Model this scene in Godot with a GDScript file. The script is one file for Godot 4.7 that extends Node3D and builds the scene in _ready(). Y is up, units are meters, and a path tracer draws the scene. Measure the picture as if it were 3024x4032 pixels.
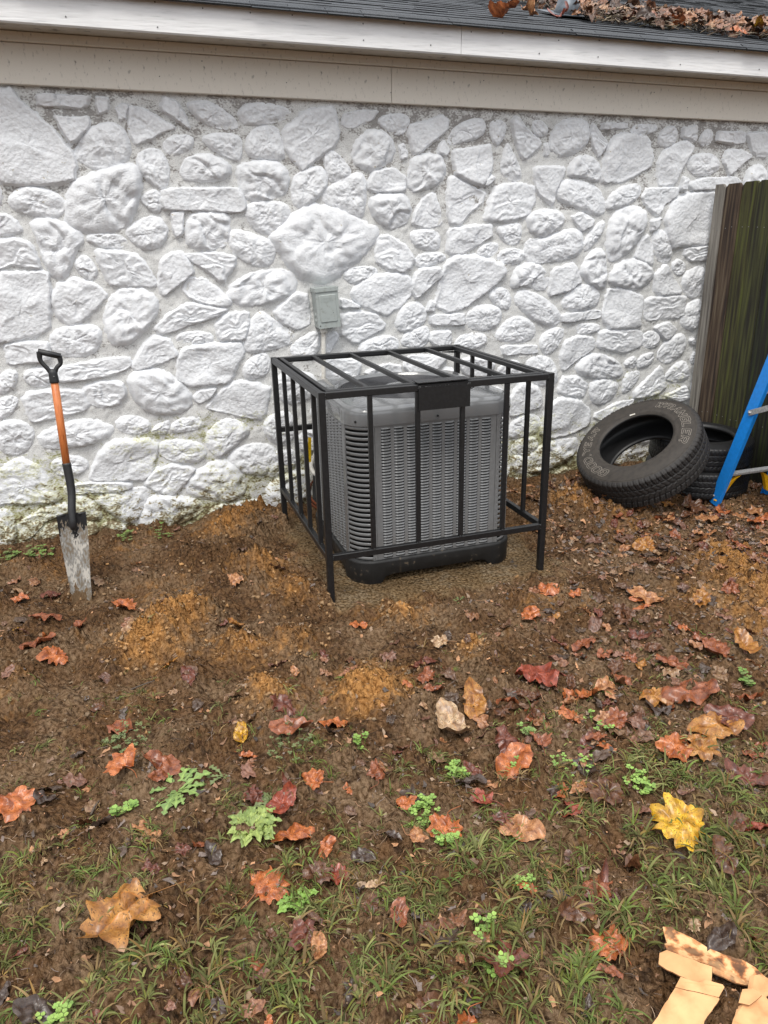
extends Node3D

var used := {}
var n1 := FastNoiseLite.new()
var n2 := FastNoiseLite.new()
var n3 := FastNoiseLite.new()
var n4 := FastNoiseLite.new()
var n5 := FastNoiseLite.new()
var cl := FastNoiseLite.new()
var cf := FastNoiseLite.new()
var rng := RandomNumberGenerator.new()
var M := {}
var wall: Node3D
var wall_top := 2.352
var labels := {}
var leaf_variants := {}
var stone_count := 0


func _ready():
	# ---- camera ----
	var cam := Camera3D.new()
	cam.name = "camera"
	add_child(cam)
	cam.transform = Transform3D(Basis(Vector3(0.94757, -0.02134, 0.31885), Vector3(0.12954, 0.93776, -0.32221), Vector3(-0.29213, 0.34662, 0.89136)).orthonormalized(), Vector3(-0.726, 1.6196, 3.0728))
	cam.fov = 68.87
	cam.near = 0.05
	cam.far = 600.0
	cam.current = true
	# ---- sky: overcast, brightest overhead ----
	var env := Environment.new()
	var sky := Sky.new()
	var sm := ProceduralSkyMaterial.new()
	sm.sky_top_color = Color(0.97, 0.98, 1.0)
	sm.sky_horizon_color = Color(0.53, 0.545, 0.56)
	sm.sky_curve = 0.22
	sm.ground_bottom_color = Color(0.25, 0.22, 0.18)
	sm.ground_horizon_color = Color(0.45, 0.44, 0.42)
	sm.sun_angle_max = 0.0
	sm.sky_energy_multiplier = 1.0
	sky.sky_material = sm
	env.sky = sky
	env.background_mode = Environment.BG_SKY
	env.tonemap_mode = Environment.TONE_MAPPER_LINEAR
	env.tonemap_exposure = 1.98
	env.sdfgi_enabled = true
	env.ssao_enabled = true
	env.ssil_enabled = true
	var we := WorldEnvironment.new()
	we.name = "sky"
	we.environment = env
	add_child(we)
	# ---- the bright part of the overcast, high in front of the wall ----
	var sun := DirectionalLight3D.new()
	sun.name = "sun"
	sun.light_energy = 0.45
	sun.light_color = Color(1.0, 0.985, 0.96)
	sun.light_angular_distance = 25.0
	sun.shadow_enabled = true
	add_child(sun)
	sun.look_at_from_position(Vector3(-1.2, 4.6, 2.4), Vector3.ZERO, Vector3.UP)

	rng.seed = 77
	set_noise(n1, 11, 1.1, 1)
	set_noise(n2, 23, 4.3, 1)
	set_noise(n3, 37, 13.0, 1)
	set_noise(n4, 41, 34.0, 1)
	set_noise(n5, 53, 75.0, 1)
	for q in [[cl, 26.0, FastNoiseLite.RETURN_DISTANCE], [cf, 9.0, FastNoiseLite.RETURN_CELL_VALUE]]:
		set_noise(q[0], 67, q[1], 1)
		q[0].noise_type = FastNoiseLite.TYPE_CELLULAR
		q[0].cellular_return_type = q[2]
		q[0].cellular_distance_function = FastNoiseLite.DISTANCE_EUCLIDEAN
	make_materials()
	# ---- large structure ----
	ground()
	house()
	fence()
	# ---- objects ----
	condenser()
	cage()
	disconnect_box()
	refrigerant_lines()
	spade()
	tires()
	ladder()
	cardboard()
	# ---- small things ----
	weeds()
	leaves()
	roof_debris()
	litter()
	grass()


# ---------------------------------------------------------------- helpers
func set_noise(n: FastNoiseLite, s: int, f: float, oct: int):
	n.noise_type = FastNoiseLite.TYPE_SIMPLEX_SMOOTH
	n.seed = s
	n.frequency = f
	n.fractal_type = FastNoiseLite.FRACTAL_FBM if oct > 1 else FastNoiseLite.FRACTAL_NONE
	n.fractal_octaves = oct


func numbered(parent: Node, called: String) -> String:
	var key = str(parent.get_instance_id()) + called
	var k = used.get(key, 0)
	used[key] = k + 1
	return called if k == 0 else "%s_%03d" % [called, k]


func put(o: Node3D, called: String, parent: Node = self) -> Node3D:
	o.name = numbered(parent, called)
	parent.add_child(o, true)
	return o


func part(called: String, mesh: Mesh, m: Material, parent: Node = self) -> MeshInstance3D:
	var o := MeshInstance3D.new()
	o.mesh = mesh
	o.material_override = m
	put(o, called, parent)
	return o


func done(st: SurfaceTool, called: String, m: Material, parent: Node = self) -> MeshInstance3D:
	st.generate_normals()
	return part(called, st.commit(), m, parent)


func tag(o: Node, label: String, category: String, group := "", kind := ""):
	o.set_meta("label", label)
	o.set_meta("category", category)
	if group != "":
		o.set_meta("group", group)
	if kind != "":
		o.set_meta("kind", kind)


func thing(called: String, label: String, category: String, at := Vector3.ZERO, group := "") -> Node3D:
	var o := Node3D.new()
	put(o, called)
	o.position = at
	tag(o, label, category, group)
	return o


func begin(smooth := false) -> SurfaceTool:
	var st := SurfaceTool.new()
	st.begin(Mesh.PRIMITIVE_TRIANGLES)
	st.set_smooth_group(0 if smooth else -1)
	return st


# corners counter-clockwise seen from outside
func quad(st: SurfaceTool, a: Vector3, b: Vector3, c: Vector3, d: Vector3):
	for p in [a, c, b, a, d, c]:
		st.add_vertex(p)


func tri(st: SurfaceTool, a: Vector3, b: Vector3, c: Vector3):
	for p in [a, c, b]:
		st.add_vertex(p)


# a bar with chamfered edges from a to b; w across "side", h across the third way
func bar(st: SurfaceTool, a: Vector3, b: Vector3, w: float, h: float, up := Vector3.UP, ch := 0.0025):
	var d := (b - a).normalized()
	var s := d.cross(up)
	if s.length() < 0.01:
		s = d.cross(Vector3.RIGHT)
	s = s.normalized()
	var t := s.cross(d).normalized()
	var x := w / 2
	var y := h / 2
	var c: float = min(ch, min(x, y) * 0.6)
	var sec := [Vector2(x, -y + c), Vector2(x, y - c), Vector2(x - c, y), Vector2(-x + c, y), Vector2(-x, y - c), Vector2(-x, -y + c), Vector2(-x + c, -y), Vector2(x - c, -y)]
	var A := []
	var B := []
	for q in sec:
		A.append(a + s * q.x + t * q.y)
		B.append(b + s * q.x + t * q.y)
	for i in 8:
		var j = (i + 1) % 8
		quad(st, A[i], B[i], B[j], A[j])
	for i in range(1, 7):
		tri(st, A[0], A[i], A[i + 1])
		tri(st, B[0], B[i + 1], B[i])


func box(st: SurfaceTool, lo: Vector3, hi: Vector3, ch := 0.003):
	var c := (lo + hi) / 2
	var e := hi - lo
	bar(st, Vector3(c.x, lo.y, c.z), Vector3(c.x, hi.y, c.z), e.x, e.z, Vector3(0, 0, 1), ch)


func tube(st: SurfaceTool, pts: Array, rad: Array, n := 10):
	var rings := []
	var side := Vector3.ZERO
	for i in pts.size():
		var d: Vector3 = (pts[min(i + 1, pts.size() - 1)] - pts[max(i - 1, 0)]).normalized()
		if i == 0:
			side = d.cross(Vector3.UP if abs(d.y) < 0.9 else Vector3.RIGHT).normalized()
		else:
			side = (side - d * side.dot(d)).normalized()
		var t := d.cross(side)
		var r: float = rad[min(i, rad.size() - 1)]
		var ring := []
		for k in n:
			var an := TAU * k / n
			ring.append(pts[i] + (side * cos(an) + t * sin(an)) * r)
		rings.append(ring)
	for i in pts.size() - 1:
		for k in n:
			var k2 := (k + 1) % n
			quad(st, rings[i][k], rings[i][k2], rings[i + 1][k2], rings[i + 1][k])
	for k in range(1, n - 1):
		tri(st, rings[0][0], rings[0][k + 1], rings[0][k])
		tri(st, rings[-1][0], rings[-1][k], rings[-1][k + 1])


func curve(pts: Array, n: int) -> Array:
	var c := Curve3D.new()
	for i in pts.size():
		var tangent: Vector3 = (pts[min(i + 1, pts.size() - 1)] - pts[max(i - 1, 0)]) / 6.0
		c.add_point(pts[i], -tangent, tangent)
	var out := []
	for i in n + 1:
		out.append(c.sample(int(min(float(i) / n * (pts.size() - 1), pts.size() - 2 + 0.0)), fmod(float(i) / n * (pts.size() - 1), 1.0) if i < n else 1.0))
	return out


# a sheet of nu x nv points (u fastest), smooth; wrap joins the last column to the first
func sheet(P: PackedVector3Array, nu: int, nv: int, wrap := false, cols := PackedColorArray(), uvs := PackedVector2Array(), flip := false, tip := 0) -> ArrayMesh:
	var idx := PackedInt32Array()
	var N := PackedVector3Array()
	N.resize(P.size())
	var mu := nu if wrap else nu - 1
	idx.resize(mu * (nv - 1) * 6)
	var w := 0
	for j in nv - 1:
		for i in mu:
			var a := j * nu + i
			var b := j * nu + (i + 1) % nu
			var c := b + nu
			var d := a + nu
			var f := (P[c] - P[a]).cross(P[d] - P[b])
			if flip:
				f = -f
			N[a] += f
			N[b] += f
			N[c] += f
			N[d] += f
			if flip:
				idx[w] = a
				idx[w + 1] = b
				idx[w + 2] = c
				idx[w + 3] = a
				idx[w + 4] = c
				idx[w + 5] = d
			else:
				idx[w] = a
				idx[w + 1] = c
				idx[w + 2] = b
				idx[w + 3] = a
				idx[w + 4] = d
				idx[w + 5] = c
			w += 6
	if tip > 0:
		# the last row is one point: share its normal
		var sum := Vector3.ZERO
		for i in tip:
			sum += N[N.size() - 1 - i].normalized()
		for i in tip:
			N[N.size() - 1 - i] = sum
	for i in N.size():
		N[i] = N[i].normalized() if N[i].length() > 0.0 else Vector3.UP
	var arr := []
	arr.resize(Mesh.ARRAY_MAX)
	arr[Mesh.ARRAY_VERTEX] = P
	arr[Mesh.ARRAY_NORMAL] = N
	arr[Mesh.ARRAY_INDEX] = idx
	if cols.size():
		arr[Mesh.ARRAY_COLOR] = cols
	if uvs.size():
		arr[Mesh.ARRAY_TEX_UV] = uvs
		arr[Mesh.ARRAY_TEX_UV2] = uvs
	var m := ArrayMesh.new()
	m.add_surface_from_arrays(Mesh.PRIMITIVE_TRIANGLES, arr)
	return m


func sm01(a: float, b: float, x: float) -> float:
	var t: float = clamp((x - a) / (b - a), 0.0, 1.0)
	return t * t * (3 - 2 * t)


# ---------------------------------------------------------------- materials
func noise_image(s: int, f: float, size: int, oct := 4, kind := FastNoiseLite.TYPE_SIMPLEX_SMOOTH, fr := FastNoiseLite.FRACTAL_FBM) -> Image:
	var n := FastNoiseLite.new()
	n.noise_type = kind
	n.seed = s
	n.frequency = f
	n.fractal_type = fr
	n.fractal_octaves = oct
	var im := n.get_seamless_image(size, size)
	im.convert(Image.FORMAT_L8)
	return im


func ramp_tex(im: Image, stops: Array) -> ImageTexture:
	var lut := PackedByteArray()
	lut.resize(768)
	for i in 256:
		var t := i / 255.0
		var c: Color = stops[-1][1]
		for k in stops.size() - 1:
			if t <= stops[k + 1][0]:
				var q: float = clamp((t - stops[k][0]) / (stops[k + 1][0] - stops[k][0]), 0.0, 1.0)
				c = stops[k][1].lerp(stops[k + 1][1], q)
				break
		lut[i * 3] = int(clamp(c.r, 0, 1) * 255)
		lut[i * 3 + 1] = int(clamp(c.g, 0, 1) * 255)
		lut[i * 3 + 2] = int(clamp(c.b, 0, 1) * 255)
	var src := im.get_data()
	var out := PackedByteArray()
	out.resize(src.size() * 3)
	for i in src.size():
		var v := src[i] * 3
		out[i * 3] = lut[v]
		out[i * 3 + 1] = lut[v + 1]
		out[i * 3 + 2] = lut[v + 2]
	return ImageTexture.create_from_image(Image.create_from_data(im.get_width(), im.get_height(), false, Image.FORMAT_RGB8, out))


func normal_tex(im: Image, strength: float) -> ImageTexture:
	var c: Image = im.duplicate()
	c.convert(Image.FORMAT_RGBA8)
	c.bump_map_to_normal_map(strength)
	return ImageTexture.create_from_image(c)


func mat(c: Color, rough := 0.8, metal := 0.0) -> StandardMaterial3D:
	var m := StandardMaterial3D.new()
	m.albedo_color = c
	m.roughness = rough
	m.metallic = metal
	m.cull_mode = BaseMaterial3D.CULL_DISABLED
	return m


func tri_mat(c: Color, rough: float, metal: float, tex, nrm, sc: Vector3, ns := 1.0) -> StandardMaterial3D:
	var m := mat(c, rough, metal)
	m.uv1_triplanar = true
	m.uv1_world_triplanar = true
	m.uv1_scale = sc
	if tex:
		m.albedo_texture = tex
	if nrm:
		m.normal_enabled = true
		m.normal_texture = nrm
		m.normal_scale = ns
	return m


# the wall's own picture lies over the grain through the second uv layer
func wall_paint(m: StandardMaterial3D, picture: Texture2D, relief: Texture2D, cm: float):
	m.detail_enabled = true
	m.detail_blend_mode = BaseMaterial3D.BLEND_MODE_MUL
	m.detail_uv_layer = BaseMaterial3D.DETAIL_UV_2
	m.detail_albedo = picture
	m.heightmap_enabled = true
	m.heightmap_texture = relief
	m.heightmap_scale = cm


# lumps of two sizes broken up by finer noise
func mud_relief() -> Image:
	var S := 1024
	var a := noise_image(19, 0.022, S, 6).get_data()
	var b := noise_image(81, 0.030, S, 1, FastNoiseLite.TYPE_CELLULAR, FastNoiseLite.FRACTAL_NONE).get_data()
	var c := noise_image(83, 0.075, S, 1, FastNoiseLite.TYPE_CELLULAR, FastNoiseLite.FRACTAL_NONE).get_data()
	var d := noise_image(85, 0.05, S, 3, FastNoiseLite.TYPE_SIMPLEX_SMOOTH, FastNoiseLite.FRACTAL_RIDGED).get_data()
	var out := PackedByteArray()
	out.resize(S * S)
	for i in S * S:
		var m := a[i] / 255.0
		var v := 0.48 * m + (255 - b[i]) / 255.0 * 0.26 * m + (255 - c[i]) / 255.0 * 0.20 * (0.4 + m) + 0.12 * d[i] / 255.0
		out[i] = int(clamp(v * 255.0, 0.0, 255.0))
	return Image.create_from_data(S, S, false, Image.FORMAT_L8, out)


func g(v: float) -> Color:
	return Color(v, v, v)


func make_materials():
	var fine := noise_image(3, 0.02, 512, 5)
	var grain := noise_image(5, 0.09, 512, 3)
	var blot := noise_image(7, 0.012, 512, 5)
	var cells := noise_image(9, 0.05, 512, 2, FastNoiseLite.TYPE_CELLULAR)
	var ridg := noise_image(13, 0.018, 512, 5, FastNoiseLite.TYPE_SIMPLEX_SMOOTH, FastNoiseLite.FRACTAL_RIDGED)
	M.grain_n = normal_tex(grain, 5.0)
	M.fine_n = normal_tex(fine, 6.0)
	M.ridge_n = normal_tex(ridg, 7.0)
	# painted stone and mortar get the wall's own picture (paint, algae, dirt)
	var wt := wall_texture()
	var bumps := ImageTexture.create_from_image(noise_image(25, 0.030, 512, 6, FastNoiseLite.TYPE_SIMPLEX_SMOOTH, FastNoiseLite.FRACTAL_RIDGED))
	var pits := ImageTexture.create_from_image(noise_image(26, 0.022, 512, 7))
	var sand := ImageTexture.create_from_image(noise_image(27, 0.12, 512, 3))
	var ps := tri_mat(g(1.0), 0.6, 0.0, ramp_tex(fine, [[0.0, g(0.93)], [0.5, g(1.0)], [1.0, g(1.0)]]), null, Vector3.ONE * 3.2)
	wall_paint(ps, wt[0], bumps, 0.30)
	var ps2: StandardMaterial3D = ps.duplicate()
	wall_paint(ps2, wt[0], pits, 0.55)
	var ps3: StandardMaterial3D = ps.duplicate()
	wall_paint(ps3, wt[0], pits, 0.4)
	M.stone = [ps2, ps, ps3]
	var pm := tri_mat(g(1.0), 0.85, 0.0, ramp_tex(grain, [[0.0, g(0.84)], [0.42, g(0.95)], [0.6, g(1.0)], [1.0, g(1.0)]]), null, Vector3.ONE * 2.2)
	wall_paint(pm, wt[1], sand, 0.28)
	M.mortar = pm
	# ground
	var gt := ramp_tex(noise_image(17, 0.03, 1024, 6), [[0.0, Color(0.46, 0.42, 0.37)], [0.36, Color(0.70, 0.66, 0.6)], [0.5, g(0.92)], [0.7, g(1.0)], [1.0, g(1.0)]])
	var gm := tri_mat(g(1.0), 0.55, 0.0, gt, null, Vector3.ONE * 1.6)
	gm.heightmap_enabled = true
	gm.heightmap_texture = ImageTexture.create_from_image(mud_relief())
	gm.heightmap_scale = 2.7
	gm.metallic_specular = 0.2
	gm.vertex_color_use_as_albedo = true
	M.ground = gm
	M.crumb = mat(g(1.0), 0.75)
	M.crumb.vertex_color_use_as_albedo = true
	# eave
	var wood_im := noise_image(21, 0.02, 512, 5, FastNoiseLite.TYPE_PERLIN)
	M.wood_im = wood_im
	M.fascia = tri_mat(Color(0.93, 0.93, 0.93), 0.55, 0, ramp_tex(wood_im, [[0.0, g(0.86)], [0.3, g(0.96)], [1.0, g(1.0)]]), normal_tex(wood_im, 5.0), Vector3(0.7, 9, 9), 0.8)
	M.frieze = tri_mat(Color(0.86, 0.835, 0.79), 0.6, 0, ramp_tex(noise_image(29, 0.05, 512, 5), [[0.0, g(0.55)], [0.2, g(0.93)], [0.3, g(1.0)], [1.0, g(1.0)]]), normal_tex(wood_im, 3.0), Vector3(1.6, 0.8, 0.8), 0.5)
	M.soffit = tri_mat(Color(0.74, 0.71, 0.66), 0.7, 0, ramp_tex(fine, [[0.0, g(0.6)], [0.3, g(0.95)], [1.0, g(1.0)]]), null, Vector3.ONE)
	var shing := ramp_tex(grain, [[0.0, g(0.35)], [0.45, g(0.8)], [0.7, g(1.0)], [1.0, g(1.5)]])
	M.shingle = []
	for c in [Color(0.31, 0.325, 0.345), Color(0.27, 0.285, 0.305), Color(0.345, 0.355, 0.37), Color(0.29, 0.30, 0.315)]:
		var hm := tri_mat(c, 0.85, 0, shing, M.grain_n, Vector3.ONE * 3, 0.8)
		hm.vertex_color_use_as_albedo = true
		M.shingle.append(hm)
	M.flashing = tri_mat(Color(0.42, 0.45, 0.48), 0.45, 0.4, ramp_tex(blot, [[0.0, g(0.6)], [1.0, g(1.0)]]), null, Vector3.ONE * 4)
	# cage and condenser
	M.black = tri_mat(Color(0.105, 0.105, 0.11), 0.42, 0.0, ramp_tex(blot, [[0.0, g(0.75)], [0.5, g(0.9)], [0.72, g(1.0)], [0.85, g(1.9)], [1.0, g(2.2)]]), normal_tex(fine, 1.2), Vector3.ONE * 6, 0.5)
	M.weld = tri_mat(g(0.42), 0.45, 0.5, ramp_tex(grain, [[0.0, g(0.4)], [1.0, g(1.2)]]), null, Vector3.ONE * 20)
	M.gray = tri_mat(Color(0.475, 0.478, 0.48), 0.34, 0.0, ramp_tex(fine, [[0.0, g(0.9)], [1.0, g(1.0)]]), null, Vector3.ONE * 3)
	M.gray.clearcoat_enabled = true
	M.gray.clearcoat = 0.35
	M.gray.clearcoat_roughness = 0.12
	M.cap = mat(Color(0.43, 0.435, 0.44), 0.25)
	M.cap.clearcoat_enabled = true
	M.cap.clearcoat = 0.6
	M.cap.clearcoat_roughness = 0.05
	M.coil = mat(g(0.10), 0.6, 0.3)
	M.pad = tri_mat(g(1.0), 0.6, 0, ramp_tex(noise_image(71, 0.014, 512, 5), [[0.0, g(0.09)], [0.70, g(0.12)], [0.80, g(0.15)], [0.85, Color(0.36, 0.32, 0.27)], [1.0, Color(0.5, 0.44, 0.36)]]), normal_tex(fine, 2.0), Vector3.ONE * 1.7, 0.6)
	M.wire = mat(Color(0.30, 0.30, 0.31), 0.4, 0.3)
	M.dark = mat(g(0.06), 0.7)
	M.boxgray = tri_mat(Color(0.62, 0.645, 0.635), 0.5, 0, ramp_tex(blot, [[0.0, Color(0.86, 0.85, 0.82)], [0.35, g(0.98)], [1.0, g(1.0)]]), normal_tex(fine, 0.6), Vector3.ONE * 5, 0.4)
	M.pvc = tri_mat(Color(0.84, 0.83, 0.80), 0.5, 0, ramp_tex(blot, [[0.0, Color(0.6, 0.52, 0.42)], [0.35, g(0.97)], [1.0, g(1.0)]]), null, Vector3.ONE * 6)
	M.yellow = tri_mat(Color(0.95, 0.78, 0.05), 0.5, 0, ramp_tex(blot, [[0.0, g(0.75)], [1.0, g(1.0)]]), null, Vector3.ONE * 5)
	M.copper = tri_mat(Color(0.58, 0.33, 0.22), 0.4, 0.7, ramp_tex(fine, [[0.0, g(0.6)], [1.0, g(1.0)]]), null, Vector3.ONE * 9)
	M.foam = mat(g(0.11), 0.85)
	# spade
	M.ash = tri_mat(Color(0.80, 0.48, 0.27), 0.42, 0, ramp_tex(wood_im, [[0.0, Color(0.45, 0.30, 0.2)], [0.25, Color(0.86, 0.78, 0.7)], [0.6, g(1.0)], [1.0, Color(1.1, 1.05, 1.0)]]), null, Vector3(22, 1.6, 22))
	M.blackplastic = tri_mat(Color(0.15, 0.15, 0.155), 0.48, 0, ramp_tex(blot, [[0.0, g(0.8)], [0.7, g(1.0)], [0.8, Color(1.9, 1.6, 1.3)], [1.0, Color(2.2, 1.8, 1.4)]]), null, Vector3.ONE * 5)
	# rubber
	M.tread = tri_mat(Color(0.20, 0.19, 0.185), 0.72, 0, ramp_tex(fine, [[0.0, g(0.75)], [1.0, g(1.1)]]), M.grain_n, Vector3.ONE * 4, 0.5)
	M.rubber = tri_mat(Color(0.225, 0.205, 0.185), 0.68, 0, ramp_tex(noise_image(87, 0.018, 512, 6), [[0.0, g(0.62)], [0.45, g(0.9)], [0.65, Color(1.1, 1.05, 1.0)], [1.0, Color(1.6, 1.45, 1.25)]]), M.grain_n, Vector3.ONE * 3, 0.25)
	M.rubber_new = tri_mat(Color(0.10, 0.10, 0.105), 0.5, 0, ramp_tex(blot, [[0.0, g(0.85)], [1.0, g(1.1)]]), null, Vector3.ONE * 3)
	M.whiteletter = tri_mat(Color(0.62, 0.59, 0.55), 0.7, 0, ramp_tex(grain, [[0.0, g(0.6)], [0.5, g(1.0)], [1.0, g(1.0)]]), null, Vector3.ONE * 5)
	# ladder
	M.blue = tri_mat(Color(0.11, 0.53, 0.88), 0.4, 0, ramp_tex(noise_image(75, 0.016, 512, 5), [[0.0, g(0.92)], [0.72, g(1.0)], [0.80, Color(1.6, 1.3, 1.1)], [1.0, Color(3, 1.7, 1.2)]]), null, Vector3.ONE * 4)
	M.alu = tri_mat(g(0.80), 0.34, 0.35, ramp_tex(fine, [[0.0, g(0.75)], [1.0, g(1.0)]]), null, Vector3.ONE * 6)
	M.ladyellow = tri_mat(Color(0.93, 0.70, 0.09), 0.45, 0, ramp_tex(blot, [[0.0, Color(0.7, 0.65, 0.55)], [0.3, g(1.0)], [1.0, g(1.0)]]), null, Vector3.ONE * 6)
	# fence boards: grey, brown-green, mossy; grain runs up the board
	M.picket = []
	var pn := normal_tex(wood_im, 4.0)
	for st in [
		[Color(0.34, 0.32, 0.30), Color(0.48, 0.46, 0.43), Color(0.58, 0.56, 0.53)],
		[Color(0.15, 0.11, 0.09), Color(0.28, 0.22, 0.17), Color(0.40, 0.35, 0.28)],
		[Color(0.13, 0.11, 0.07), Color(0.24, 0.23, 0.12), Color(0.32, 0.34, 0.14)],
		[Color(0.11, 0.10, 0.065), Color(0.21, 0.21, 0.11), Color(0.30, 0.31, 0.15)],
		[Color(0.06, 0.06, 0.045), Color(0.12, 0.12, 0.08), Color(0.20, 0.24, 0.08)]]:
		M.picket.append(tri_mat(g(1.0), 0.85, 0, ramp_tex(wood_im, [[0.15, st[0]], [0.5, st[1]], [0.85, st[2]]]), pn, Vector3(4.5, 0.22, 4.5), 0.6))
	M.nail = mat(g(0.5), 0.5, 0.6)
	# cardboard
	M.card = tri_mat(g(1.0), 0.9, 0, ramp_tex(blot, [[0.0, Color(0.62, 0.44, 0.28)], [0.3, Color(0.76, 0.57, 0.39)], [0.6, Color(0.82, 0.63, 0.44)], [1.0, Color(0.86, 0.68, 0.48)]]), M.fine_n, Vector3.ONE * 2, 0.25)
	M.cardwet = tri_mat(g(1.0), 0.75, 0, ramp_tex(noise_image(79, 0.02, 512, 6), [[0.0, Color(0.30, 0.20, 0.13)], [0.36, Color(0.42, 0.27, 0.16)], [0.44, Color(0.66, 0.42, 0.24)], [0.56, Color(0.74, 0.52, 0.33)], [0.62, Color(0.84, 0.66, 0.46)], [1.0, Color(0.88, 0.72, 0.52)]]), M.fine_n, Vector3.ONE * 2.4, 0.4)
	M.flute = mat(Color(0.55, 0.38, 0.24), 0.9)
	# plants
	M.green = mat(g(1.0), 0.55)
	M.green.vertex_color_use_as_albedo = true
	M.green.backlight_enabled = true
	M.green.backlight = Color(0.10, 0.14, 0.03)
	M.blade = mat(g(1.0), 0.7)
	M.blade.metallic_specular = 0.25
	M.blade.vertex_color_use_as_albedo = true
	M.twig = mat(g(1.0), 0.8)
	M.twig.vertex_color_use_as_albedo = true
	# fallen leaves: two vein pictures, a colour each
	M.leaf = {}
	M.leaftex = [leaf_texture(true, 0.0), leaf_texture(false, 0.0), leaf_texture(false, 1.0)]
	M.oldleaf = mat(g(1.0), 0.42)
	M.oldleaf.vertex_color_use_as_albedo = true
	M.oldleaf.albedo_texture = M.leaftex[1]
	var shades := {"orange": Color8(190, 112, 66), "rust": Color8(152, 90, 60), "redbrown": Color8(120, 70, 56), "tan": Color8(190, 136, 96), "yellow": Color8(216, 170, 52), "gold": Color8(176, 122, 62), "brown": Color8(110, 74, 52), "dark": Color8(84, 70, 64), "pale": Color8(190, 160, 130), "red": Color8(156, 78, 60)}
	for k in shades:
		for v in 2:
			var lm := mat(shades[k], 0.34)
			lm.albedo_texture = M.leaftex[2 if (k == "yellow" and v == 1) else v]
			lm.backlight_enabled = true
			lm.backlight = Color(0.12, 0.06, 0.02)
			M.leaf[k + str(v)] = lm


# paint with algae and splashed soil low on the wall, bare grey patches in the joints: [stones, joints]
func wall_texture() -> Array:
	var W := 2048
	var Hh := 1024
	var a := FastNoiseLite.new()
	set_noise(a, 101, 0.006, 5)
	var b := FastNoiseLite.new()
	set_noise(b, 103, 0.05, 4)
	var c := FastNoiseLite.new()
	set_noise(c, 107, 0.2, 2)
	var A := a.get_image(W, Hh, false, false, false)
	var B := b.get_image(W, Hh, false, false, false)
	var C := c.get_image(W, Hh, false, false, false)
	A.convert(Image.FORMAT_L8)
	B.convert(Image.FORMAT_L8)
	C.convert(Image.FORMAT_L8)
	var da := A.get_data()
	var db := B.get_data()
	var dc := C.get_data()
	var o1 := PackedByteArray()
	var o2 := PackedByteArray()
	o1.resize(W * Hh * 3)
	o2.resize(W * Hh * 3)
	for j in Hh:
		var y := 2.5 - 2.7 * j / Hh
		for i in W:
			var k := j * W + i
			var na := da[k] / 255.0
			var nb := db[k] / 255.0
			var nc := dc[k] / 255.0
			var paint := 0.875 + 0.05 * (nc - 0.5) + 0.05 * (na - 0.5)
			var r := paint * 0.992
			var gg := paint
			var bb := paint * 1.012
			var r2 := paint * 0.965
			var g2 := r2
			var b2 := r2 * 0.99
			# bare grey mortar where the paint missed the joints
			var bare := (nb - 0.5) * 1.6 + (nc - 0.5) * 1.4 + (na - 0.5) * 1.0 - 0.55 + (0.70 if y > 2.12 else (0.34 if y > 1.75 else 0.0)) * (0.4 + na)
			if bare > 0.0:
				var q: float = min(bare * 4.0, 0.85)
				r2 = lerp(r2, 0.56, q)
				g2 = lerp(g2, 0.545, q)
				b2 = lerp(b2, 0.53, q)
			if y < 0.75:
				# green algae film in grainy patches, then soil specks near the ground
				var al := (0.36 - y) * 2.0 + (na - 0.5) * 2.6 + (nb - 0.5) * 1.5 + (nc - 0.5) * 1.3 - 0.12
				if al > 0.0:
					var q2: float = min(al * 0.8, 0.55)
					r = lerp(r, 0.68, q2)
					gg = lerp(gg, 0.68, q2)
					bb = lerp(bb, 0.48, q2)
					q2 = min(al * 1.0, 0.7)
					r2 = lerp(r2, 0.60, q2)
					g2 = lerp(g2, 0.60, q2)
					b2 = lerp(b2, 0.36, q2)
				var so := (0.15 - y) * 4.0 + (nb - 0.5) * 3.2 + (nc - 0.5) * 2.6 + (na - 0.5) * 1.6 - 0.35
				if so > 0.0:
					var q3: float = min(so * 1.3, 0.85)
					r = lerp(r, 0.40, q3)
					gg = lerp(gg, 0.335, q3)
					bb = lerp(bb, 0.23, q3)
					r2 = lerp(r2, 0.36, q3)
					g2 = lerp(g2, 0.30, q3)
					b2 = lerp(b2, 0.20, q3)
			elif nb > 0.80 and nc > 0.62 and na > 0.52:
				r *= 0.80
				gg *= 0.76
				bb *= 0.68
			o1[k * 3] = int(clamp(r, 0, 1) * 255)
			o1[k * 3 + 1] = int(clamp(gg, 0, 1) * 255)
			o1[k * 3 + 2] = int(clamp(bb, 0, 1) * 255)
			o2[k * 3] = int(clamp(r2, 0, 1) * 255)
			o2[k * 3 + 1] = int(clamp(g2, 0, 1) * 255)
			o2[k * 3 + 2] = int(clamp(b2, 0, 1) * 255)
	return [ImageTexture.create_from_image(Image.create_from_data(W, Hh, false, Image.FORMAT_RGB8, o1)), ImageTexture.create_from_image(Image.create_from_data(W, Hh, false, Image.FORMAT_RGB8, o2))]


func wall_uv(x: float, y: float) -> Vector2:
	return Vector2((x + 3.0) / 8.0, (2.5 - y) / 2.7)


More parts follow.
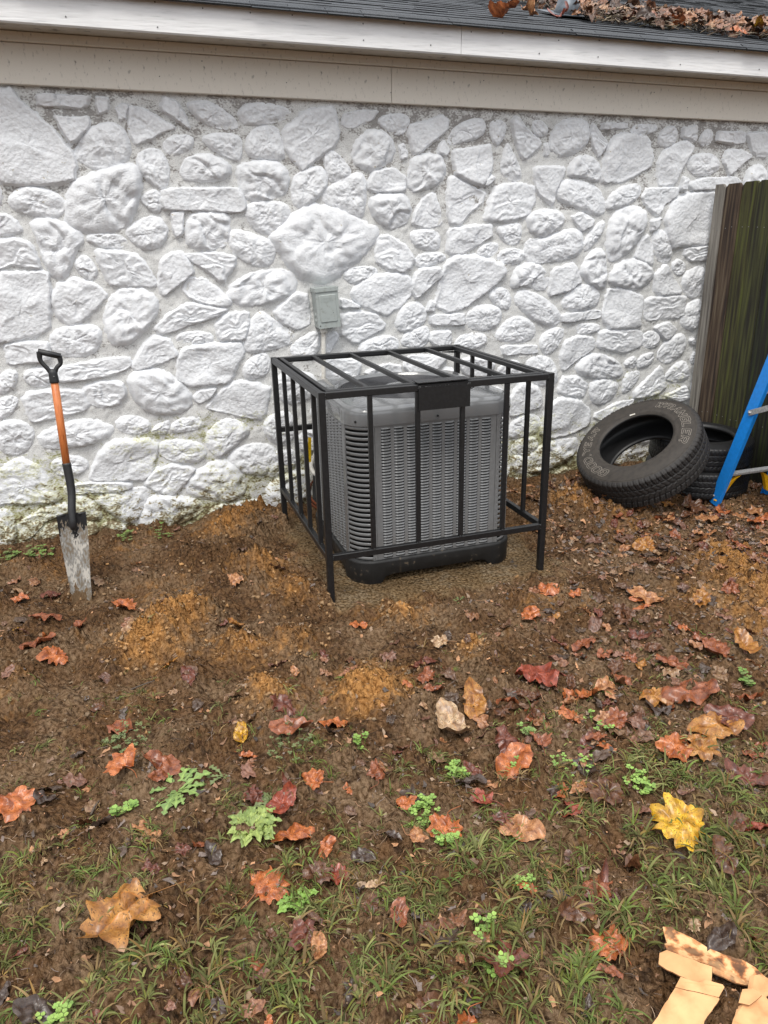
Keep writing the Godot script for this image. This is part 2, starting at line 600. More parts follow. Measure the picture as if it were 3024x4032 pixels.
func leaf_texture(palm: bool, spots: float) -> ImageTexture:
	var S := 256
	var im := Image.create(S, S, false, Image.FORMAT_RGB8)
	var a := FastNoiseLite.new()
	set_noise(a, 201, 0.018, 4)
	var b := FastNoiseLite.new()
	set_noise(b, 203, 0.09, 3)
	for j in S:
		for i in S:
			var x := (i + 0.5) / S * 2 - 1
			var y := (j + 0.5) / S * 2 - 1
			var vein := 0.0
			if palm:
				var px := x
				var py := y - 0.55
				var an := atan2(px, -py)
				var rr := sqrt(px * px + py * py)
				for q in [0.0, 0.75, -0.75, 1.55, -1.55]:
					var d: float = abs(wrapf(an - q, -PI, PI)) * rr
					vein = max(vein, 1.0 - d / (0.022 + 0.012 * (1.0 - rr)))
				vein = max(vein, 0.45 * (1.0 - abs(fmod(rr * 7.0 + abs(an) * 1.5, 1.0) - 0.5) / 0.06))
			else:
				vein = max(0.0, 1.0 - abs(x) / 0.025)
				var q2: float = fmod((y + abs(x) * 0.8 + 4.0) * 5.0, 1.0)
				vein = max(vein, 0.6 * (1.0 - abs(q2 - 0.5) / 0.1))
			vein = clamp(vein, 0.0, 1.0)
			var na := a.get_noise_2d(i, j) * 0.5 + 0.5
			var nb := b.get_noise_2d(i, j) * 0.5 + 0.5
			var v := 0.44 + 0.78 * na + 0.30 * (nb - 0.5)
			var c := Color(v, v * (0.86 + 0.24 * na), v * (0.78 + 0.32 * na))
			if nb + na * 0.5 > 0.98:
				c = c * 0.58
			if spots > 0.0 and nb > 0.57:
				c = Color(0.42, 0.25, 0.12)
			c = c.lerp(Color(v * 1.16, v * 1.02, v * 0.82), vein * 0.75)
			im.set_pixel(i, j, Color(clamp(c.r, 0, 1), clamp(c.g, 0, 1), clamp(c.b, 0, 1)))
	return ImageTexture.create_from_image(im)


# ---------------------------------------------------------------- ground
var mounds := [[-0.76, 0.01, 0.17, 0.055, 1.0], [-0.86, 0.15, 0.11, 0.03, 1.0], [-0.62, -0.12, 0.14, 0.035, 0.8], [-0.02, 0.75, 0.16, 0.022, 1.0], [-0.41, 0.62, 0.1, 0.03, 0.8], [1.9, 0.6, 0.28, 0.05, 1.0], [2.05, 0.25, 0.2, 0.03, 0.7], [-0.17, -1.27, 0.22, 0.04, 0.3], [-0.31, -1.1, 0.18, 0.045, 0.5], [-0.12, -0.12, 0.15, 0.03, 0.7], [-0.25, -0.45, 0.2, 0.03, 0.5], [0.3, 0.22, 0.1, 0.02, 0.6], [0.46, 0.58, 0.06, 0.02, 0.9], [-0.45, -0.75, 0.25, 0.035, 0.4], [1.75, -0.75, 0.3, 0.03, 0.55], [-1.12, -0.66, 0.12, 0.015, 0.1], [2.15, -0.75, 0.4, 0.02, 0.2], [0.015, -0.01, 0.055, 0.028, 0.3], [1.125, -0.01, 0.05, 0.022, 0.2], [0.015, -1.1, 0.08, 0.03, 0.3], [-0.2, 0.25, 0.12, 0.012, 0.7], [-0.45, 0.2, 0.1, 0.01, 0.6]]


func slab_mask(x: float, z: float) -> float:
	var e := n3.get_noise_2d(x * 0.6, z * 0.6) * 0.06
	return sm01(0.0, 0.10, x + 0.02 + e) * sm01(0.0, 0.12, 1.30 - x + e) * sm01(0.0, 0.10, 0.10 - z + e) * sm01(0.0, 0.1, z + 1.25 + e)


func gh(x: float, z: float) -> float:
	var a := n1.get_noise_2d(x, z)
	var b := n2.get_noise_2d(x, z)
	var c := n3.get_noise_2d(x, z)
	var d := n4.get_noise_2d(x, z)
	var rough := 1.0
	var h := 0.0
	for m in mounds:
		var q: float = ((x - m[0]) * (x - m[0]) + (z - m[1]) * (z - m[1])) / (m[2] * m[2])
		if q < 4.0:
			var e := exp(-q * 1.4)
			h += m[3] * e * 1.25
			rough += e * 1.3
	var rf: float = clamp(0.55 + 1.3 * n2.get_noise_2d(x * 0.8 + 60.0, z * 0.8), 0.1, 1.35)
	h += a * 0.022 + b * 0.026 + c * 0.016 * (1.0 + 0.6 * a)
	h += (0.45 - abs(d)) * 0.015 * rf + (0.4 - abs(n5.get_noise_2d(x, z))) * 0.0065 * (0.3 + rf)
	if rough > 1.05:
		h += max(0.0, -0.22 - cl.get_noise_2d(x + c * 0.02, z + d * 0.02)) * 0.052 * (rough - 1.0)
		h += max(0.0, -0.22 - cl.get_noise_2d(x * 0.5 + 3.0 + c * 0.03, z * 0.5 + d * 0.03)) * 0.034 * (rough - 1.0)
	h += max(0.0, -0.30 - cl.get_noise_2d(x * 0.55 + 9.0 + c * 0.03, z * 0.55 + d * 0.03)) * 0.036 * rf * clamp(0.55 + b * 1.4, 0.0, 1.0)
	h += max(0.0, -0.30 - cl.get_noise_2d(x * 1.25 - 9.0 + d * 0.02, z * 1.25 + c * 0.02)) * 0.014 * rf
	var f := slab_mask(x, z)
	return lerp(h - 0.022, -0.014 + b * 0.004 + c * 0.002 + d * 0.0008, f * 0.92)


func ground():
	var xs := PackedFloat32Array([-220, -70, -25, -10, -5, -3.2])
	var v := -2.3
	while v < 3.4:
		xs.append(v)
		v += 0.0085
	xs.append_array(PackedFloat32Array([3.8, 5, 10, 25, 70, 220]))
	var zs := PackedFloat32Array([-220, -70, -25, -10, -5, -2.4, -1.8])
	v = -1.62
	while v < 2.75:
		zs.append(v)
		v += lerp(0.0105, 0.0052, clamp((v + 1.5) / 3.6, 0.0, 1.0))
	zs.append_array(PackedFloat32Array([3.2, 4, 6, 10, 25, 70, 220]))
	var nu := xs.size()
	var nv := zs.size()
	var P := PackedVector3Array()
	var C := PackedColorArray()
	P.resize(nu * nv)
	C.resize(nu * nv)
	var mud := Color(0.150, 0.085, 0.043)
	var dark := Color(0.050, 0.030, 0.018)
	var wet := Color(0.205, 0.135, 0.080)
	var ochre := Color(0.45, 0.225, 0.075)
	var w := 0
	for j in nv:
		var z := zs[j]
		for i in nu:
			var x := xs[i]
			P[w] = Vector3(x, gh(x, z), z)
			var b := n2.get_noise_2d(x * 0.7 + 40.0, z * 0.7)
			var c := n3.get_noise_2d(x + 9.0, z * 1.3)
			var d := n4.get_noise_2d(x + 5.0, z + 5.0)
			var e := n5.get_noise_2d(x - 5.0, z + 5.0)
			var col := mud.lerp(wet, clamp(0.4 + b * 0.9 + c * 0.4, 0.0, 1.0))
			col = col.lerp(dark, clamp(-0.08 + d * 0.9 + c * 0.7 + e * 0.6 - b * 0.4, 0.0, 1.0))
			var oc := -0.28 + n1.get_noise_2d(x * 1.7 - 20.0, z * 1.7) * 0.45 + c * 0.35 + d * 0.35
			if z > 0.9:
				oc -= 0.25
			for m in mounds:
				var q: float = ((x - m[0]) * (x - m[0]) + (z - m[1]) * (z - m[1])) / (m[2] * m[2])
				if q < 3.0:
					oc += m[4] * 1.2 * exp(-q * 1.1)
			col = col.lerp(ochre, clamp(oc, 0.0, 1.0))
			var f := slab_mask(x, z)
			if f > 0.0:
				col = col.lerp(Color(0.25, 0.175, 0.095).lerp(Color(0.29, 0.225, 0.145), clamp(b + c, 0, 1)), f * 0.75)
			C[w] = col
			w += 1
	var o := part("ground", sheet(P, nu, nv, false, C, PackedVector2Array(), true), M.ground)
	o.set_meta("kind", "structure")
	tag(o, "churned wet brown mud of the yard with ochre clay patches", "ground", "", "structure")


# ---------------------------------------------------------------- house
func eave_y(x: float, y0: float) -> float:
	return y0 - 0.0155 * (x + 1.13)


func eave_board(called: String, y0: float, y1: float, z0: float, z1: float, xa: float, xb: float, m: Material, parent: Node):
	var st := begin()
	bar(st, Vector3(xa, eave_y(xa, (y0 + y1) / 2), (z0 + z1) / 2), Vector3(xb, eave_y(xb, (y0 + y1) / 2), (z0 + z1) / 2), z1 - z0, y1 - y0, Vector3.UP, 0.003)
	return done(st, called, m, parent)


func house():
	var h := thing("house", "white painted stone house wall under a dark shingled roof edge", "house", Vector3.ZERO)
	wall = Node3D.new()
	put(wall, "wall", h)
	# the rough painted mortar that the stones sit in
	var nu := 560
	var nv := 190
	var P := PackedVector3Array()
	var U := PackedVector2Array()
	for j in nv:
		var y := -0.2 + 2.66 * j / (nv - 1)
		for i in nu:
			var x := -3.0 + 8.0 * i / (nu - 1)
			var z := -1.449 + n2.get_noise_2d(x, y + 50.0) * 0.006 + n4.get_noise_2d(x, y + 50.0) * 0.0055 + n5.get_noise_2d(x * 0.8, y * 0.8) * 0.0045
			P.append(Vector3(x, y, z))
			U.append(wall_uv(x, y))
	part("mortar", sheet(P, nu, nv, false, PackedColorArray(), U), M.mortar, wall)
	var st := begin()
	box(st, Vector3(-9, -0.4, -7.0), Vector3(11, 2.5, -1.48))
	done(st, "backing", M.mortar, wall)
	stones()
	# eave: frieze, trim, soffit, fascia
	eave_board("frieze_board", 2.352, 2.53, -1.46, -1.415, -9, 0.845, M.frieze, h)
	eave_board("frieze_board", 2.352, 2.53, -1.46, -1.4155, 0.848, 11, M.frieze, h)
	eave_board("trim_board", 2.5315, 2.575, -1.46, -1.395, -9, 11, M.frieze, h)
	eave_board("soffit", 2.577, 2.59, -1.46, -1.225, -9, 11, M.soffit, h)
	eave_board("fascia_board", 2.566, 2.712, -1.222, -1.19, -9, 1.168, M.fascia, h)
	eave_board("fascia_board", 2.566, 2.712, -1.222, -1.1905, 1.171, 11, M.fascia, h)
	var st2 := begin(true)
	var r := RandomNumberGenerator.new()
	r.seed = 17
	for k in 34:
		var x := -1.6 + k * 0.2 + r.randf_range(-0.06, 0.06)
		for yy in [2.595, 2.68]:
			var c := Vector3(x, eave_y(x, yy + r.randf_range(-0.012, 0.012)), -1.1895)
			if r.randf() < 0.45:
				tube(st2, [c, c + Vector3(0, 0, 0.0022)], [0.0036], 7)
		if r.randf() < 0.5:
			var c2 := Vector3(x, eave_y(x, 2.50 + r.randf_range(-0.1, 0.02)), -1.4145)
			tube(st2, [c2, c2 + Vector3(0, 0, 0.002)], [0.003], 6)
	var nn := done(st2, "nail_heads", M.nail, h)
	nn.set_meta("kind", "stuff")
	roof(h)


func stone(kind: String, mm: Array):
	stone_count += 1
	var r := RandomNumberGenerator.new()
	r.seed = 1000 + stone_count
	var poly := PackedVector2Array()
	for i in range(0, mm.size(), 2):
		poly.append(Vector2(mm[i], mm[i + 1]) / 1000.0)
	var cuts := 2 if kind == "r" or kind == "c" else 1
	for k in cuts:
		var q := PackedVector2Array()
		var t := 0.25 if cuts == 2 else 0.13
		for i in poly.size():
			var a := poly[i]
			var b := poly[(i + 1) % poly.size()]
			q.append(a.lerp(b, t))
			q.append(a.lerp(b, 1 - t))
		poly = q
	# even steps along the outline
	var N := 64
	var L := 0.0
	var seg := PackedFloat32Array()
	for i in poly.size():
		seg.append(poly[i].distance_to(poly[(i + 1) % poly.size()]))
		L += seg[i]
	var cen := Vector2.ZERO
	var ring := PackedVector2Array()
	var si := 0
	var acc := 0.0
	for k in N:
		var want := L * k / N
		while si < seg.size() - 1 and acc + seg[si] < want:
			acc += seg[si]
			si += 1
		ring.append(poly[si].lerp(poly[(si + 1) % poly.size()], clamp((want - acc) / max(seg[si], 1e-6), 0, 1)))
		cen += ring[k] / N
	var lo := 1e9
	for k in N:
		lo = min(lo, ring[k].distance_to(cen))
	var grow := 1.10
	for k in N:
		var w := n3.get_noise_2d(ring[k].x * 2.0, ring[k].y * 2.0 + 7.0) * 0.05
		ring[k] = cen + (ring[k] - cen) * (grow + w * (1.0 if kind != "r" else 0.5))
	var dome: float = clamp(0.011 + lo * 0.16, 0.014, 0.031) * r.randf_range(0.8, 1.15)
	if kind == "f":
		dome = r.randf_range(0.014, 0.026)
	elif kind == "l":
		dome = r.randf_range(0.02, 0.032)
	var tilt := Vector2(r.randf_range(-0.07, 0.07), r.randf_range(-0.05, 0.09))
	var ang := r.randf_range(0, PI)
	if kind == "l":
		ang = PI / 2 + r.randf_range(-0.5, 0.5)
	var dir := Vector2(cos(ang), sin(ang))
	var off := r.randf_range(-50, 50)
	var S := [1.09, 1.03, 0.99, 0.955, 0.91, 0.85, 0.78, 0.71, 0.63, 0.55, 0.47, 0.39, 0.31, 0.23, 0.15, 0.07, 0.0]
	var P := PackedVector3Array()
	var U := PackedVector2Array()
	for s in S:
		for k in N:
			var p: Vector2 = cen + (ring[k] - cen) * s
			var h := 0.0
			var inner: float = clamp((1.0 - s) * 6.0, 0.0, 1.0)
			var dist: float = (1.0 - s) * ring[k].distance_to(cen)
			if s > 1.0:
				h = -0.014 if s > 1.05 else -0.004
			elif kind == "r":
				h = dome * sqrt(max(0.0, 1.0 - pow(s, 3.6)))
				h += cf.get_noise_2d(p.x + off, p.y) * 0.0028 * inner
				h += n3.get_noise_2d(p.x + off, p.y) * 0.006 * inner + (1.0 - abs(n4.get_noise_2d(p.x * 0.8 + off, p.y * 0.8)) * 2.0) * 0.003 * inner
				var cr := n2.get_noise_2d(p.x * 1.5 - off, p.y * 1.5)
				h -= 0.006 * exp(-cr * cr * 300.0) * inner
			elif kind == "c":
				h = dome * 1.05 * sqrt(max(0.0, 1.0 - pow(s, 4.0)))
				h += cf.get_noise_2d(p.x + off + n3.get_noise_2d(p.x, p.y) * 0.02, p.y) * 0.0050 * inner
				var cl := n2.get_noise_2d(p.x * 0.8 + off, p.y * 0.8 + off) + 0.12
				h -= 0.008 * exp(-cl * cl * 160.0) * inner
				h += 0.010 * sm01(-0.02, 0.06, cl) * inner
				h += n3.get_noise_2d(p.x * 1.3 + off, p.y * 1.3) * 0.007 * inner + (1.0 - abs(n4.get_noise_2d(p.x + off, p.y)) * 2.0) * 0.0035 * inner
			elif kind == "f":
				h = dome * sm01(0.0, 0.012, dist)
				h += cf.get_noise_2d(p.x * 0.6 + off + n3.get_noise_2d(p.x, p.y) * 0.03, p.y * 0.6) * 0.0035 * inner
				var le := n2.get_noise_2d(p.x * 0.9 + off, p.y * 0.9)
				h += (0.006 * sm01(0.0, 0.05, le) - 0.004 * sm01(0.0, 0.04, -le - 0.25)) * inner
				h += n3.get_noise_2d(p.x * 0.7 + off, p.y * 0.7) * 0.003 * inner + n4.get_noise_2d(p.x, p.y + off) * 0.0012 * inner
			else:
				h = dome * 0.55 * sm01(0.0, 0.012, dist)
				var q: float = (p - cen).dot(dir) / 0.030 + n2.get_noise_2d(p.x * 1.6 + off, p.y * 1.6) * 1.6 + n3.get_noise_2d(p.x + off, p.y) * 0.35
				var fl := floor(q)
				h += (0.008 * (fposmod(fl * 0.618, 1.0)) + 0.006 * sm01(0.1, 0.95, q - fl)) * inner
				h += n4.get_noise_2d(p.x, p.y + off) * 0.0015 * inner
			if s <= 1.0:
				h += (p - cen).dot(tilt) * inner
				h = max(h, 0.002)
			P.append(Vector3(p.x, p.y, -1.45 + h))
			U.append(wall_uv(p.x, p.y))
	part("stone", sheet(P, N, S.size(), true, PackedColorArray(), U, false, N), M.stone[{"r": 0, "c": 1, "f": 2, "l": 2}[kind]], wall)


func stones():
	stone("f", [-1191, 2316, -1113, 2323, -1076, 2264, -999, 2199, -924, 2104, -875, 2031, -895, 1936, -1047, 1911, -1226, 1911, -1253, 1975])
	stone("f", [-1003, 2320, -761, 2315, -782, 2271, -815, 2256, -1008, 2261])
	stone("f", [-732, 2316, -669, 2311, -676, 2250, -728, 2226, -742, 2268])
	stone("f", [-945, 2221, -866, 2217, -784, 2223, -776, 2180, -823, 2135, -858, 2105, -885, 2095, -910, 2134])
	stone("r", [-794, 2160, -717, 2191, -650, 2192, -610, 2139, -597, 2059, -650, 2003, -737, 1979, -809, 1992, -870, 2031, -853, 2076])
	stone("f", [-655, 2265, -600, 2291, -576, 2277, -595, 2213, -633, 2202])
	stone("f", [-570, 2277, -479, 2250, -389, 2197, -358, 2178, -415, 2157, -496, 2115, -563, 2094, -587, 2139, -593, 2188])
	stone("f", [-400, 2325, -333, 2303, -296, 2244, -282, 2174, -344, 2208, -424, 2261])
	stone("r", [-420, 2116, -362, 2146, -285, 2144, -266, 2113, -299, 2067, -385, 2042, -426, 2071])
	stone("r", [-563, 2049, -501, 2075, -447, 2070, -416, 2009, -414, 1936, -448, 1884, -491, 1895, -550, 1947, -570, 1998])
	stone("c", [-920, 1875, -870, 1926, -783, 1956, -662, 1992, -576, 1993, -563, 1926, -600, 1811, -657, 1706, -748, 1675, -876, 1678, -952, 1731, -946, 1804])
	stone("r", [-1206, 1856, -1139, 1896, -1051, 1886, -966, 1845, -965, 1783, -1013, 1743, -1103, 1754, -1189, 1781, -1218, 1816])
	stone("r", [-581, 1832, -526, 1874, -482, 1879, -462, 1810, -490, 1762, -538, 1779])
	stone("f", [-448, 1884, -72, 1888, -28, 1850, -34, 1763, -246, 1767, -460, 1780])
	stone("r", [-678, 1674, -600, 1726, -520, 1747, -468, 1714, -459, 1648, -518, 1584, -586, 1574, -647, 1620])
	stone("f", [-428, 1767, -354, 1772, -373, 1658, -410, 1631, -428, 1670])
	stone("r", [-875, 1651, -825, 1666, -707, 1659, -674, 1626, -695, 1586, -782, 1590, -864, 1619])
	stone("c", [-1144, 1724, -1033, 1743, -928, 1689, -894, 1630, -951, 1573, -978, 1499, -1030, 1437, -1078, 1469, -1107, 1545, -1112, 1640])
	stone("r", [-952, 1530, -899, 1563, -858, 1516, -844, 1461, -882, 1424, -926, 1453, -953, 1492])
	stone("l", [-837, 1581, -719, 1572, -633, 1554, -585, 1497, -561, 1418, -564, 1386, -677, 1388, -787, 1398, -821, 1471])
	stone("f", [-1291, 1767, -1242, 1766, -1202, 1735, -1181, 1683, -1229, 1669, -1310, 1663])
	stone("l", [-1314, 1645, -1213, 1648, -1156, 1626, -1138, 1578, -1126, 1498, -1188, 1497, -1256, 1518, -1340, 1500])
	stone("f", [-515, 1518, -453, 1554, -396, 1558, -347, 1489, -342, 1446, -435, 1376, -517, 1328, -538, 1380])
	stone("r", [-277, 2290, -220, 2308, -155, 2303, -80, 2259, -28, 2210, -42, 2179, -122, 2177, -209, 2206, -259, 2250])
	stone("r", [-12, 2261, 37, 2303, 152, 2308, 244, 2283, 266, 2257, 217, 2225, 109, 2202, 17, 2200, -4, 2226])
	stone("r", [-217, 2129, -169, 2154, -67, 2158, -12, 2133, -21, 2054, -45, 2022, -134, 2058, -198, 2094])
	stone("r", [15, 2117, 49, 2170, 109, 2192, 179, 2193, 204, 2131, 219, 2056, 203, 2029, 120, 2039, 50, 2039, 14, 2065])
	stone("l", [326, 2259, 363, 2275, 503, 2300, 525, 2232, 537, 2162, 507, 2102, 398, 2036, 321, 1981, 286, 2008, 230, 2078, 218, 2125, 225, 2178, 275, 2216])
	stone("c", [-349, 1937, -337, 1999, -293, 2041, -213, 2057, -136, 2032, -88, 1995, -104, 1942, -170, 1921, -261, 1921])
	stone("c", [-49, 1980, 24, 2012, 119, 2023, 201, 2002, 234, 1948, 216, 1871, 166, 1838, 80, 1822, -3, 1828, -34, 1883])
	stone("r", [263, 1937, 333, 1981, 433, 1993, 461, 1926, 439, 1870, 374, 1815, 284, 1776, 245, 1838])
	stone("r", [448, 2047, 487, 2086, 548, 2043, 614, 1966, 556, 1932, 479, 1910, 457, 1971])
	stone("r", [425, 1837, 478, 1893, 569, 1938, 646, 1966, 690, 1926, 680, 1801, 657, 1718, 574, 1756, 448, 1803])
	stone("f", [563, 2264, 670, 2288, 771, 2285, 744, 2242, 629, 2191, 560, 2195])
	stone("r", [-21, 1762, 7, 1806, 104, 1817, 200, 1805, 234, 1760, 206, 1715, 114, 1637, 43, 1661, -1, 1707])
	stone("c", [-339, 1723, -289, 1760, -208, 1765, -122, 1753, -122, 1664, -143, 1591, -228, 1567, -343, 1585, -360, 1635])
	stone("c", [120, 1631, 178, 1670, 244, 1726, 347, 1781, 447, 1780, 573, 1733, 702, 1672, 748, 1648, 699, 1565, 630, 1495, 563, 1461, 481, 1397, 414, 1375, 312, 1391, 250, 1435, 181, 1531])
	stone("r", [-119, 1653, -53, 1663, 41, 1633, 112, 1603, 130, 1544, 90, 1476, 15, 1469, -55, 1503, -116, 1557])
	stone("l", [-376, 1547, -276, 1555, -182, 1553, -95, 1522, -112, 1471, -192, 1387, -263, 1453, -351, 1512])
	stone("c", [-152, 1340, -85, 1408, 28, 1445, 153, 1447, 214, 1421, 235, 1348, 180, 1296, 39, 1261, -62, 1251, -132, 1286])
	stone("r", [541, 1425, 602, 1448, 722, 1450, 749, 1412, 693, 1365, 585, 1351, 546, 1383])
	stone("r", [767, 2237, 838, 2271, 941, 2274, 967, 2231, 927, 2169, 875, 2165, 798, 2205])
	stone("f", [954, 2219, 1059, 2238, 1166, 2274, 1207, 2236, 1194, 2191, 1113, 2133, 1019, 2070, 979, 2086, 960, 2153])
	stone("r", [1208, 2146, 1248, 2214, 1343, 2255, 1433, 2257, 1444, 2195, 1401, 2154, 1290, 2130, 1215, 2118])
	stone("r", [1468, 2241, 1538, 2256, 1588, 2232, 1570, 2163, 1529, 2110, 1485, 2156])
	stone("l", [1616, 2255, 1658, 2274, 1711, 2223, 1833, 2137, 1791, 2095, 1713, 2041, 1674, 2082, 1634, 2164])
	stone("r", [1753, 2247, 1810, 2265, 1864, 2226, 1867, 2185, 1831, 2167, 1778, 2183])
	stone("c", [630, 2105, 657, 2154, 734, 2188, 810, 2178, 861, 2119, 863, 2057, 806, 2001, 715, 1974, 639, 2005, 615, 2049])
	stone("f", [707, 1927, 741, 1972, 859, 1995, 938, 1939, 930, 1864, 817, 1858, 705, 1870])
	stone("c", [965, 2007, 1005, 2053, 1113, 2065, 1174, 2043, 1189, 1962, 1155, 1910, 1059, 1875, 977, 1867, 951, 1916])
	stone("f", [1236, 2089, 1346, 2102, 1475, 2121, 1496, 2034, 1484, 1963, 1436, 1898, 1350, 1915, 1258, 1956, 1236, 2020])
	stone("f", [1147, 2117, 1180, 2145, 1222, 2089, 1195, 2051, 1140, 2075])
	stone("f", [893, 2108, 927, 2125, 952, 2075, 945, 2041, 905, 2029])
	stone("r", [1573, 2081, 1597, 2134, 1638, 2076, 1693, 1987, 1696, 1927, 1630, 1921, 1548, 1969])
	stone("f", [1841, 2126, 1877, 2138, 1894, 2061, 1845, 2054])
	stone("f", [1788, 1994, 1874, 2008, 2006, 1995, 1984, 1924, 1944, 1867, 1932, 1781, 1813, 1853, 1783, 1938])
	stone("f", [1196, 1868, 1223, 1951, 1293, 1921, 1444, 1856, 1438, 1807, 1354, 1741, 1283, 1675, 1212, 1689, 1197, 1785])
	stone("f", [1443, 1886, 1452, 1933, 1491, 1961, 1521, 1939, 1493, 1903])
	stone("l", [1456, 1697, 1496, 1819, 1536, 1897, 1667, 1909, 1787, 1891, 1792, 1805, 1758, 1724, 1662, 1694, 1573, 1689])
	stone("c", [710, 1801, 737, 1841, 830, 1852, 936, 1846, 969, 1764, 935, 1693, 866, 1658, 786, 1683, 728, 1731])
	stone("f", [997, 1763, 1059, 1834, 1120, 1857, 1155, 1774, 1170, 1677, 1072, 1655, 976, 1680])
	stone("r", [968, 1632, 1017, 1650, 1149, 1644, 1157, 1543, 1086, 1530, 1002, 1553, 968, 1596])
	stone("f", [1212, 1652, 1355, 1668, 1500, 1672, 1510, 1610, 1430, 1561, 1315, 1507, 1214, 1504])
	stone("r", [1409, 1518, 1460, 1560, 1548, 1565, 1557, 1520, 1506, 1483, 1432, 1485])
	stone("r", [1538, 1653, 1619, 1668, 1716, 1679, 1713, 1567, 1639, 1544, 1577, 1583])
	stone("r", [1550, 1501, 1624, 1531, 1731, 1516, 1749, 1463, 1659, 1421, 1567, 1443])
	stone("l", [751, 1613, 825, 1623, 920, 1573, 988, 1485, 959, 1424, 904, 1408, 808, 1429, 734, 1481])
	stone("r", [988, 1473, 1030, 1515, 1157, 1518, 1200, 1486, 1157, 1456, 1044, 1434, 995, 1442])
	stone("f", [987, 1398, 1030, 1428, 1157, 1430, 1172, 1379, 1100, 1318, 1000, 1249, 965, 1311])
	stone("f", [1200, 1441, 1257, 1491, 1389, 1487, 1507, 1458, 1598, 1417, 1595, 1366, 1485, 1272, 1323, 1180, 1219, 1160, 1139, 1206, 1164, 1343])
	stone("c", [1744, 1696, 1785, 1739, 1889, 1760, 1998, 1729, 2019, 1685, 1951, 1627, 1873, 1589, 1774, 1623])
	stone("r", [1749, 1588, 1874, 1572, 1970, 1619, 2114, 1639, 2166, 1555, 2136, 1472, 1964, 1439, 1766, 1430])
	stone("c", [1655, 1336, 1705, 1426, 1828, 1435, 1926, 1366, 1916, 1273, 1837, 1262, 1757, 1306, 1673, 1276])
	stone("f", [582, 1298, 645, 1363, 754, 1402, 878, 1404, 954, 1370, 960, 1281, 903, 1220, 804, 1161, 721, 1184, 614, 1246])
	stone("r", [1892, 2133, 1912, 2215, 1994, 2271, 2134, 2267, 2163, 2178, 2129, 2115, 2010, 2062, 1903, 2092])
	stone("l", [2167, 2192, 2188, 2254, 2247, 2193, 2307, 2138, 2242, 2053, 2182, 2123])
	stone("f", [2250, 2256, 2431, 2259, 2434, 2224, 2254, 2214])
	stone("r", [2471, 2225, 2514, 2254, 2653, 2254, 2664, 2214, 2558, 2191, 2465, 2200])
	stone("r", [2673, 2172, 2704, 2229, 2796, 2252, 2828, 2189, 2794, 2127, 2699, 2122])
	stone("f", [2865, 2239, 2978, 2260, 2980, 2155, 2924, 2168, 2854, 2182])
	stone("f", [2699, 2042, 2739, 2108, 2885, 2163, 2959, 2125, 2905, 2029, 2835, 1894, 2707, 1902])
	stone("r", [2993, 2162, 3031, 2235, 3101, 2229, 3112, 2164, 3048, 2126])
	stone("f", [3142, 2223, 3364, 2227, 3370, 2160, 3307, 2144, 3143, 2157])
	stone("f", [3377, 2212, 3543, 2230, 3574, 2071, 3487, 2066, 3425, 2115])
	stone("r", [2924, 2029, 2976, 2081, 3114, 2090, 3182, 2038, 3181, 1985, 3075, 1952, 2963, 1969])
	stone("f", [3201, 2046, 3241, 2113, 3353, 2115, 3453, 2078, 3389, 2032, 3306, 1970, 3278, 1955])
	stone("f", [2961, 1909, 3077, 1943, 3321, 1947, 3389, 1917, 3191, 1863, 2988, 1864])
	stone("f", [2309, 2110, 2357, 2181, 2465, 2197, 2598, 2171, 2637, 2085, 2636, 2012, 2547, 1968, 2421, 1917, 2291, 1917, 2290, 2025])
	stone("c", [2033, 1981, 2063, 2051, 2150, 2073, 2234, 2039, 2268, 1967, 2246, 1910, 2125, 1946, 2036, 1946])
	stone("r", [1952, 1881, 2019, 1931, 2164, 1910, 2259, 1873, 2314, 1778, 2291, 1718, 2197, 1734, 2048, 1780, 1965, 1817])
	stone("r", [2323, 1778, 2353, 1851, 2461, 1895, 2569, 1902, 2581, 1835, 2492, 1776, 2344, 1748])
	stone("f", [2591, 1828, 2633, 1880, 2866, 1882, 2873, 1834, 2782, 1774, 2732, 1705, 2626, 1775])
	stone("f", [2879, 1864, 2896, 1954, 2947, 1939, 2939, 1856])
	stone("c", [2350, 1597, 2385, 1717, 2475, 1761, 2600, 1753, 2647, 1683, 2609, 1592, 2542, 1500, 2414, 1422, 2367, 1474])
	stone("f", [2802, 1697, 2857, 1803, 2992, 1841, 3173, 1848, 3185, 1707, 3186, 1532, 3039, 1520, 2878, 1508, 2827, 1588])
	stone("l", [2981, 1494, 3186, 1510, 3180, 1411, 3056, 1403, 2989, 1441])
	stone("r", [2698, 1590, 2782, 1623, 2853, 1540, 2886, 1443, 2832, 1397, 2746, 1439])
	stone("f", [2577, 1444, 2615, 1545, 2668, 1591, 2717, 1511, 2732, 1392])
	stone("f", [2063, 1707, 2142, 1742, 2248, 1689, 2224, 1645, 2152, 1616])
	stone("r", [2168, 1540, 2225, 1630, 2313, 1688, 2328, 1628, 2252, 1538, 2190, 1494])
	stone("f", [2676, 1683, 2763, 1697, 2741, 1636, 2687, 1598])
	stone("r", [2885, 1379, 2928, 1434, 3006, 1392, 3004, 1334, 2945, 1312])
	stone("f", [2759, 1335, 2842, 1397, 2927, 1296, 3003, 1194, 2839, 1184, 2773, 1220])
	stone("c", [2171, 1386, 2219, 1478, 2310, 1514, 2355, 1443, 2372, 1269, 2315, 1252, 2195, 1323])
	stone("c", [2395, 1332, 2435, 1409, 2587, 1444, 2735, 1368, 2733, 1303, 2631, 1234, 2529, 1255, 2399, 1284])
	stone("f", [1932, 1224, 1948, 1394, 2112, 1427, 2177, 1308, 2088, 1249])
	stone("r", [2020, 1149, 2088, 1249, 2216, 1291, 2317, 1239, 2316, 1143, 2154, 1118])
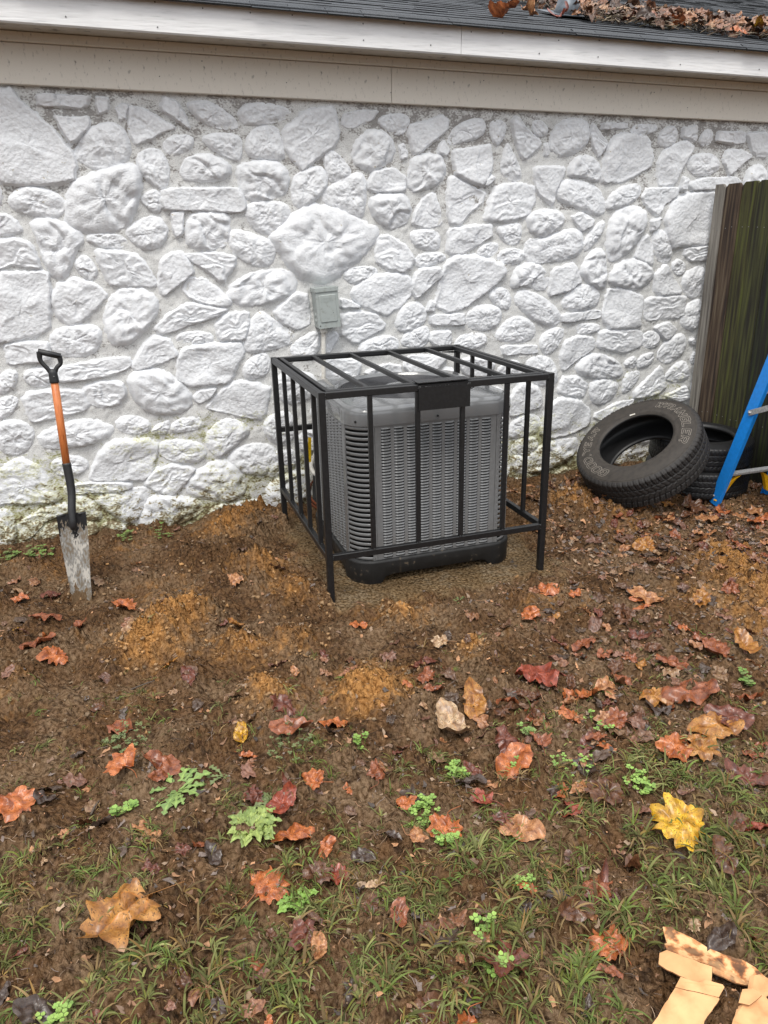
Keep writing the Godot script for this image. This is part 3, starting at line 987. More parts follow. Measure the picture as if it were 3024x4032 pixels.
	stone("f", [2042, 1105, 2337, 1117, 2343, 1060, 2056, 1043])
	stone("f", [2366, 1124, 2393, 1244, 2531, 1238, 2677, 1183, 2669, 1076, 2670, 984, 2439, 980, 2362, 1059])
	stone("l", [2688, 1175, 3026, 1185, 3037, 1032, 2716, 1020])
	stone("r", [2971, 1278, 3042, 1358, 3176, 1370, 3184, 1253, 3125, 1155, 3037, 1176])
	stone("r", [3016, 1033, 3075, 1132, 3180, 1144, 3178, 1016, 3148, 928, 3024, 973])
	stone("r", [1689, 1233, 1765, 1270, 1910, 1210, 2020, 1122, 2030, 1052, 1953, 1028, 1806, 1092, 1708, 1165])
	stone("r", [2160, 1003, 2200, 1032, 2335, 1022, 2355, 985, 2290, 960, 2180, 962])
	stone("r", [1878, 935, 1939, 1001, 2060, 1016, 2065, 952, 1997, 856, 1916, 840])
	stone("r", [1544, 969, 1603, 1055, 1694, 1111, 1790, 1079, 1850, 1013, 1813, 946, 1686, 935])
	stone("f", [1608, 921, 1863, 910, 1867, 853, 1611, 856])
	stone("f", [2050, 809, 2075, 923, 2173, 952, 2301, 930, 2308, 850, 2186, 785, 2081, 720])
	stone("l", [2339, 976, 2687, 961, 2700, 854, 2581, 810, 2350, 855])
	stone("r", [2699, 892, 2742, 952, 2833, 935, 2861, 859, 2793, 826, 2720, 838])
	stone("f", [2792, 975, 2913, 1012, 2996, 941, 2914, 871, 2854, 912])
	stone("r", [2843, 785, 2898, 857, 3017, 925, 3089, 868, 3073, 785, 2955, 701, 2867, 738])
	stone("c", [2182, 727, 2235, 804, 2353, 821, 2497, 767, 2568, 684, 2528, 638, 2282, 653])
	stone("r", [2570, 744, 2637, 784, 2671, 767, 2673, 699, 2592, 700])
	stone("r", [2683, 766, 2760, 798, 2815, 795, 2822, 733, 2737, 689, 2682, 698])
	stone("r", [2937, 625, 2993, 691, 3082, 726, 3139, 657, 3141, 578, 3029, 564, 2951, 593])
	stone("r", [3136, 742, 3175, 794, 3199, 699, 3153, 687])
	stone("r", [3107, 874, 3162, 878, 3171, 825, 3122, 835])
	stone("l", [2682, 537, 2814, 650, 2882, 699, 2957, 546, 2872, 482, 2689, 474])
	stone("r", [2573, 546, 2587, 667, 2667, 676, 2723, 657, 2662, 554, 2594, 521])
	stone("r", [2298, 569, 2319, 627, 2423, 634, 2541, 595, 2522, 520, 2422, 451, 2332, 475])
	stone("l", [2041, 575, 2076, 676, 2195, 674, 2282, 615, 2259, 519, 2119, 546])
	stone("f", [1938, 343, 1972, 476, 2069, 532, 2226, 499, 2311, 415, 2310, 322, 2175, 265, 2003, 251, 1932, 297])
	stone("r", [1789, 799, 1851, 837, 1967, 822, 2031, 724, 2037, 635, 1896, 631, 1809, 726])
	stone("f", [2340, 381, 2546, 463, 2690, 466, 2626, 386, 2472, 306])
	stone("r", [1665, 294, 1709, 410, 1823, 445, 1917, 406, 1915, 299, 1765, 276])
	stone("r", [1701, 214, 1765, 271, 1882, 279, 1921, 190, 1838, 152, 1720, 165])
	stone("c", [1825, 75, 1888, 170, 2005, 220, 2177, 233, 2232, 204, 2205, 95, 2017, 21, 1846, 9])
	stone("r", [1704, 152, 1805, 140, 1845, 25, 1727, 16])
	stone("l", [2947, 476, 3127, 540, 3181, 432, 3070, 410])
	stone("c", [2253, 154, 2499, 208, 2889, 200, 2905, 67, 2562, -60, 2283, 6])
	stone("r", [859, 1107, 903, 1207, 988, 1229, 1052, 1194, 1067, 1108, 958, 1049, 887, 1059])
	stone("f", [1095, 1146, 1323, 1148, 1325, 1068, 1096, 1081])
	stone("r", [1331, 1108, 1397, 1184, 1533, 1184, 1596, 1134, 1568, 1054, 1462, 1022, 1355, 1053])
	stone("r", [1493, 1246, 1560, 1296, 1637, 1273, 1663, 1198, 1627, 1139, 1533, 1198])
	stone("l", [510, 1176, 626, 1195, 735, 1165, 789, 1085, 690, 1038, 592, 995, 499, 1063])
	stone("f", [505, 1276, 574, 1261, 640, 1214, 508, 1211])
	stone("r", [619, 991, 703, 1025, 802, 1038, 872, 1001, 871, 942, 757, 929, 617, 932])
	stone("r", [883, 974, 929, 1050, 1045, 1077, 1085, 1055, 1071, 962, 986, 941])
	stone("f", [1103, 1040, 1235, 1046, 1236, 952, 1132, 945, 1084, 988])
	stone("r", [1266, 963, 1326, 1014, 1447, 1014, 1494, 977, 1465, 924, 1343, 911, 1274, 922])
	stone("f", [1059, 1168, 1088, 1237, 1132, 1223, 1124, 1158])
	stone("f", [411, 1061, 473, 1083, 491, 1037, 426, 951, 399, 953])
	stone("f", [98, 1209, 165, 1267, 245, 1318, 309, 1297, 319, 1136, 232, 1097, 144, 1145])
	stone("r", [187, 1005, 255, 1058, 349, 1090, 368, 1058, 356, 956, 261, 924, 190, 954])
	stone("l", [382, 889, 425, 919, 588, 901, 622, 859, 598, 794, 418, 781, 372, 812])
	stone("f", [648, 817, 798, 867, 884, 840, 897, 785, 696, 780])
	stone("f", [913, 852, 957, 902, 1133, 891, 1207, 872, 1133, 795, 955, 753])
	stone("f", [1275, 840, 1374, 860, 1498, 838, 1546, 807, 1501, 725, 1346, 737])
	stone("f", [1679, 561, 1747, 665, 1897, 617, 1929, 495, 1790, 448, 1684, 435])
	stone("f", [-1345, 1475, -1098, 1478, -1112, 1336, -1139, 1193, -1192, 1162, -1387, 1134, -1407, 1136])
	stone("f", [-1095, 1336, -1056, 1411, -977, 1441, -873, 1409, -817, 1346, -881, 1281, -944, 1227, -1025, 1198, -1082, 1246])
	stone("c", [-841, 1256, -796, 1334, -713, 1375, -613, 1365, -548, 1288, -586, 1209, -678, 1120, -764, 1076, -840, 1106])
	stone("r", [-1136, 1147, -1092, 1184, -949, 1194, -885, 1179, -879, 1109, -940, 1031, -1052, 1027, -1133, 1067])
	stone("f", [-1370, 1111, -1262, 1127, -1147, 1114, -1169, 1011, -1368, 1005])
	stone("f", [-734, 957, -661, 1072, -598, 1115, -519, 1093, -476, 999, -570, 957, -715, 929])
	stone("l", [-1132, 974, -979, 998, -750, 1012, -746, 958, -856, 906, -1028, 895, -1144, 895])
	stone("f", [-407, 1351, -370, 1424, -276, 1415, -211, 1355, -139, 1281, -178, 1253, -279, 1270, -370, 1309])
	stone("l", [-588, 1150, -496, 1239, -384, 1292, -257, 1257, -180, 1238, -238, 1202, -386, 1162, -533, 1121])
	stone("r", [-477, 1096, -426, 1129, -306, 1124, -261, 1089, -289, 1054, -445, 1060])
	stone("l", [-248, 1155, -175, 1223, -52, 1223, -52, 1144, -84, 1060, -238, 1069])
	stone("r", [-94, 1023, -44, 1168, 23, 1223, 94, 1160, 217, 1073, 187, 1018, 44, 996, -59, 986])
	stone("f", [-480, 963, -436, 1039, -277, 1053, -111, 1043, -110, 975, -155, 902, -200, 817, -424, 816, -491, 865])
	stone("r", [-111, 899, -61, 959, 49, 977, 47, 862, -47, 824, -109, 842])
	stone("c", [-768, 875, -709, 925, -569, 920, -482, 840, -430, 760, -450, 685, -576, 658, -692, 694, -741, 774])
	stone("f", [-340, 675, -255, 771, -149, 820, -48, 805, 45, 759, -14, 586, -117, 596, -229, 639])
	stone("f", [-425, 747, -377, 793, -278, 792, -308, 737, -387, 699])
	stone("l", [-1026, 798, -999, 863, -905, 883, -804, 871, -790, 803, -833, 745, -928, 728, -982, 746])
	stone("l", [-1327, 812, -1299, 851, -1155, 860, -1025, 841, -1001, 735, -1137, 698, -1311, 685])
	stone("r", [-1308, 952, -1255, 983, -1148, 975, -1146, 904, -1208, 874, -1292, 892])
	stone("r", [-1431, 950, -1371, 986, -1327, 965, -1357, 886, -1416, 855, -1447, 858])
	stone("r", [-1454, 823, -1387, 841, -1354, 815, -1393, 747, -1452, 716, -1473, 718])
	stone("r", [-1488, 696, -1379, 703, -1311, 654, -1325, 569, -1391, 508, -1497, 526])
	stone("c", [-1286, 602, -1202, 643, -1050, 678, -939, 649, -894, 600, -916, 564, -1050, 521, -1223, 515, -1278, 552])
	stone("r", [-869, 648, -795, 679, -681, 636, -682, 579, -752, 554, -855, 584])
	stone("r", [-683, 573, -630, 612, -561, 629, -583, 543, -662, 545])
	stone("r", [-571, 542, -546, 624, -394, 635, -386, 589, -402, 551])
	stone("r", [-370, 495, -299, 580, -195, 597, -98, 521, -155, 459, -266, 390, -306, 367, -347, 412])
	stone("r", [-19, 513, 27, 602, 148, 618, 195, 505, 134, 401, 40, 418])
	stone("r", [-242, 360, -159, 419, -53, 428, 51, 383, 43, 272, -15, 223, -121, 236, -223, 289])
	stone("r", [-647, 472, -582, 504, -459, 491, -388, 444, -383, 376, -462, 345, -572, 371, -641, 418])
	stone("f", [-1060, 322, -959, 495, -892, 537, -709, 523, -656, 484, -715, 309, -761, 280, -986, 302])
	stone("c", [-524, 192, -436, 299, -298, 353, -201, 307, -156, 169, -197, 89, -301, 79, -432, 120])
	stone("l", [-753, 256, -680, 339, -571, 355, -456, 313, -508, 237, -605, 155, -687, 189])
	stone("l", [-1200, 289, -1067, 306, -846, 273, -835, 237, -916, 219, -1188, 242])
	stone("r", [-1263, 419, -1199, 483, -1103, 466, -1051, 416, -1079, 364, -1201, 345])
	stone("l", [-1535, 419, -1411, 479, -1323, 437, -1280, 344, -1230, 225, -1283, 204, -1456, 222, -1569, 237])
	stone("r", [-1054, 191, -956, 224, -831, 231, -737, 219, -770, 129, -849, 10, -919, 43, -991, 124])
	stone("c", [-822, -30, -756, 151, -667, 175, -542, 135, -435, 96, -449, 13, -673, -52])
	stone("r", [-403, -30, -371, 64, -211, 67, -60, 59, -32, -32, -222, -56])
	stone("c", [-1575, 204, -1493, 182, -1501, 23, -1546, -62, -1623, -62])
	stone("l", [-1476, 111, -1327, 182, -1226, 191, -1183, 145, -1332, 91, -1415, 10, -1476, -3])
	stone("c", [-1422, -35, -1356, 65, -1202, 84, -1064, 52, -1067, -42, -1257, -72])
	stone("r", [-1177, 115, -1171, 218, -1081, 215, -1032, 130, -1021, 64, -1113, 65])
	stone("r", [-1052, -44, -1029, 42, -931, 33, -885, -21, -954, -59])
	stone("r", [-24, 196, -13, 344, 83, 372, 196, 347, 198, 275, 73, 224])
	stone("c", [-23, 136, 51, 180, 189, 230, 251, 175, 250, 47, 121, -25, 35, -47, -18, 28])
	stone("c", [888, 407, 855, 278, 775, 231, 673, 272, 621, 328, 624, 443, 693, 551, 796, 553, 875, 498])
	stone("r", [4042, 1264, 4009, 1156, 3912, 1086, 3814, 1117, 3776, 1192, 3776, 1290, 3831, 1403, 3930, 1416, 4012, 1369])
	stone("c", [4182, 649, 4167, 571, 4081, 534, 3988, 542, 3915, 612, 3914, 721, 3945, 800, 4080, 815, 4158, 758])
	stone("c", [3768, 1076, 3723, 962, 3627, 920, 3539, 936, 3460, 1007, 3486, 1130, 3548, 1192, 3641, 1194, 3732, 1153])
	stone("r", [3734, 745, 3713, 654, 3603, 592, 3498, 613, 3430, 706, 3439, 803, 3511, 874, 3605, 884, 3706, 830])
	stone("r", [3991, 143, 3937, 58, 3834, 33, 3725, 24, 3646, 105, 3640, 173, 3704, 247, 3841, 267, 3945, 211])
	stone("f", [-1639, 53, -1679, -55, -1777, -81, -1867, -75, -1886, 6, -1900, 105, -1838, 224, -1742, 250, -1674, 175])
	stone("c", [-1424, 1316, -1471, 1232, -1535, 1150, -1625, 1167, -1699, 1279, -1684, 1377, -1642, 1468, -1546, 1501, -1464, 1413])
	stone("r", [-1607, 585, -1626, 510, -1734, 460, -1829, 467, -1892, 551, -1898, 650, -1818, 733, -1746, 775, -1646, 685])
	stone("c", [1440, 171, 1395, 60, 1316, 31, 1176, 24, 1120, 92, 1142, 191, 1193, 273, 1322, 283, 1372, 243])
	stone("r", [-1428, 1743, -1463, 1661, -1562, 1636, -1700, 1634, -1747, 1729, -1771, 1787, -1669, 1873, -1555, 1873, -1460, 1827])
	stone("c", [3488, 244, 3417, 170, 3316, 130, 3206, 152, 3138, 227, 3129, 288, 3212, 373, 3308, 379, 3443, 323])
	stone("f", [1650, 474, 1617, 350, 1561, 290, 1468, 333, 1421, 396, 1410, 528, 1487, 612, 1577, 640, 1640, 578])
	stone("r", [-1280, 2113, -1319, 2001, -1389, 1942, -1472, 1959, -1527, 2054, -1520, 2212, -1475, 2254, -1394, 2312, -1299, 2223])
	stone("r", [659, 201, 616, 151, 474, 94, 369, 102, 314, 160, 287, 278, 390, 340, 475, 347, 596, 285])
	stone("c", [3968, 1730, 3937, 1596, 3850, 1570, 3784, 1589, 3734, 1661, 3728, 1794, 3777, 1881, 3858, 1909, 3945, 1807])
	stone("r", [3736, 1548, 3669, 1478, 3568, 1448, 3473, 1470, 3398, 1516, 3377, 1605, 3489, 1671, 3605, 1696, 3698, 1655])
	stone("r", [3885, 2064, 3856, 1968, 3762, 1936, 3660, 1933, 3623, 2022, 3619, 2146, 3656, 2206, 3773, 2223, 3856, 2173])
	stone("f", [4280, 290, 4260, 171, 4162, 96, 4084, 114, 4015, 211, 4034, 312, 4068, 408, 4158, 463, 4231, 383])
	stone("c", [1081, 70, 1051, -2, 987, -75, 866, -34, 816, 54, 801, 141, 856, 217, 973, 262, 1061, 177])
	stone("r", [-1591, 976, -1646, 846, -1729, 783, -1792, 815, -1861, 916, -1854, 1000, -1783, 1095, -1731, 1101, -1624, 1073])
	stone("f", [4279, 1900, 4243, 1809, 4179, 1774, 4055, 1781, 4005, 1875, 4023, 1978, 4063, 2021, 4154, 2063, 4248, 2010])
	stone("r", [-1632, 2083, -1688, 1990, -1740, 1956, -1853, 1972, -1906, 2046, -1903, 2165, -1837, 2245, -1758, 2272, -1669, 2182])
	stone("c", [605, 584, 576, 503, 459, 448, 377, 477, 296, 559, 312, 640, 376, 709, 486, 741, 561, 701])
	stone("c", [1352, 413, 1295, 345, 1206, 306, 1098, 297, 1006, 363, 995, 451, 1103, 529, 1213, 531, 1313, 500])
	stone("r", [-1652, 1520, -1679, 1432, -1814, 1385, -1926, 1405, -1961, 1477, -2000, 1554, -1880, 1629, -1813, 1663, -1698, 1598])
	stone("r", [3916, 495, 3886, 387, 3792, 325, 3723, 338, 3652, 438, 3644, 529, 3680, 614, 3783, 646, 3883, 594])
	stone("r", [3578, 1316, 3560, 1234, 3445, 1168, 3327, 1205, 3270, 1262, 3291, 1367, 3364, 1431, 3467, 1437, 3575, 1391])
	stone("r", [4271, 1428, 4237, 1312, 4161, 1230, 4077, 1255, 4024, 1319, 4024, 1481, 4091, 1557, 4163, 1585, 4244, 1530])
	stone("r", [3524, 525, 3494, 448, 3403, 412, 3252, 421, 3195, 487, 3188, 542, 3288, 617, 3380, 645, 3484, 602])
	stone("c", [4294, 1032, 4271, 966, 4141, 916, 4033, 917, 3932, 987, 3924, 1060, 4015, 1142, 4119, 1148, 4278, 1104])
	stone("r", [2989, 312, 2954, 251, 2855, 217, 2789, 233, 2702, 299, 2734, 365, 2791, 412, 2864, 429, 2965, 383])
	stone("c", [3642, 1893, 3622, 1815, 3551, 1768, 3457, 1789, 3418, 1848, 3422, 1950, 3478, 2021, 3550, 2015, 3609, 1951])
	stone("r", [-1711, 1243, -1743, 1188, -1814, 1148, -1881, 1149, -1957, 1198, -1942, 1280, -1880, 1357, -1803, 1359, -1749, 1309])
	stone("r", [3463, 925, 3411, 856, 3338, 837, 3270, 849, 3211, 889, 3220, 980, 3258, 1026, 3337, 1049, 3424, 1018])
	stone("r", [346, 748, 322, 701, 201, 661, 135, 665, 86, 716, 75, 803, 130, 843, 224, 855, 315, 820])
	stone("f", [3615, 80, 3577, -9, 3520, -39, 3423, -28, 3393, 44, 3390, 103, 3453, 178, 3522, 193, 3600, 140])
	stone("r", [3146, 28, 3128, -69, 3083, -95, 3004, -102, 2965, -28, 2974, 81, 2995, 149, 3073, 180, 3126, 115])
	stone("r", [1696, 56, 1671, -14, 1614, -66, 1499, -39, 1446, -1, 1442, 92, 1521, 152, 1607, 162, 1664, 117])
	stone("c", [735, -5, 722, -60, 644, -111, 537, -93, 476, -45, 475, 22, 526, 88, 615, 98, 699, 58])
	stone("r", [3414, 1755, 3392, 1658, 3329, 1617, 3243, 1634, 3212, 1708, 3217, 1770, 3273, 1851, 3325, 1879, 3400, 1839])
	stone("r", [1126, 616, 1105, 553, 1011, 526, 905, 532, 848, 590, 853, 658, 907, 696, 994, 711, 1076, 675])
	stone("r", [-1809, 1768, -1812, 1720, -1872, 1676, -1945, 1687, -1967, 1741, -1962, 1830, -1926, 1893, -1869, 1897, -1818, 1847])
	stone("f", [3917, 858, 3900, 787, 3861, 751, 3790, 755, 3755, 807, 3747, 873, 3784, 946, 3841, 965, 3901, 924])
	stone("f", [3368, -13, 3340, -90, 3293, -111, 3232, -90, 3199, -48, 3198, 37, 3232, 107, 3300, 111, 3341, 83])
	stone("f", [4151, 2156, 4094, 2092, 4024, 2066, 3967, 2068, 3917, 2117, 3906, 2167, 3951, 2226, 4050, 2224, 4097, 2203])
	stone("c", [4289, 7, 4241, -61, 4173, -86, 4106, -72, 4051, -30, 4069, 27, 4105, 76, 4187, 82, 4250, 47])
	stone("r", [-1798, 345, -1808, 278, -1870, 249, -1936, 268, -1964, 308, -1960, 392, -1924, 440, -1883, 468, -1813, 431])
	stone("r", [-1589, 318, -1612, 281, -1669, 261, -1721, 277, -1752, 300, -1771, 345, -1738, 387, -1674, 389, -1606, 377])
	stone("r", [425, -53, 411, -93, 356, -110, 291, -107, 253, -71, 253, -13, 293, 26, 353, 29, 392, 0])
	stone("r", [-1436, 1026, -1455, 963, -1495, 940, -1554, 969, -1587, 989, -1589, 1065, -1548, 1098, -1507, 1111, -1447, 1075])
	stone("c", [1274, 704, 1251, 657, 1226, 629, 1173, 625, 1149, 681, 1143, 757, 1186, 800, 1220, 805, 1262, 784])
	stone("c", [375, 419, 359, 362, 287, 343, 226, 353, 187, 396, 190, 440, 237, 476, 285, 476, 356, 461])
	stone("r", [3748, 1369, 3719, 1306, 3685, 1282, 3645, 1287, 3599, 1338, 3599, 1384, 3636, 1446, 3687, 1443, 3723, 1411])
	stone("r", [4263, 1685, 4237, 1645, 4192, 1619, 4120, 1624, 4076, 1652, 4084, 1708, 4111, 1734, 4186, 1749, 4242, 1722])
	stone("f", [774, 651, 747, 612, 708, 579, 671, 575, 631, 636, 629, 696, 669, 739, 700, 750, 749, 712])
	stone("c", [3947, 1491, 3932, 1440, 3866, 1424, 3808, 1429, 3776, 1474, 3783, 1504, 3827, 1547, 3878, 1562, 3932, 1529])
	stone("r", [1764, 742, 1743, 702, 1705, 675, 1624, 693, 1579, 730, 1585, 776, 1634, 804, 1678, 820, 1738, 803])
	stone("f", [-1346, 1581, -1365, 1508, -1403, 1477, -1441, 1485, -1473, 1537, -1475, 1607, -1437, 1652, -1392, 1674, -1370, 1640])
	stone("r", [3693, 332, 3653, 276, 3619, 252, 3560, 253, 3511, 300, 3525, 350, 3556, 378, 3607, 385, 3659, 367])
	stone("r", [-1484, 848, -1484, 791, -1527, 760, -1584, 770, -1602, 801, -1608, 859, -1577, 917, -1530, 930, -1492, 906])
	stone("f", [1372, 593, 1366, 553, 1322, 528, 1287, 532, 1263, 576, 1263, 604, 1282, 648, 1321, 651, 1356, 633])
	stone("r", [3344, 1485, 3330, 1444, 3277, 1426, 3236, 1436, 3210, 1468, 3206, 1505, 3240, 1519, 3288, 1529, 3324, 1510])
	stone("f", [2205, -26, 2187, -65, 2157, -83, 2098, -70, 2076, -46, 2065, -19, 2105, 13, 2150, 19, 2199, 1])
	stone("f", [4040, 456, 4034, 412, 3999, 391, 3958, 398, 3945, 435, 3941, 481, 3958, 519, 4001, 522, 4036, 502])
	stone("r", [3753, -42, 3739, -81, 3692, -91, 3639, -89, 3611, -58, 3623, -26, 3654, -2, 3702, -1, 3731, -14])
	stone("r", [-1569, 2273, -1592, 2243, -1623, 2225, -1671, 2222, -1714, 2262, -1698, 2294, -1669, 2319, -1630, 2322, -1591, 2304])
	stone("r", [3467, 1109, 3448, 1069, 3404, 1056, 3368, 1059, 3332, 1096, 3330, 1125, 3360, 1153, 3420, 1165, 3451, 1144])
	stone("r", [4278, 843, 4266, 813, 4235, 795, 4179, 804, 4142, 821, 4153, 862, 4174, 885, 4222, 892, 4269, 872])
	stone("f", [-1246, 1855, -1257, 1820, -1278, 1794, -1318, 1802, -1349, 1836, -1354, 1882, -1327, 1917, -1290, 1923, -1254, 1908])
	stone("f", [474, 1266, 465, 1231, 430, 1205, 393, 1217, 374, 1243, 374, 1295, 395, 1323, 433, 1327, 463, 1307])
	stone("c", [-1495, 1943, -1507, 1919, -1558, 1904, -1603, 1903, -1629, 1930, -1628, 1967, -1595, 1991, -1542, 1998, -1506, 1977])
	stone("r", [-1855, 1043, -1876, 1013, -1918, 996, -1957, 1006, -1987, 1037, -1987, 1058, -1960, 1087, -1900, 1098, -1878, 1078])
	stone("c", [1324, -42, 1309, -92, 1275, -99, 1250, -98, 1218, -69, 1222, -26, 1248, 17, 1282, 11, 1307, 2])
	stone("f", [-1877, 862, -1884, 827, -1920, 805, -1956, 806, -1986, 848, -1977, 881, -1955, 929, -1929, 938, -1899, 916])
	stone("c", [2841, -65, 2813, -101, 2789, -111, 2727, -108, 2699, -81, 2709, -52, 2729, -20, 2788, -21, 2815, -30])
	stone("r", [3892, -57, 3884, -93, 3849, -114, 3797, -100, 3786, -71, 3780, -37, 3806, -3, 3847, 8, 3875, -6])
	stone("f", [4000, 314, 3985, 273, 3949, 251, 3916, 258, 3884, 298, 3888, 335, 3910, 365, 3952, 378, 3979, 356])
	stone("r", [3394, 762, 3377, 711, 3343, 698, 3309, 702, 3288, 737, 3282, 773, 3315, 809, 3338, 820, 3376, 799])
	stone("r", [1853, -61, 1830, -94, 1796, -110, 1734, -100, 1704, -78, 1702, -49, 1745, -18, 1782, -15, 1831, -38])
	stone("r", [3617, 433, 3607, 407, 3573, 390, 3536, 403, 3517, 412, 3518, 444, 3544, 466, 3573, 467, 3598, 455])
	stone("f", [-1534, 718, -1536, 695, -1581, 675, -1616, 681, -1637, 700, -1637, 735, -1605, 752, -1572, 757, -1548, 738])
	stone("c", [-1531, 456, -1546, 439, -1571, 428, -1611, 426, -1638, 449, -1640, 472, -1614, 497, -1575, 497, -1548, 491])
	stone("c", [855, -54, 842, -76, 818, -95, 788, -85, 771, -62, 768, -33, 786, -11, 813, 2, 840, -15])
	stone("c", [-1231, 2290, -1232, 2271, -1265, 2256, -1307, 2259, -1330, 2274, -1336, 2303, -1300, 2323, -1273, 2333, -1238, 2312])
	stone("r", [1641, 242, 1636, 220, 1603, 206, 1561, 211, 1539, 230, 1540, 253, 1570, 273, 1598, 278, 1636, 263])
	stone("r", [1977, -66, 1956, -94, 1932, -110, 1902, -101, 1878, -76, 1880, -45, 1897, -34, 1930, -28, 1960, -37])
	stone("c", [4288, 2101, 4282, 2071, 4250, 2053, 4223, 2055, 4213, 2079, 4213, 2114, 4232, 2137, 4257, 2140, 4284, 2128])
	stone("c", [-1886, 703, -1898, 679, -1925, 669, -1952, 675, -1974, 690, -1979, 718, -1959, 745, -1921, 746, -1890, 733])
	stone("r", [4057, 1656, 4047, 1625, 4024, 1615, 3997, 1620, 3979, 1650, 3980, 1669, 3995, 1695, 4027, 1702, 4050, 1690])
	stone("f", [740, 152, 736, 121, 711, 101, 685, 105, 666, 139, 663, 175, 679, 199, 708, 203, 732, 192])


func roof(h: Node3D):
	var rf := Node3D.new()
	put(rf, "roof", h)
	var pitch := deg_to_rad(19.0)
	var up := Vector3(0, sin(pitch), -cos(pitch))
	var nrm := Vector3(0, cos(pitch), sin(pitch))
	var e0 := Vector3(0, 2.700, -1.150)
	var slope := Vector3(1, -0.0155, 0).normalized()
	# deck
	var st := begin()
	var a := e0 + slope * -8.0 + Vector3(0, 0.016, 0) - nrm * 0.02
	var b := e0 + slope * 11.0 + Vector3(0, 0.016, 0) - nrm * 0.02
	a -= nrm * 0.012
	b -= nrm * 0.012
	bar(st, a + up * 5.0, b + up * 5.0, 10.0, 0.014, nrm)
	done(st, "deck", M.shingle[1], rf)
	var pt := RandomNumberGenerator.new()
	pt.seed = 5
	# courses of tabs, the lowest first
	for row in 62:
		var many := begin()
		var x := -1.5 if row < 9 else -3.0
		x += pt.randf_range(0, 0.2)
		var y := 0.0 if row == 0 else 0.085 + row * 0.138
		while x < (6.2 if row < 20 else 13.0):
			var wdt: float = [0.15, 0.19, 0.24, 0.30][pt.randi() % 4]
			var drop := pt.randf_range(-0.006, 0.010)
			var thick := pt.randf_range(0.0045, 0.0085)
			var ln := 0.215 if row else 0.24
			var shade := pt.randf_range(0.8, 1.15)
			var p0 := e0 + slope * (x + 1.13) + up * (y - drop) + nrm * (0.003 + 0.0006 * (row % 2))
			p0.x = x
			var s2 := begin() if row < 9 else many
			var q0 := p0 + nrm * thick
			var q1 := q0 + slope * (wdt - 0.003)
			var r0 := p0 + up * ln - nrm * 0.009
			var r1 := r0 + slope * (wdt - 0.003)
			var bend := nrm * (0.014 if row == 0 else 0.0)
			var mid0 := q0.lerp(r0, 0.3) + nrm * 0.002 + bend * 0.4
			var mid1 := mid0 + slope * (wdt - 0.003)
			q0 -= bend
			q1 -= bend
			s2.set_color(g(shade))
			quad(s2, q0, q1, mid1, mid0)
			quad(s2, mid0, mid1, r1, r0)
			var l0 := q0 - nrm * thick
			var l1 := q1 - nrm * thick
			s2.set_color(g(0.10))  # cut edges: bare black asphalt, darkened to draw the shadow line under tabs
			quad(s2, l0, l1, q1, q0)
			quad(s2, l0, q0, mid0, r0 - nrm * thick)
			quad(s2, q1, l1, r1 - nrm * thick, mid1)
			if row < 9:
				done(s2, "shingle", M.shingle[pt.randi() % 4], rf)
			x += wdt
		if row >= 9:
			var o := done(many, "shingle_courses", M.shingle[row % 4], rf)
			o.set_meta("kind", "stuff")
	# vent boot
	st = begin(true)
	var vx := 2.33
	var vb := e0 + up * 0.98
	vb = Vector3(vx, vb.y - 0.0155 * (vx + 1.13) + 0.0155 * 1.13, vb.z) + nrm * 0.012
	tube(st, [vb - Vector3(0, 0.03, 0), vb + Vector3(0, 0.03, 0.005), vb + Vector3(0, 0.075, 0), vb + Vector3(0, 0.10, 0)], [0.105, 0.082, 0.066, 0.055], 20)
	tube(st, [vb + Vector3(0, 0.09, 0), vb + Vector3(0, 0.32, 0)], [0.045, 0.045], 16)
	done(st, "vent_pipe", M.flashing, rf)
	st = begin()
	bar(st, vb - up * 0.16 - nrm * 0.003, vb + up * 0.16 - nrm * 0.003, 0.30, 0.004, nrm)
	done(st, "vent_flashing", M.flashing, rf)


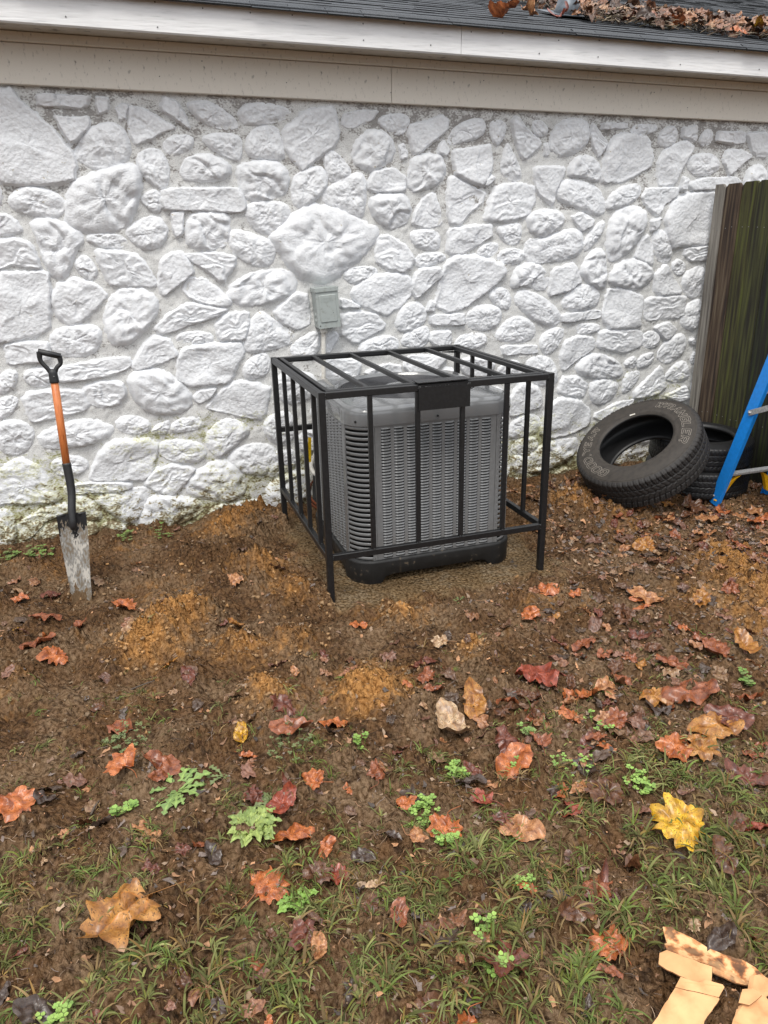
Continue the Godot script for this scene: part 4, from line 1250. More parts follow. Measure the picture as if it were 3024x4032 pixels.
# ---------------------------------------------------------------- fence (runs from the wall toward the camera)
func fence():
	var f := thing("fence", "tall weathered wooden picket fence with mossy dog ear boards", "fence", Vector3(3.15, 0, -1.4))
	var z := -1.395
	var k := 0
	var r := RandomNumberGenerator.new()
	r.seed = 9
	while z < 1.6:
		var w := 0.088 if k == 0 else 0.138
		var top := 1.885 + r.randf_range(-0.004, 0.012)
		var mi: int = [0, 1, 2, 3, 4, 4, 3, 4][k] if k < 8 else 3 + r.randi() % 2
		var st := begin()
		var ear := 0.022
		var x0 := -0.009 + r.randf_range(-0.006, 0.006)
		var x1 := x0 + 0.018
		var out := [Vector2(z, -0.02), Vector2(z + w, -0.02), Vector2(z + w, top - ear), Vector2(z + w - ear, top), Vector2(z + ear, top), Vector2(z, top - ear)]
		if k == 0:
			out = [Vector2(z, -0.02), Vector2(z + w, -0.02), Vector2(z + w, top - ear), Vector2(z + w - ear, top), Vector2(z, top)]
		var n := out.size()
		for i in n:
			var p: Vector2 = out[i]
			var q: Vector2 = out[(i + 1) % n]
			quad(st, Vector3(x0, p.y, p.x + 1.4), Vector3(x1, p.y, p.x + 1.4), Vector3(x1, q.y, q.x + 1.4), Vector3(x0, q.y, q.x + 1.4))
		for i in range(1, n - 1):
			for sx in [[x0, 0], [x1, 1]]:
				tri(st, Vector3(sx[0], out[0].y, out[0].x + 1.4), Vector3(sx[0], out[i].y, out[i].x + 1.4), Vector3(sx[0], out[i + 1].y, out[i + 1].x + 1.4))
		var o := done(st, "picket", M.picket[mi], f)
		if k == 0:
			o.set_meta("label", "narrow grey weathered first picket against the wall")
		var ns := begin(true)
		for yy in [0.385, 1.62]:
			for dz in [0.3, 0.7]:
				var c := Vector3(x0 - 0.001, yy + r.randf_range(-0.012, 0.012), z + 1.4 + w * dz)
				tube(ns, [c, c + Vector3(0.004, 0, 0)], [0.0035], 6)
		done(ns, "nail", M.nail, o)
		z += w + r.randf_range(0.003, 0.007)
		k += 1
	for yy in [0.385, 1.62]:
		var st := begin()
		bar(st, Vector3(0.032, yy, 0.005), Vector3(0.032, yy, 3.0), 0.04, 0.085)
		done(st, "rail", M.picket[1], f)
	for zz in [0.08, 2.4]:
		var st := begin()
		bar(st, Vector3(0.10, -0.1, zz), Vector3(0.10, 1.8, zz), 0.09, 0.09)
		done(st, "post", M.picket[3], f)


# ---------------------------------------------------------------- condenser
# point on a rounded square, t 0..1, starting at the middle of the front side, going toward +x
func rsq(t: float, half: float, r: float) -> Vector2:
	var s := half - r
	var q := PI * r / 2
	var L := 8 * s + 4 * q
	var d := fposmod(t, 1.0) * L
	var side := 2 * s + q
	var dd := fposmod(d + s, 4 * side / 1.0)
	var k := int(dd / side)
	var e := dd - k * side
	var p: Vector2
	if e < 2 * s:
		p = Vector2(-s + e, half)
	else:
		var an := (e - 2 * s) / r
		p = Vector2(s + r * sin(an), s + r * cos(an))
	return p.rotated(-k * PI / 2)


func rsq_ring(half: float, r: float, y: float, n: int) -> PackedVector3Array:
	var P := PackedVector3Array()
	for i in n:
		var p := rsq(float(i) / n, half, r)
		P.append(Vector3(p.x, y, p.y))
	return P


# stamped louvre, w wide, hp tall; local z outward, origin at its top centre
func louvre_mesh(w: float, hp: float, out: float) -> ArrayMesh:
	var st := begin(true)
	var n := 6
	var prev := []
	for i in n + 1:
		var u := float(i) / n * 2 - 1
		var e := sqrt(max(0.0, 1.0 - pow(abs(u), 6.0)))
		var x := u * w / 2
		var row := [Vector3(x, 0.0, 0.0), Vector3(x, -hp * 0.34, out * 0.55 * e), Vector3(x, -hp * 0.54, out * e), Vector3(x, -hp * 0.58, out * e * 0.8)]
		if i:
			for j in 3:
				quad(st, prev[j + 1], row[j + 1], row[j], prev[j])
		prev = row
	st.generate_normals()
	return st.commit()


func side_panel(parent: Node, called: String, turn: float, single: bool, half: float):
	var p := Node3D.new()
	put(p, called, parent)
	p.rotation.y = turn
	var ncol := 9
	var W := 0.63
	var gap := 0.0165
	var x0 := -W / 2 + 0.022
	var pitch := (W - 0.044) / ncol
	var y_top := 0.775
	var nrow := 45
	var rp := 0.01475
	var st := begin()
	for c in ncol + 1:
		var xa := -W / 2 if c == 0 else x0 + pitch * c - gap / 2
		var xb := W / 2 if c == ncol else x0 + pitch * c + gap / 2
		if c == 0:
			xb = x0 + gap / 2
		if c == ncol:
			xa = x0 + pitch * ncol - gap / 2
		box(st, Vector3(xa, 0.105, half - 0.004), Vector3(xb, 0.79, half), 0.0006)
	for yy in [[0.1052, y_top - nrow * rp], [y_top, 0.7898]]:
		box(st, Vector3(-W / 2 + 0.001, yy[0], half - 0.0045), Vector3(W / 2 - 0.001, yy[1], half - 0.0005), 0.0004)
	done(st, "sheet", M.gray, p)
	var lm := louvre_mesh(pitch - gap, rp, 0.0075)
	var rest := SurfaceTool.new()
	rest.begin(Mesh.PRIMITIVE_TRIANGLES)
	var count := 0
	for j in nrow:
		for c in ncol:
			var at := Vector3(x0 + pitch * (c + 0.5), y_top - j * rp, half - 0.001)
			if single and count < 300:
				count += 1
				var o := part("louvre", lm, M.gray, p)
				o.position = at
			else:
				rest.append_from(lm, 0, Transform3D(Basis(), at))
	var ro := part("louvres", rest.commit(), M.gray, p)
	ro.set_meta("kind", "stuff")


func condenser():
	var c := thing("condenser_unit", "grey louvred air conditioner condenser inside the black cage", "air conditioner", Vector3(0.615, 0.004, -0.605))
	var half := 0.435
	var r := 0.135
	# black base with feet at the corners
	var n := 96
	var P := PackedVector3Array()
	for lv in [[0.415, 0.02], [0.445, 0.022], [0.449, 0.09], [0.446, 0.102], [0.43, 0.104], [0.2, 0.104]]:
		var ring := rsq_ring(lv[0], r, lv[1], n)
		for i in n:
			var v := ring[i]
			var corner: float = sm01(0.27, 0.30, min(abs(v.x), abs(v.z)))
			if lv[1] < 0.05:
				v.y = lerp(v.y, -0.03, corner)
			P.append(v)
	part("base", sheet(P, n, 6, true), M.pad, c)
	# dark coil behind the louvres
	P = PackedVector3Array()
	for y in [0.1, 0.8]:
		P.append_array(rsq_ring(half - 0.03, r - 0.02, y, n))
	part("coil", sheet(P, n, 2, true), M.coil, c)
	# four louvred sides
	side_panel(c, "front_panel", 0.0, true, half)
	side_panel(c, "side_panel", -PI / 2, false, half)
	side_panel(c, "side_panel", PI / 2, false, half)
	side_panel(c, "back_panel", PI, false, half)
	# corner grilles: curved slats
	for k in 4:
		var cg := Node3D.new()
		put(cg, "corner_grille", c)
		cg.rotation.y = k * PI / 2
		var st := begin(true)
		var s0 := half - r
		for e in 2:
			var a := Vector3(0.3155 + 0.008, 0.105, half - 0.002)
			var lo := Vector3(0.3165, 0.105, half - 0.005)
			var hi := Vector3(0.338, 0.79, half + 0.0012)
			var s2 := begin()
			if e == 0:
				box(s2, lo, hi, 0.0008)
			else:
				box(s2, Vector3(half - 0.005, 0.105, 0.3165), Vector3(half + 0.0012, 0.79, 0.338), 0.0008)
			done(s2, "stile", M.gray, cg)
		var rows := 27
		var ph := 0.685 / rows
		var sm: ArrayMesh
		for j in rows + 1:
			if sm == null:
				st = begin(true)
				var m := 12
				var prev := []
				for i in m + 3:
					var p: Vector2
					if i == 0:
						p = Vector2(0.330, half)
					elif i == m + 2:
						p = Vector2(half, 0.330)
					else:
						var an := (float(i - 1) / m) * PI / 2
						p = Vector2(s0 + r * sin(an), s0 + r * cos(an))
						if i == 1:
							p.x = max(p.x, 0.3305)
						if i == m + 1:
							p.y = max(p.y, 0.3305)
					var nn := Vector2(0, 1).lerp(Vector2(1, 0), clamp(float(i - 1) / m, 0, 1)).normalized()
					var row := []
					for q in [[-0.010, 0.000], [0.0, 0.001], [0.0015, 0.004], [0.0015, 0.013], [0.0, 0.0155], [-0.010, 0.012]]:
						var pp: Vector2 = p + nn * float(q[0])
						row.append(Vector3(pp.x, q[1], pp.y))
					if i:
						for t in 5:
							quad(st, prev[t], row[t], row[t + 1], prev[t + 1])
					prev = row
				st.generate_normals()
				sm = st.commit()
			var o := part("slat", sm, M.gray, cg)
			o.position.y = 0.1055 + j * ph - (0.012 if j == rows else 0.0)
	# cap: rounded square flowing into the round fan opening
	n = 128
	P = PackedVector3Array()
	var R := 0.372
	for lv in [[0.0, 0.440, 0.785], [0.0, 0.4405, 0.79], [0.0, 0.439, 0.838], [0.0, 0.433, 0.856], [0.0, 0.421, 0.868], [0.0, 0.405, 0.874], [0.25, 0.40, 0.877], [0.6, 0.40, 0.881], [0.92, 0.385, 0.884], [1.0, 0.0, 0.884], [1.0, -0.006, 0.880], [1.0, -0.010, 0.868], [1.0, -0.022, 0.862], [1.0, -0.026, 0.78]]:
		for i in n:
			var p := rsq(float(i) / n, lv[1] if lv[0] < 1.0 else 0.40, r - (0.44 - lv[1]) * 0.5 if lv[0] < 1.0 else r)
			var cir: Vector2 = p.normalized() * (R + (lv[1] if lv[0] == 1.0 else 0.0))
			p = p.lerp(cir, lv[0])
			P.append(Vector3(p.x, lv[2], p.y))
	part("cap", sheet(P, n, 14, true), M.cap, c)
	# fan guard: rings and spokes
	var fg := Node3D.new()
	put(fg, "fan_guard", c)
	for k in 20:
		var rr := 0.105 + k * 0.0128
		var st := begin(true)
		var pts := []
		for i in 65:
			var an := TAU * i / 64
			pts.append(Vector3(cos(an) * rr, 0.869 + 0.006 * (1.0 - rr / R), sin(an) * rr))
		tube(st, pts, [0.0019], 6)
		done(st, "ring", M.wire, fg)
	for k in 6:
		var an := TAU * (k + 0.3) / 6
		var st := begin(true)
		tube(st, [Vector3(cos(an) * 0.09, 0.871, sin(an) * 0.09), Vector3(cos(an) * 0.37, 0.8655, sin(an) * 0.37)], [0.0028], 6)
		done(st, "spoke", M.wire, fg)
	var st := begin(true)
	tube(st, [Vector3(0, 0.868, 0), Vector3(0, 0.876, 0), Vector3(0, 0.8785, 0), Vector3(0, 0.880, 0)], [0.112, 0.112, 0.106, 0.09], 40)
	tube(st, [Vector3(0, 0.878, 0), Vector3(0, 0.8815, 0), Vector3(0, 0.8825, 0)], [0.078, 0.078, 0.072], 40)
	done(st, "hub_cover", M.cap, fg)
	for k in 3:
		st = begin(true)
		var prev := []
		for i in 9:
			var rad := 0.06 + 0.034 * i
			var row := []
			for j in 7:
				var an := TAU * k / 3 + (j - 3) * 0.17
				row.append(Vector3(cos(an) * rad, 0.74 + (j - 3) * 0.018, sin(an) * rad))
			if i:
				for j in 6:
					quad(st, prev[j], row[j], row[j + 1], prev[j + 1])
			prev = row
		done(st, "fan_blade", M.coil, c)
	# screws
	for q in [[-0.415, 0.808, 0.36, 1], [0.0, 0.808, 0.441, 0], [-0.4405, 0.808, 0.0, 2], [0.38, 0.808, 0.41, 0]]:
		st = begin(true)
		var at := Vector3(q[0], q[1], q[2])
		var nn := Vector3(0, 0, 1)
		if q[3] == 1:
			at = Vector3(-0.398, 0.808, 0.404)
			nn = Vector3(-0.7, 0, 0.7)
		elif q[3] == 2:
			nn = Vector3(-1, 0, 0)
		elif q[0] > 0.3:
			at = Vector3(0.398, 0.808, 0.404)
			nn = Vector3(0.7, 0, 0.7)
		tube(st, [at - nn * 0.002, at + nn * 0.004], [0.005], 10)
		done(st, "screw", M.dark, c)


# ---------------------------------------------------------------- cage
func cage():
	var c := thing("steel_cage", "black welded square tube cage over the condenser", "cage", Vector3(0, 0, 0))
	var W := 1.14
	var D := 1.11
	var b := 0.030
	for p in [[b / 2, -b / 2], [W - b / 2, -b / 2], [b / 2, -D + b / 2], [W - b / 2, -D + b / 2]]:
		var st := begin()
		bar(st, Vector3(p[0], -0.09, p[1]), Vector3(p[0], 1.0, p[1]), b, b, Vector3(0, 0, 1))
		done(st, "post", M.black, c)
	# outer top rails and the lower rails
	var e := b + 0.0005
	for y in [0.984, 0.229]:
		for q in [[Vector3(e, y, -b / 2), Vector3(W - e, y, -b / 2)], [Vector3(b / 2, y, -e), Vector3(b / 2, y, -D + e)], [Vector3(W - b / 2, y, -e), Vector3(W - b / 2, y, -D + e)], [Vector3(e, y if y > 0.5 else 0.59, -D + b / 2), Vector3(W - e, y if y > 0.5 else 0.59, -D + b / 2)]]:
			var st := begin()
			bar(st, q[0], q[1], 0.026, 0.030)
			done(st, "top_rail" if y > 0.5 else "lower_rail", M.black, c)
	# upright bars
	var ups := []
	for x in [0.231, 0.455, 0.674, 0.898]:
		ups.append(Vector3(x, 0, -b / 2 + 0.002))
	for z in [-0.165, -0.387, -0.60, -0.828]:
		ups.append(Vector3(b / 2, 0, z))
	for z in [-0.218, -0.437, -0.654, -0.878]:
		ups.append(Vector3(W - b / 2, 0, z))
	var wd := begin(true)
	var r := RandomNumberGenerator.new()
	r.seed = 3
	for u in ups:
		var st := begin()
		bar(st, Vector3(u.x, 0.2445, u.z), Vector3(u.x, 0.9685, u.z), 0.021, 0.021, Vector3(0, 0, 1))
		done(st, "bar", M.black, c)
		for k in 3:
			weld_bead(wd, Vector3(u.x + r.randf_range(-0.009, 0.009), 0.2465, u.z + 0.011), r)
	# lid: inner frame and bars
	for x in [0.052, 0.235, 0.45, 0.677, 0.91, 1.086]:
		var st := begin()
		bar(st, Vector3(x, 0.990, -0.0585), Vector3(x, 0.990, -1.0515), 0.021, 0.021)
		done(st, "lid_bar", M.black, c)
	for z in [-0.046, -1.064]:
		var st := begin()
		bar(st, Vector3(0.0415, 0.990, z), Vector3(1.0965, 0.990, z), 0.024, 0.023)
		done(st, "lid_rail", M.black, c)
	# name plate on the front and the flat hinge strip above it
	var st := begin()
	box(st, Vector3(0.454, 0.883, 0.0005), Vector3(0.705, 0.987, 0.0045), 0.0008)
	done(st, "front_plate", M.black, c)
	st = begin()
	box(st, Vector3(0.452, 1.0045, -0.075), Vector3(0.707, 1.0085, 0.003), 0.0008)
	done(st, "hinge_plate", M.black, c)
	# corner gussets under the top rails
	for q in [[b + 0.001, 1.0, -b, -1.0], [W - b - 0.001, -1.0, -b, -1.0], [W - b - 0.001, -1.0, -D + b, 1.0], [b + 0.001, 1.0, -D + b, 1.0]]:
		var s2 := begin()
		var o := Vector3(q[0], 0.9675, q[2])
		var pa := o
		var pb: Vector3 = o + Vector3(q[1] * 0.09, 0, 0)
		var pc: Vector3 = o + Vector3(0, 0, q[3] * 0.09)
		var dn := Vector3(0, -0.004, 0)
		tri(s2, pa, pb, pc)
		tri(s2, pa + dn, pc + dn, pb + dn)
		quad(s2, pa, pb, pb + dn, pa + dn)
		quad(s2, pb, pc, pc + dn, pb + dn)
		quad(s2, pc, pa, pa + dn, pc + dn)
		done(s2, "gusset", M.black, c)
	for k in 14:
		weld_bead(wd, Vector3(0.454 + r.randf_range(-0.004, 0.012), 0.988 + r.randf_range(-0.004, 0.006), 0.004), r)
		weld_bead(wd, Vector3(0.700 + r.randf_range(-0.01, 0.006), 0.988 + r.randf_range(-0.004, 0.006), 0.004), r)
		weld_bead(wd, Vector3(0.52 + r.randf_range(-0.04, 0.13), 0.989, 0.004), r)
	for y in [0.229, 0.984]:
		for x in [0.031, W - 0.031]:
			for k in 4:
				weld_bead(wd, Vector3(x, y + r.randf_range(-0.013, 0.013), -0.001), r)
	done(wd, "weld_beads", M.weld, c)


func weld_bead(st: SurfaceTool, at: Vector3, r: RandomNumberGenerator):
	var s := r.randf_range(0.0016, 0.0034)
	var v := [Vector3(s, 0, 0), Vector3(0, s, 0), Vector3(-s, 0, 0), Vector3(0, -s, 0)]
	for i in 4:
		tri(st, at + v[i], at + v[(i + 1) % 4], at + Vector3(0, 0, s))
		tri(st, at + v[(i + 1) % 4], at + v[i], at - Vector3(0, 0, s))


# ---------------------------------------------------------------- lettering by strokes (unit cell 0.8 x 1)
func glyph(ch: String) -> Array:
	match ch:
		"G": return [[Vector2(0.75, 0.78), Vector2(0.62, 1), Vector2(0.15, 1), Vector2(0, 0.8), Vector2(0, 0.2), Vector2(0.15, 0), Vector2(0.72, 0), Vector2(0.75, 0.5), Vector2(0.42, 0.5)]]
		"O": return [[Vector2(0.15, 0), Vector2(0, 0.2), Vector2(0, 0.8), Vector2(0.15, 1), Vector2(0.6, 1), Vector2(0.75, 0.8), Vector2(0.75, 0.2), Vector2(0.6, 0), Vector2(0.15, 0)]]
		"D": return [[Vector2(0, 0), Vector2(0, 1), Vector2(0.5, 1), Vector2(0.75, 0.75), Vector2(0.75, 0.25), Vector2(0.5, 0), Vector2(0, 0)]]
		"/": return [[Vector2(0.1, -0.15), Vector2(0.45, 1.15)]]
		"Y": return [[Vector2(0, 1), Vector2(0.38, 0.5), Vector2(0.75, 1)], [Vector2(0.38, 0.5), Vector2(0.38, 0)]]
		"E": return [[Vector2(0.72, 1), Vector2(0, 1), Vector2(0, 0), Vector2(0.72, 0)], [Vector2(0, 0.5), Vector2(0.6, 0.5)]]
		"A": return [[Vector2(0, 0), Vector2(0.38, 1), Vector2(0.76, 0)], [Vector2(0.15, 0.36), Vector2(0.61, 0.36)]]
		"R": return [[Vector2(0, 0), Vector2(0, 1), Vector2(0.6, 1), Vector2(0.74, 0.84), Vector2(0.74, 0.62), Vector2(0.6, 0.46), Vector2(0, 0.46)], [Vector2(0.36, 0.46), Vector2(0.76, 0)]]
		"W": return [[Vector2(0, 1), Vector2(0.2, 0), Vector2(0.42, 0.8), Vector2(0.64, 0), Vector2(0.86, 1)]]
		"N": return [[Vector2(0, 0), Vector2(0, 1), Vector2(0.72, 0), Vector2(0.72, 1)]]
		"L": return [[Vector2(0, 1), Vector2(0, 0), Vector2(0.66, 0)]]
		"I": return [[Vector2(0.2, 1), Vector2(0.2, 0)]]
		"T": return [[Vector2(0, 1), Vector2(0.7, 1)], [Vector2(0.35, 1), Vector2(0.35, 0)]]
		"S": return [[Vector2(0.72, 1), Vector2(0, 1), Vector2(0, 0.5), Vector2(0.72, 0.5), Vector2(0.72, 0), Vector2(0, 0)]]
	return []


# outlines of a thick-stroked letter
func outline(ch: String, t: float) -> Array:
	var polys := []
	for s in glyph(ch):
		for p in Geometry2D.offset_polyline(PackedVector2Array(s), t, Geometry2D.JOIN_SQUARE, Geometry2D.END_BUTT):
			polys.append(p)
	var i := 0
	while i < polys.size():
		var j := i + 1
		while j < polys.size():
			if not Geometry2D.is_polygon_clockwise(polys[i]) and not Geometry2D.is_polygon_clockwise(polys[j]):
				var m := Geometry2D.merge_polygons(polys[i], polys[j])
				var outer := 0
				for q in m:
					if not Geometry2D.is_polygon_clockwise(q):
						outer += 1
				if outer == 1:
					polys.remove_at(j)
					polys.remove_at(i)
					polys.append_array(m)
					i = -1
					break
			j += 1
		i += 1
	return polys


# ---------------------------------------------------------------- disconnect box on the wall
func disconnect_box():
	var b := thing("disconnect_box", "grey metal electrical disconnect box on the stone wall", "electrical box", Vector3(0.402, 1.23, -1.45))
	b.rotation.z = deg_to_rad(3.2)
	var st := begin()
	box(st, Vector3(-0.066, -0.112, 0.0), Vector3(0.066, 0.108, 0.104), 0.002)
	done(st, "body", M.boxgray, b)
	st = begin()
	box(st, Vector3(-0.0685, -0.116, 0.1045), Vector3(0.0685, 0.092, 0.112), 0.002)
	var lid := done(st, "cover", M.boxgray, b)
	st = begin()
	box(st, Vector3(-0.0715, 0.0925, -0.002), Vector3(0.0715, 0.1145, 0.118), 0.0025)
	done(st, "top_hood", M.boxgray, b)
	st = begin()
	var n := 20
	var rim := []
	for lv in [[0.0, 0.1118], [0.0, 0.1135], [0.004, 0.1165]]:
		var row := []
		for i in n:
			var an := TAU * i / n
			var rx: float = 0.052 - lv[0]
			var ry: float = 0.079 - lv[0]
			var cx: float = sign(cos(an)) * (rx - 0.006) + cos(an) * 0.006
			var cy: float = sign(sin(an)) * (ry - 0.006) + sin(an) * 0.006
			row.append(Vector3(cx, cy - 0.004, lv[1]))
		rim.append(row)
	for j in 2:
		for i in n:
			quad(st, rim[j][i], rim[j][(i + 1) % n], rim[j + 1][(i + 1) % n], rim[j + 1][i])
	for i in range(1, n - 1):
		tri(st, rim[2][0], rim[2][i], rim[2][i + 1])
	var rp := done(st, "raised_panel", M.boxgray, lid)
	# pressed maker's mark
	st = begin()
	var x := -0.036
	for ch in "ITEIS":
		for poly in outline(ch, 0.17):
			for i in poly.size():
				var p: Vector2 = poly[i] * 0.019
				var q: Vector2 = poly[(i + 1) % poly.size()] * 0.019
				bar(st, Vector3(x + p.x * 0.72 + p.y * 0.16, 0.036 + p.y, 0.1168), Vector3(x + q.x * 0.72 + q.y * 0.16, 0.036 + q.y, 0.1168), 0.0014, 0.0012, Vector3(0, 0, 1), 0.0003)
		x += 0.0095 if ch == "I" else 0.0162
	done(st, "pressed_mark", M.boxgray, lid)
	st = begin(true)
	tube(st, [Vector3(0.028, -0.03, 0.1155), Vector3(0.028, -0.03, 0.118)], [0.002], 8)
	tube(st, [Vector3(-0.058, -0.1, 0.1115), Vector3(-0.058, -0.1, 0.1135)], [0.003], 8)
	done(st, "rivet", M.dark, lid)
	st = begin()
	box(st, Vector3(0.0, -0.1195, 0.098), Vector3(0.018, -0.1155, 0.1125), 0.0005)
	done(st, "hasp_slot", M.dark, lid)
	st = begin(true)
	for yy in [-0.075, -0.04]:
		tube(st, [Vector3(-0.0655, yy, 0.055), Vector3(-0.0672, yy, 0.055)], [0.014], 18)
	done(st, "knockout", M.boxgray, b)
	# conduit from the box down to the unit
	var cd := thing("conduit", "white plastic conduit with yellow tag running down from box", "conduit", Vector3(0.38, 1.1, -1.38))
	st = begin(true)
	var pts := curve([Vector3(0.0, 0.01, 0), Vector3(-0.008, -0.12, 0.0), Vector3(-0.022, -0.32, 0.01), Vector3(-0.07, -0.55, 0.07), Vector3(-0.125, -0.70, 0.16), Vector3(-0.165, -0.75, 0.20), Vector3(-0.170, -0.79, 0.22), Vector3(-0.15, -0.815, 0.25), Vector3(-0.09, -0.815, 0.30), Vector3(-0.02, -0.80, 0.36)], 60)
	tube(st, pts, [0.0135], 12)
	done(st, "pipe", M.pvc, cd)
	st = begin(true)
	tube(st, [Vector3(0.0, 0.012, 0), Vector3(0.0, -0.004, 0), Vector3(0, -0.022, 0)], [0.021, 0.021, 0.017], 14)
	done(st, "fitting", M.pvc, cd)
	st = begin()
	bar(st, Vector3(-0.165, -0.60, 0.19), Vector3(-0.180, -0.745, 0.21), 0.02, 0.003, Vector3(0, 0, 1))
	done(st, "tag", M.yellow, cd)


func refrigerant_lines():
	var c := thing("refrigerant_lines", "copper pipes with black foam sleeve behind the cage's left side", "pipes", Vector3(0.2, 0.08, -1.2))
	var st := begin(true)
	tube(st, curve([Vector3(0.10, 0.16, -0.24), Vector3(0.08, 0.12, -0.12), Vector3(0.05, 0.06, -0.02), Vector3(0.04, 0.02, 0.08), Vector3(0.10, 0.03, 0.22)], 24), [0.03], 12)
	done(st, "foam_sleeve", M.foam, c)
	st = begin(true)
	tube(st, curve([Vector3(0.10, 0.11, -0.2), Vector3(0.02, 0.10, -0.06), Vector3(-0.015, 0.075, 0.06), Vector3(0.0, 0.045, 0.14), Vector3(0.06, 0.03, 0.26)], 30), [0.0075], 10)
	done(st, "copper_pipe", M.copper, c)
	st = begin(true)
	tube(st, curve([Vector3(-0.02, 0.03, 0.02), Vector3(0.0, 0.02, 0.12), Vector3(0.06, 0.0, 0.26)], 16), [0.011], 10)
	done(st, "copper_pipe", M.copper, c)


# ---------------------------------------------------------------- spade
func spade():
	var s := thing("spade", "narrow drain spade with wooden shaft standing in the mud", "spade", Vector3(-1.115, 0.0, -0.55))
	# blade, hollowed across, mud on it
	var W := 96
	var Hh := 256
	var im := Image.create(W, Hh, false, Image.FORMAT_RGB8)
	var a := FastNoiseLite.new()
	set_noise(a, 301, 0.013, 4)
	var b := FastNoiseLite.new()
	set_noise(b, 303, 0.11, 3)
	for j in Hh:
		for i in W:
			var na := a.get_noise_2d(i * 1.2, j * 0.9)
			var nb := b.get_noise_2d(i, j * 0.6)
			var v := 0.60 + 0.09 * nb + 0.10 * na
			var c := Color(v, v * 0.985, v * 0.95)
			var f := float(j) / Hh
			if na + nb * 0.4 > 0.10:
				c = c.lerp(Color(0.82, 0.80, 0.76), clamp((na + nb * 0.4 - 0.10) * 5.0, 0.0, 0.85))
			if na * 0.6 + nb * 0.5 < -0.14:
				c = c.lerp(Color(0.50, 0.43, 0.34), 0.6)
			if f + na * 0.28 + nb * 0.08 > 0.80:
				c = Color(0.40, 0.31, 0.215).lerp(Color(0.5, 0.42, 0.32), clamp(0.5 + nb, 0, 1))
			if f < 0.14 + na * 0.2 + nb * 0.1:
				c = Color(0.15, 0.15, 0.155)
			im.set_pixel(i, j, Color(clamp(c.r, 0, 1), clamp(c.g, 0, 1), clamp(c.b, 0, 1)))
	var m := mat(g(1), 0.55, 0.25)
	m.albedo_texture = ImageTexture.create_from_image(im)
	var P := PackedVector3Array()
	var U := PackedVector2Array()
	var nu := 15
	var nv := 30
	for side in 2:
		for j in nv:
			var t := float(j) / (nv - 1)
			var y := lerp(0.405, -0.09, t) as float
			var cx := lerp(0.016, -0.004, t) as float
			var hw := lerp(0.0655, 0.045, sm01(0.0, 1.0, t)) as float
			for i in nu:
				var u := float(i) / (nu - 1) * 2 - 1
				var dish: float = 0.016 * u * u * (1.0 - 0.5 * t) - 0.012 * exp(-u * u * 14.0) * sm01(0.55, 0.0, t) * -1.0
				var yy: float = y + (0.012 * (1 - u * u) * (1 if j == 0 else 0)) - 0.02 * (1 - abs(u)) * t * t
				P.append(Vector3(cx + u * hw, yy, -0.02 * (1.0 - t) + dish - (0.0022 if side else 0.0)))
				U.append(Vector2((u + 1) / 2, t))
	part("blade", sheet(P.slice(0, nu * nv), nu, nv, false, PackedColorArray(), U.slice(0, nu * nv)), m, s)
	part("blade_back", sheet(P.slice(nu * nv), nu, nv, false, PackedColorArray(), U.slice(nu * nv), true), m, s)
	# rolled treads on the blade's top edge
	var st := begin(true)
	for q in [[-0.050, -0.012], [0.046, 0.080]]:
		tube(st, [Vector3(q[0], 0.408, -0.012), Vector3(q[1], 0.408, -0.02)], [0.006], 8)
	done(st, "tread", M.blackplastic, s)
	st = begin(true)
	tube(st, curve([Vector3(0.014, 0.335, -0.004), Vector3(0.018, 0.375, -0.004), Vector3(0.021, 0.43, -0.02), Vector3(0.030, 0.50, -0.045), Vector3(0.031, 0.57, -0.06), Vector3(0.028, 0.647, -0.07)], 30), [0.010, 0.013, 0.015, 0.017, 0.0175, 0.018, 0.0185, 0.0185, 0.0185, 0.0185, 0.0185, 0.0185, 0.0185, 0.0185, 0.0185, 0.0185, 0.0185, 0.0185, 0.0185, 0.0188, 0.019, 0.019, 0.0192, 0.0194, 0.0195, 0.0195, 0.0198, 0.02, 0.02, 0.0202, 0.0203], 14)
	done(st, "socket", M.blackplastic, s)
	st = begin(true)
	tube(st, [Vector3(0.028, 0.64, -0.07), Vector3(0.031, 0.84, -0.092), Vector3(0.034, 1.025, -0.112)], [0.0172, 0.0176, 0.0172], 16)
	done(st, "shaft", M.ash, s)
	# D handle
	var o := Vector3(0.034, 1.02, -0.112)
	var h := Node3D.new()
	put(h, "handle", s)
	st = begin(true)
	tube(st, [o, o + Vector3(0, 0.006, 0), o + Vector3(0, 0.045, 0), o + Vector3(0.0, 0.060, 0)], [0.0215, 0.0215, 0.0195, 0.016], 14)
	for q in [-1.0, 1.0]:
		var tip := Vector3(-0.042 if q < 0 else 0.038, 0.142 if q < 0 else 0.118, -0.006)
		tube(st, curve([o + Vector3(q * 0.006, 0.04, 0), o + Vector3(q * 0.020, 0.066, 0), o + Vector3(tip.x * 1.02, tip.y * 0.72, -0.004), o + tip], 14), [0.0125, 0.012, 0.011, 0.0105, 0.010, 0.010, 0.010, 0.010, 0.010, 0.010, 0.0105, 0.0115, 0.012, 0.0125, 0.0125], 10)
	done(st, "yoke", M.blackplastic, h)
	st = begin(true)
	tube(st, [o + Vector3(-0.047, 0.1435, -0.006), o + Vector3(0.044, 0.1155, -0.006)], [0.0135], 14)
	done(st, "grip", M.blackplastic, h)
	st = begin(true)
	tube(st, [o + Vector3(0.004, 0.03, 0.018), o + Vector3(0.004, 0.03, 0.0225)], [0.003], 8)
	done(st, "rivet", M.nail, h)


# ---------------------------------------------------------------- tyres
func side_h(r: float, R: float, rb: float) -> float:
	var t: float = clamp((r - rb) / (R - rb), 0, 1)
	return 0.013 * sin(PI * pow(t, 0.8))


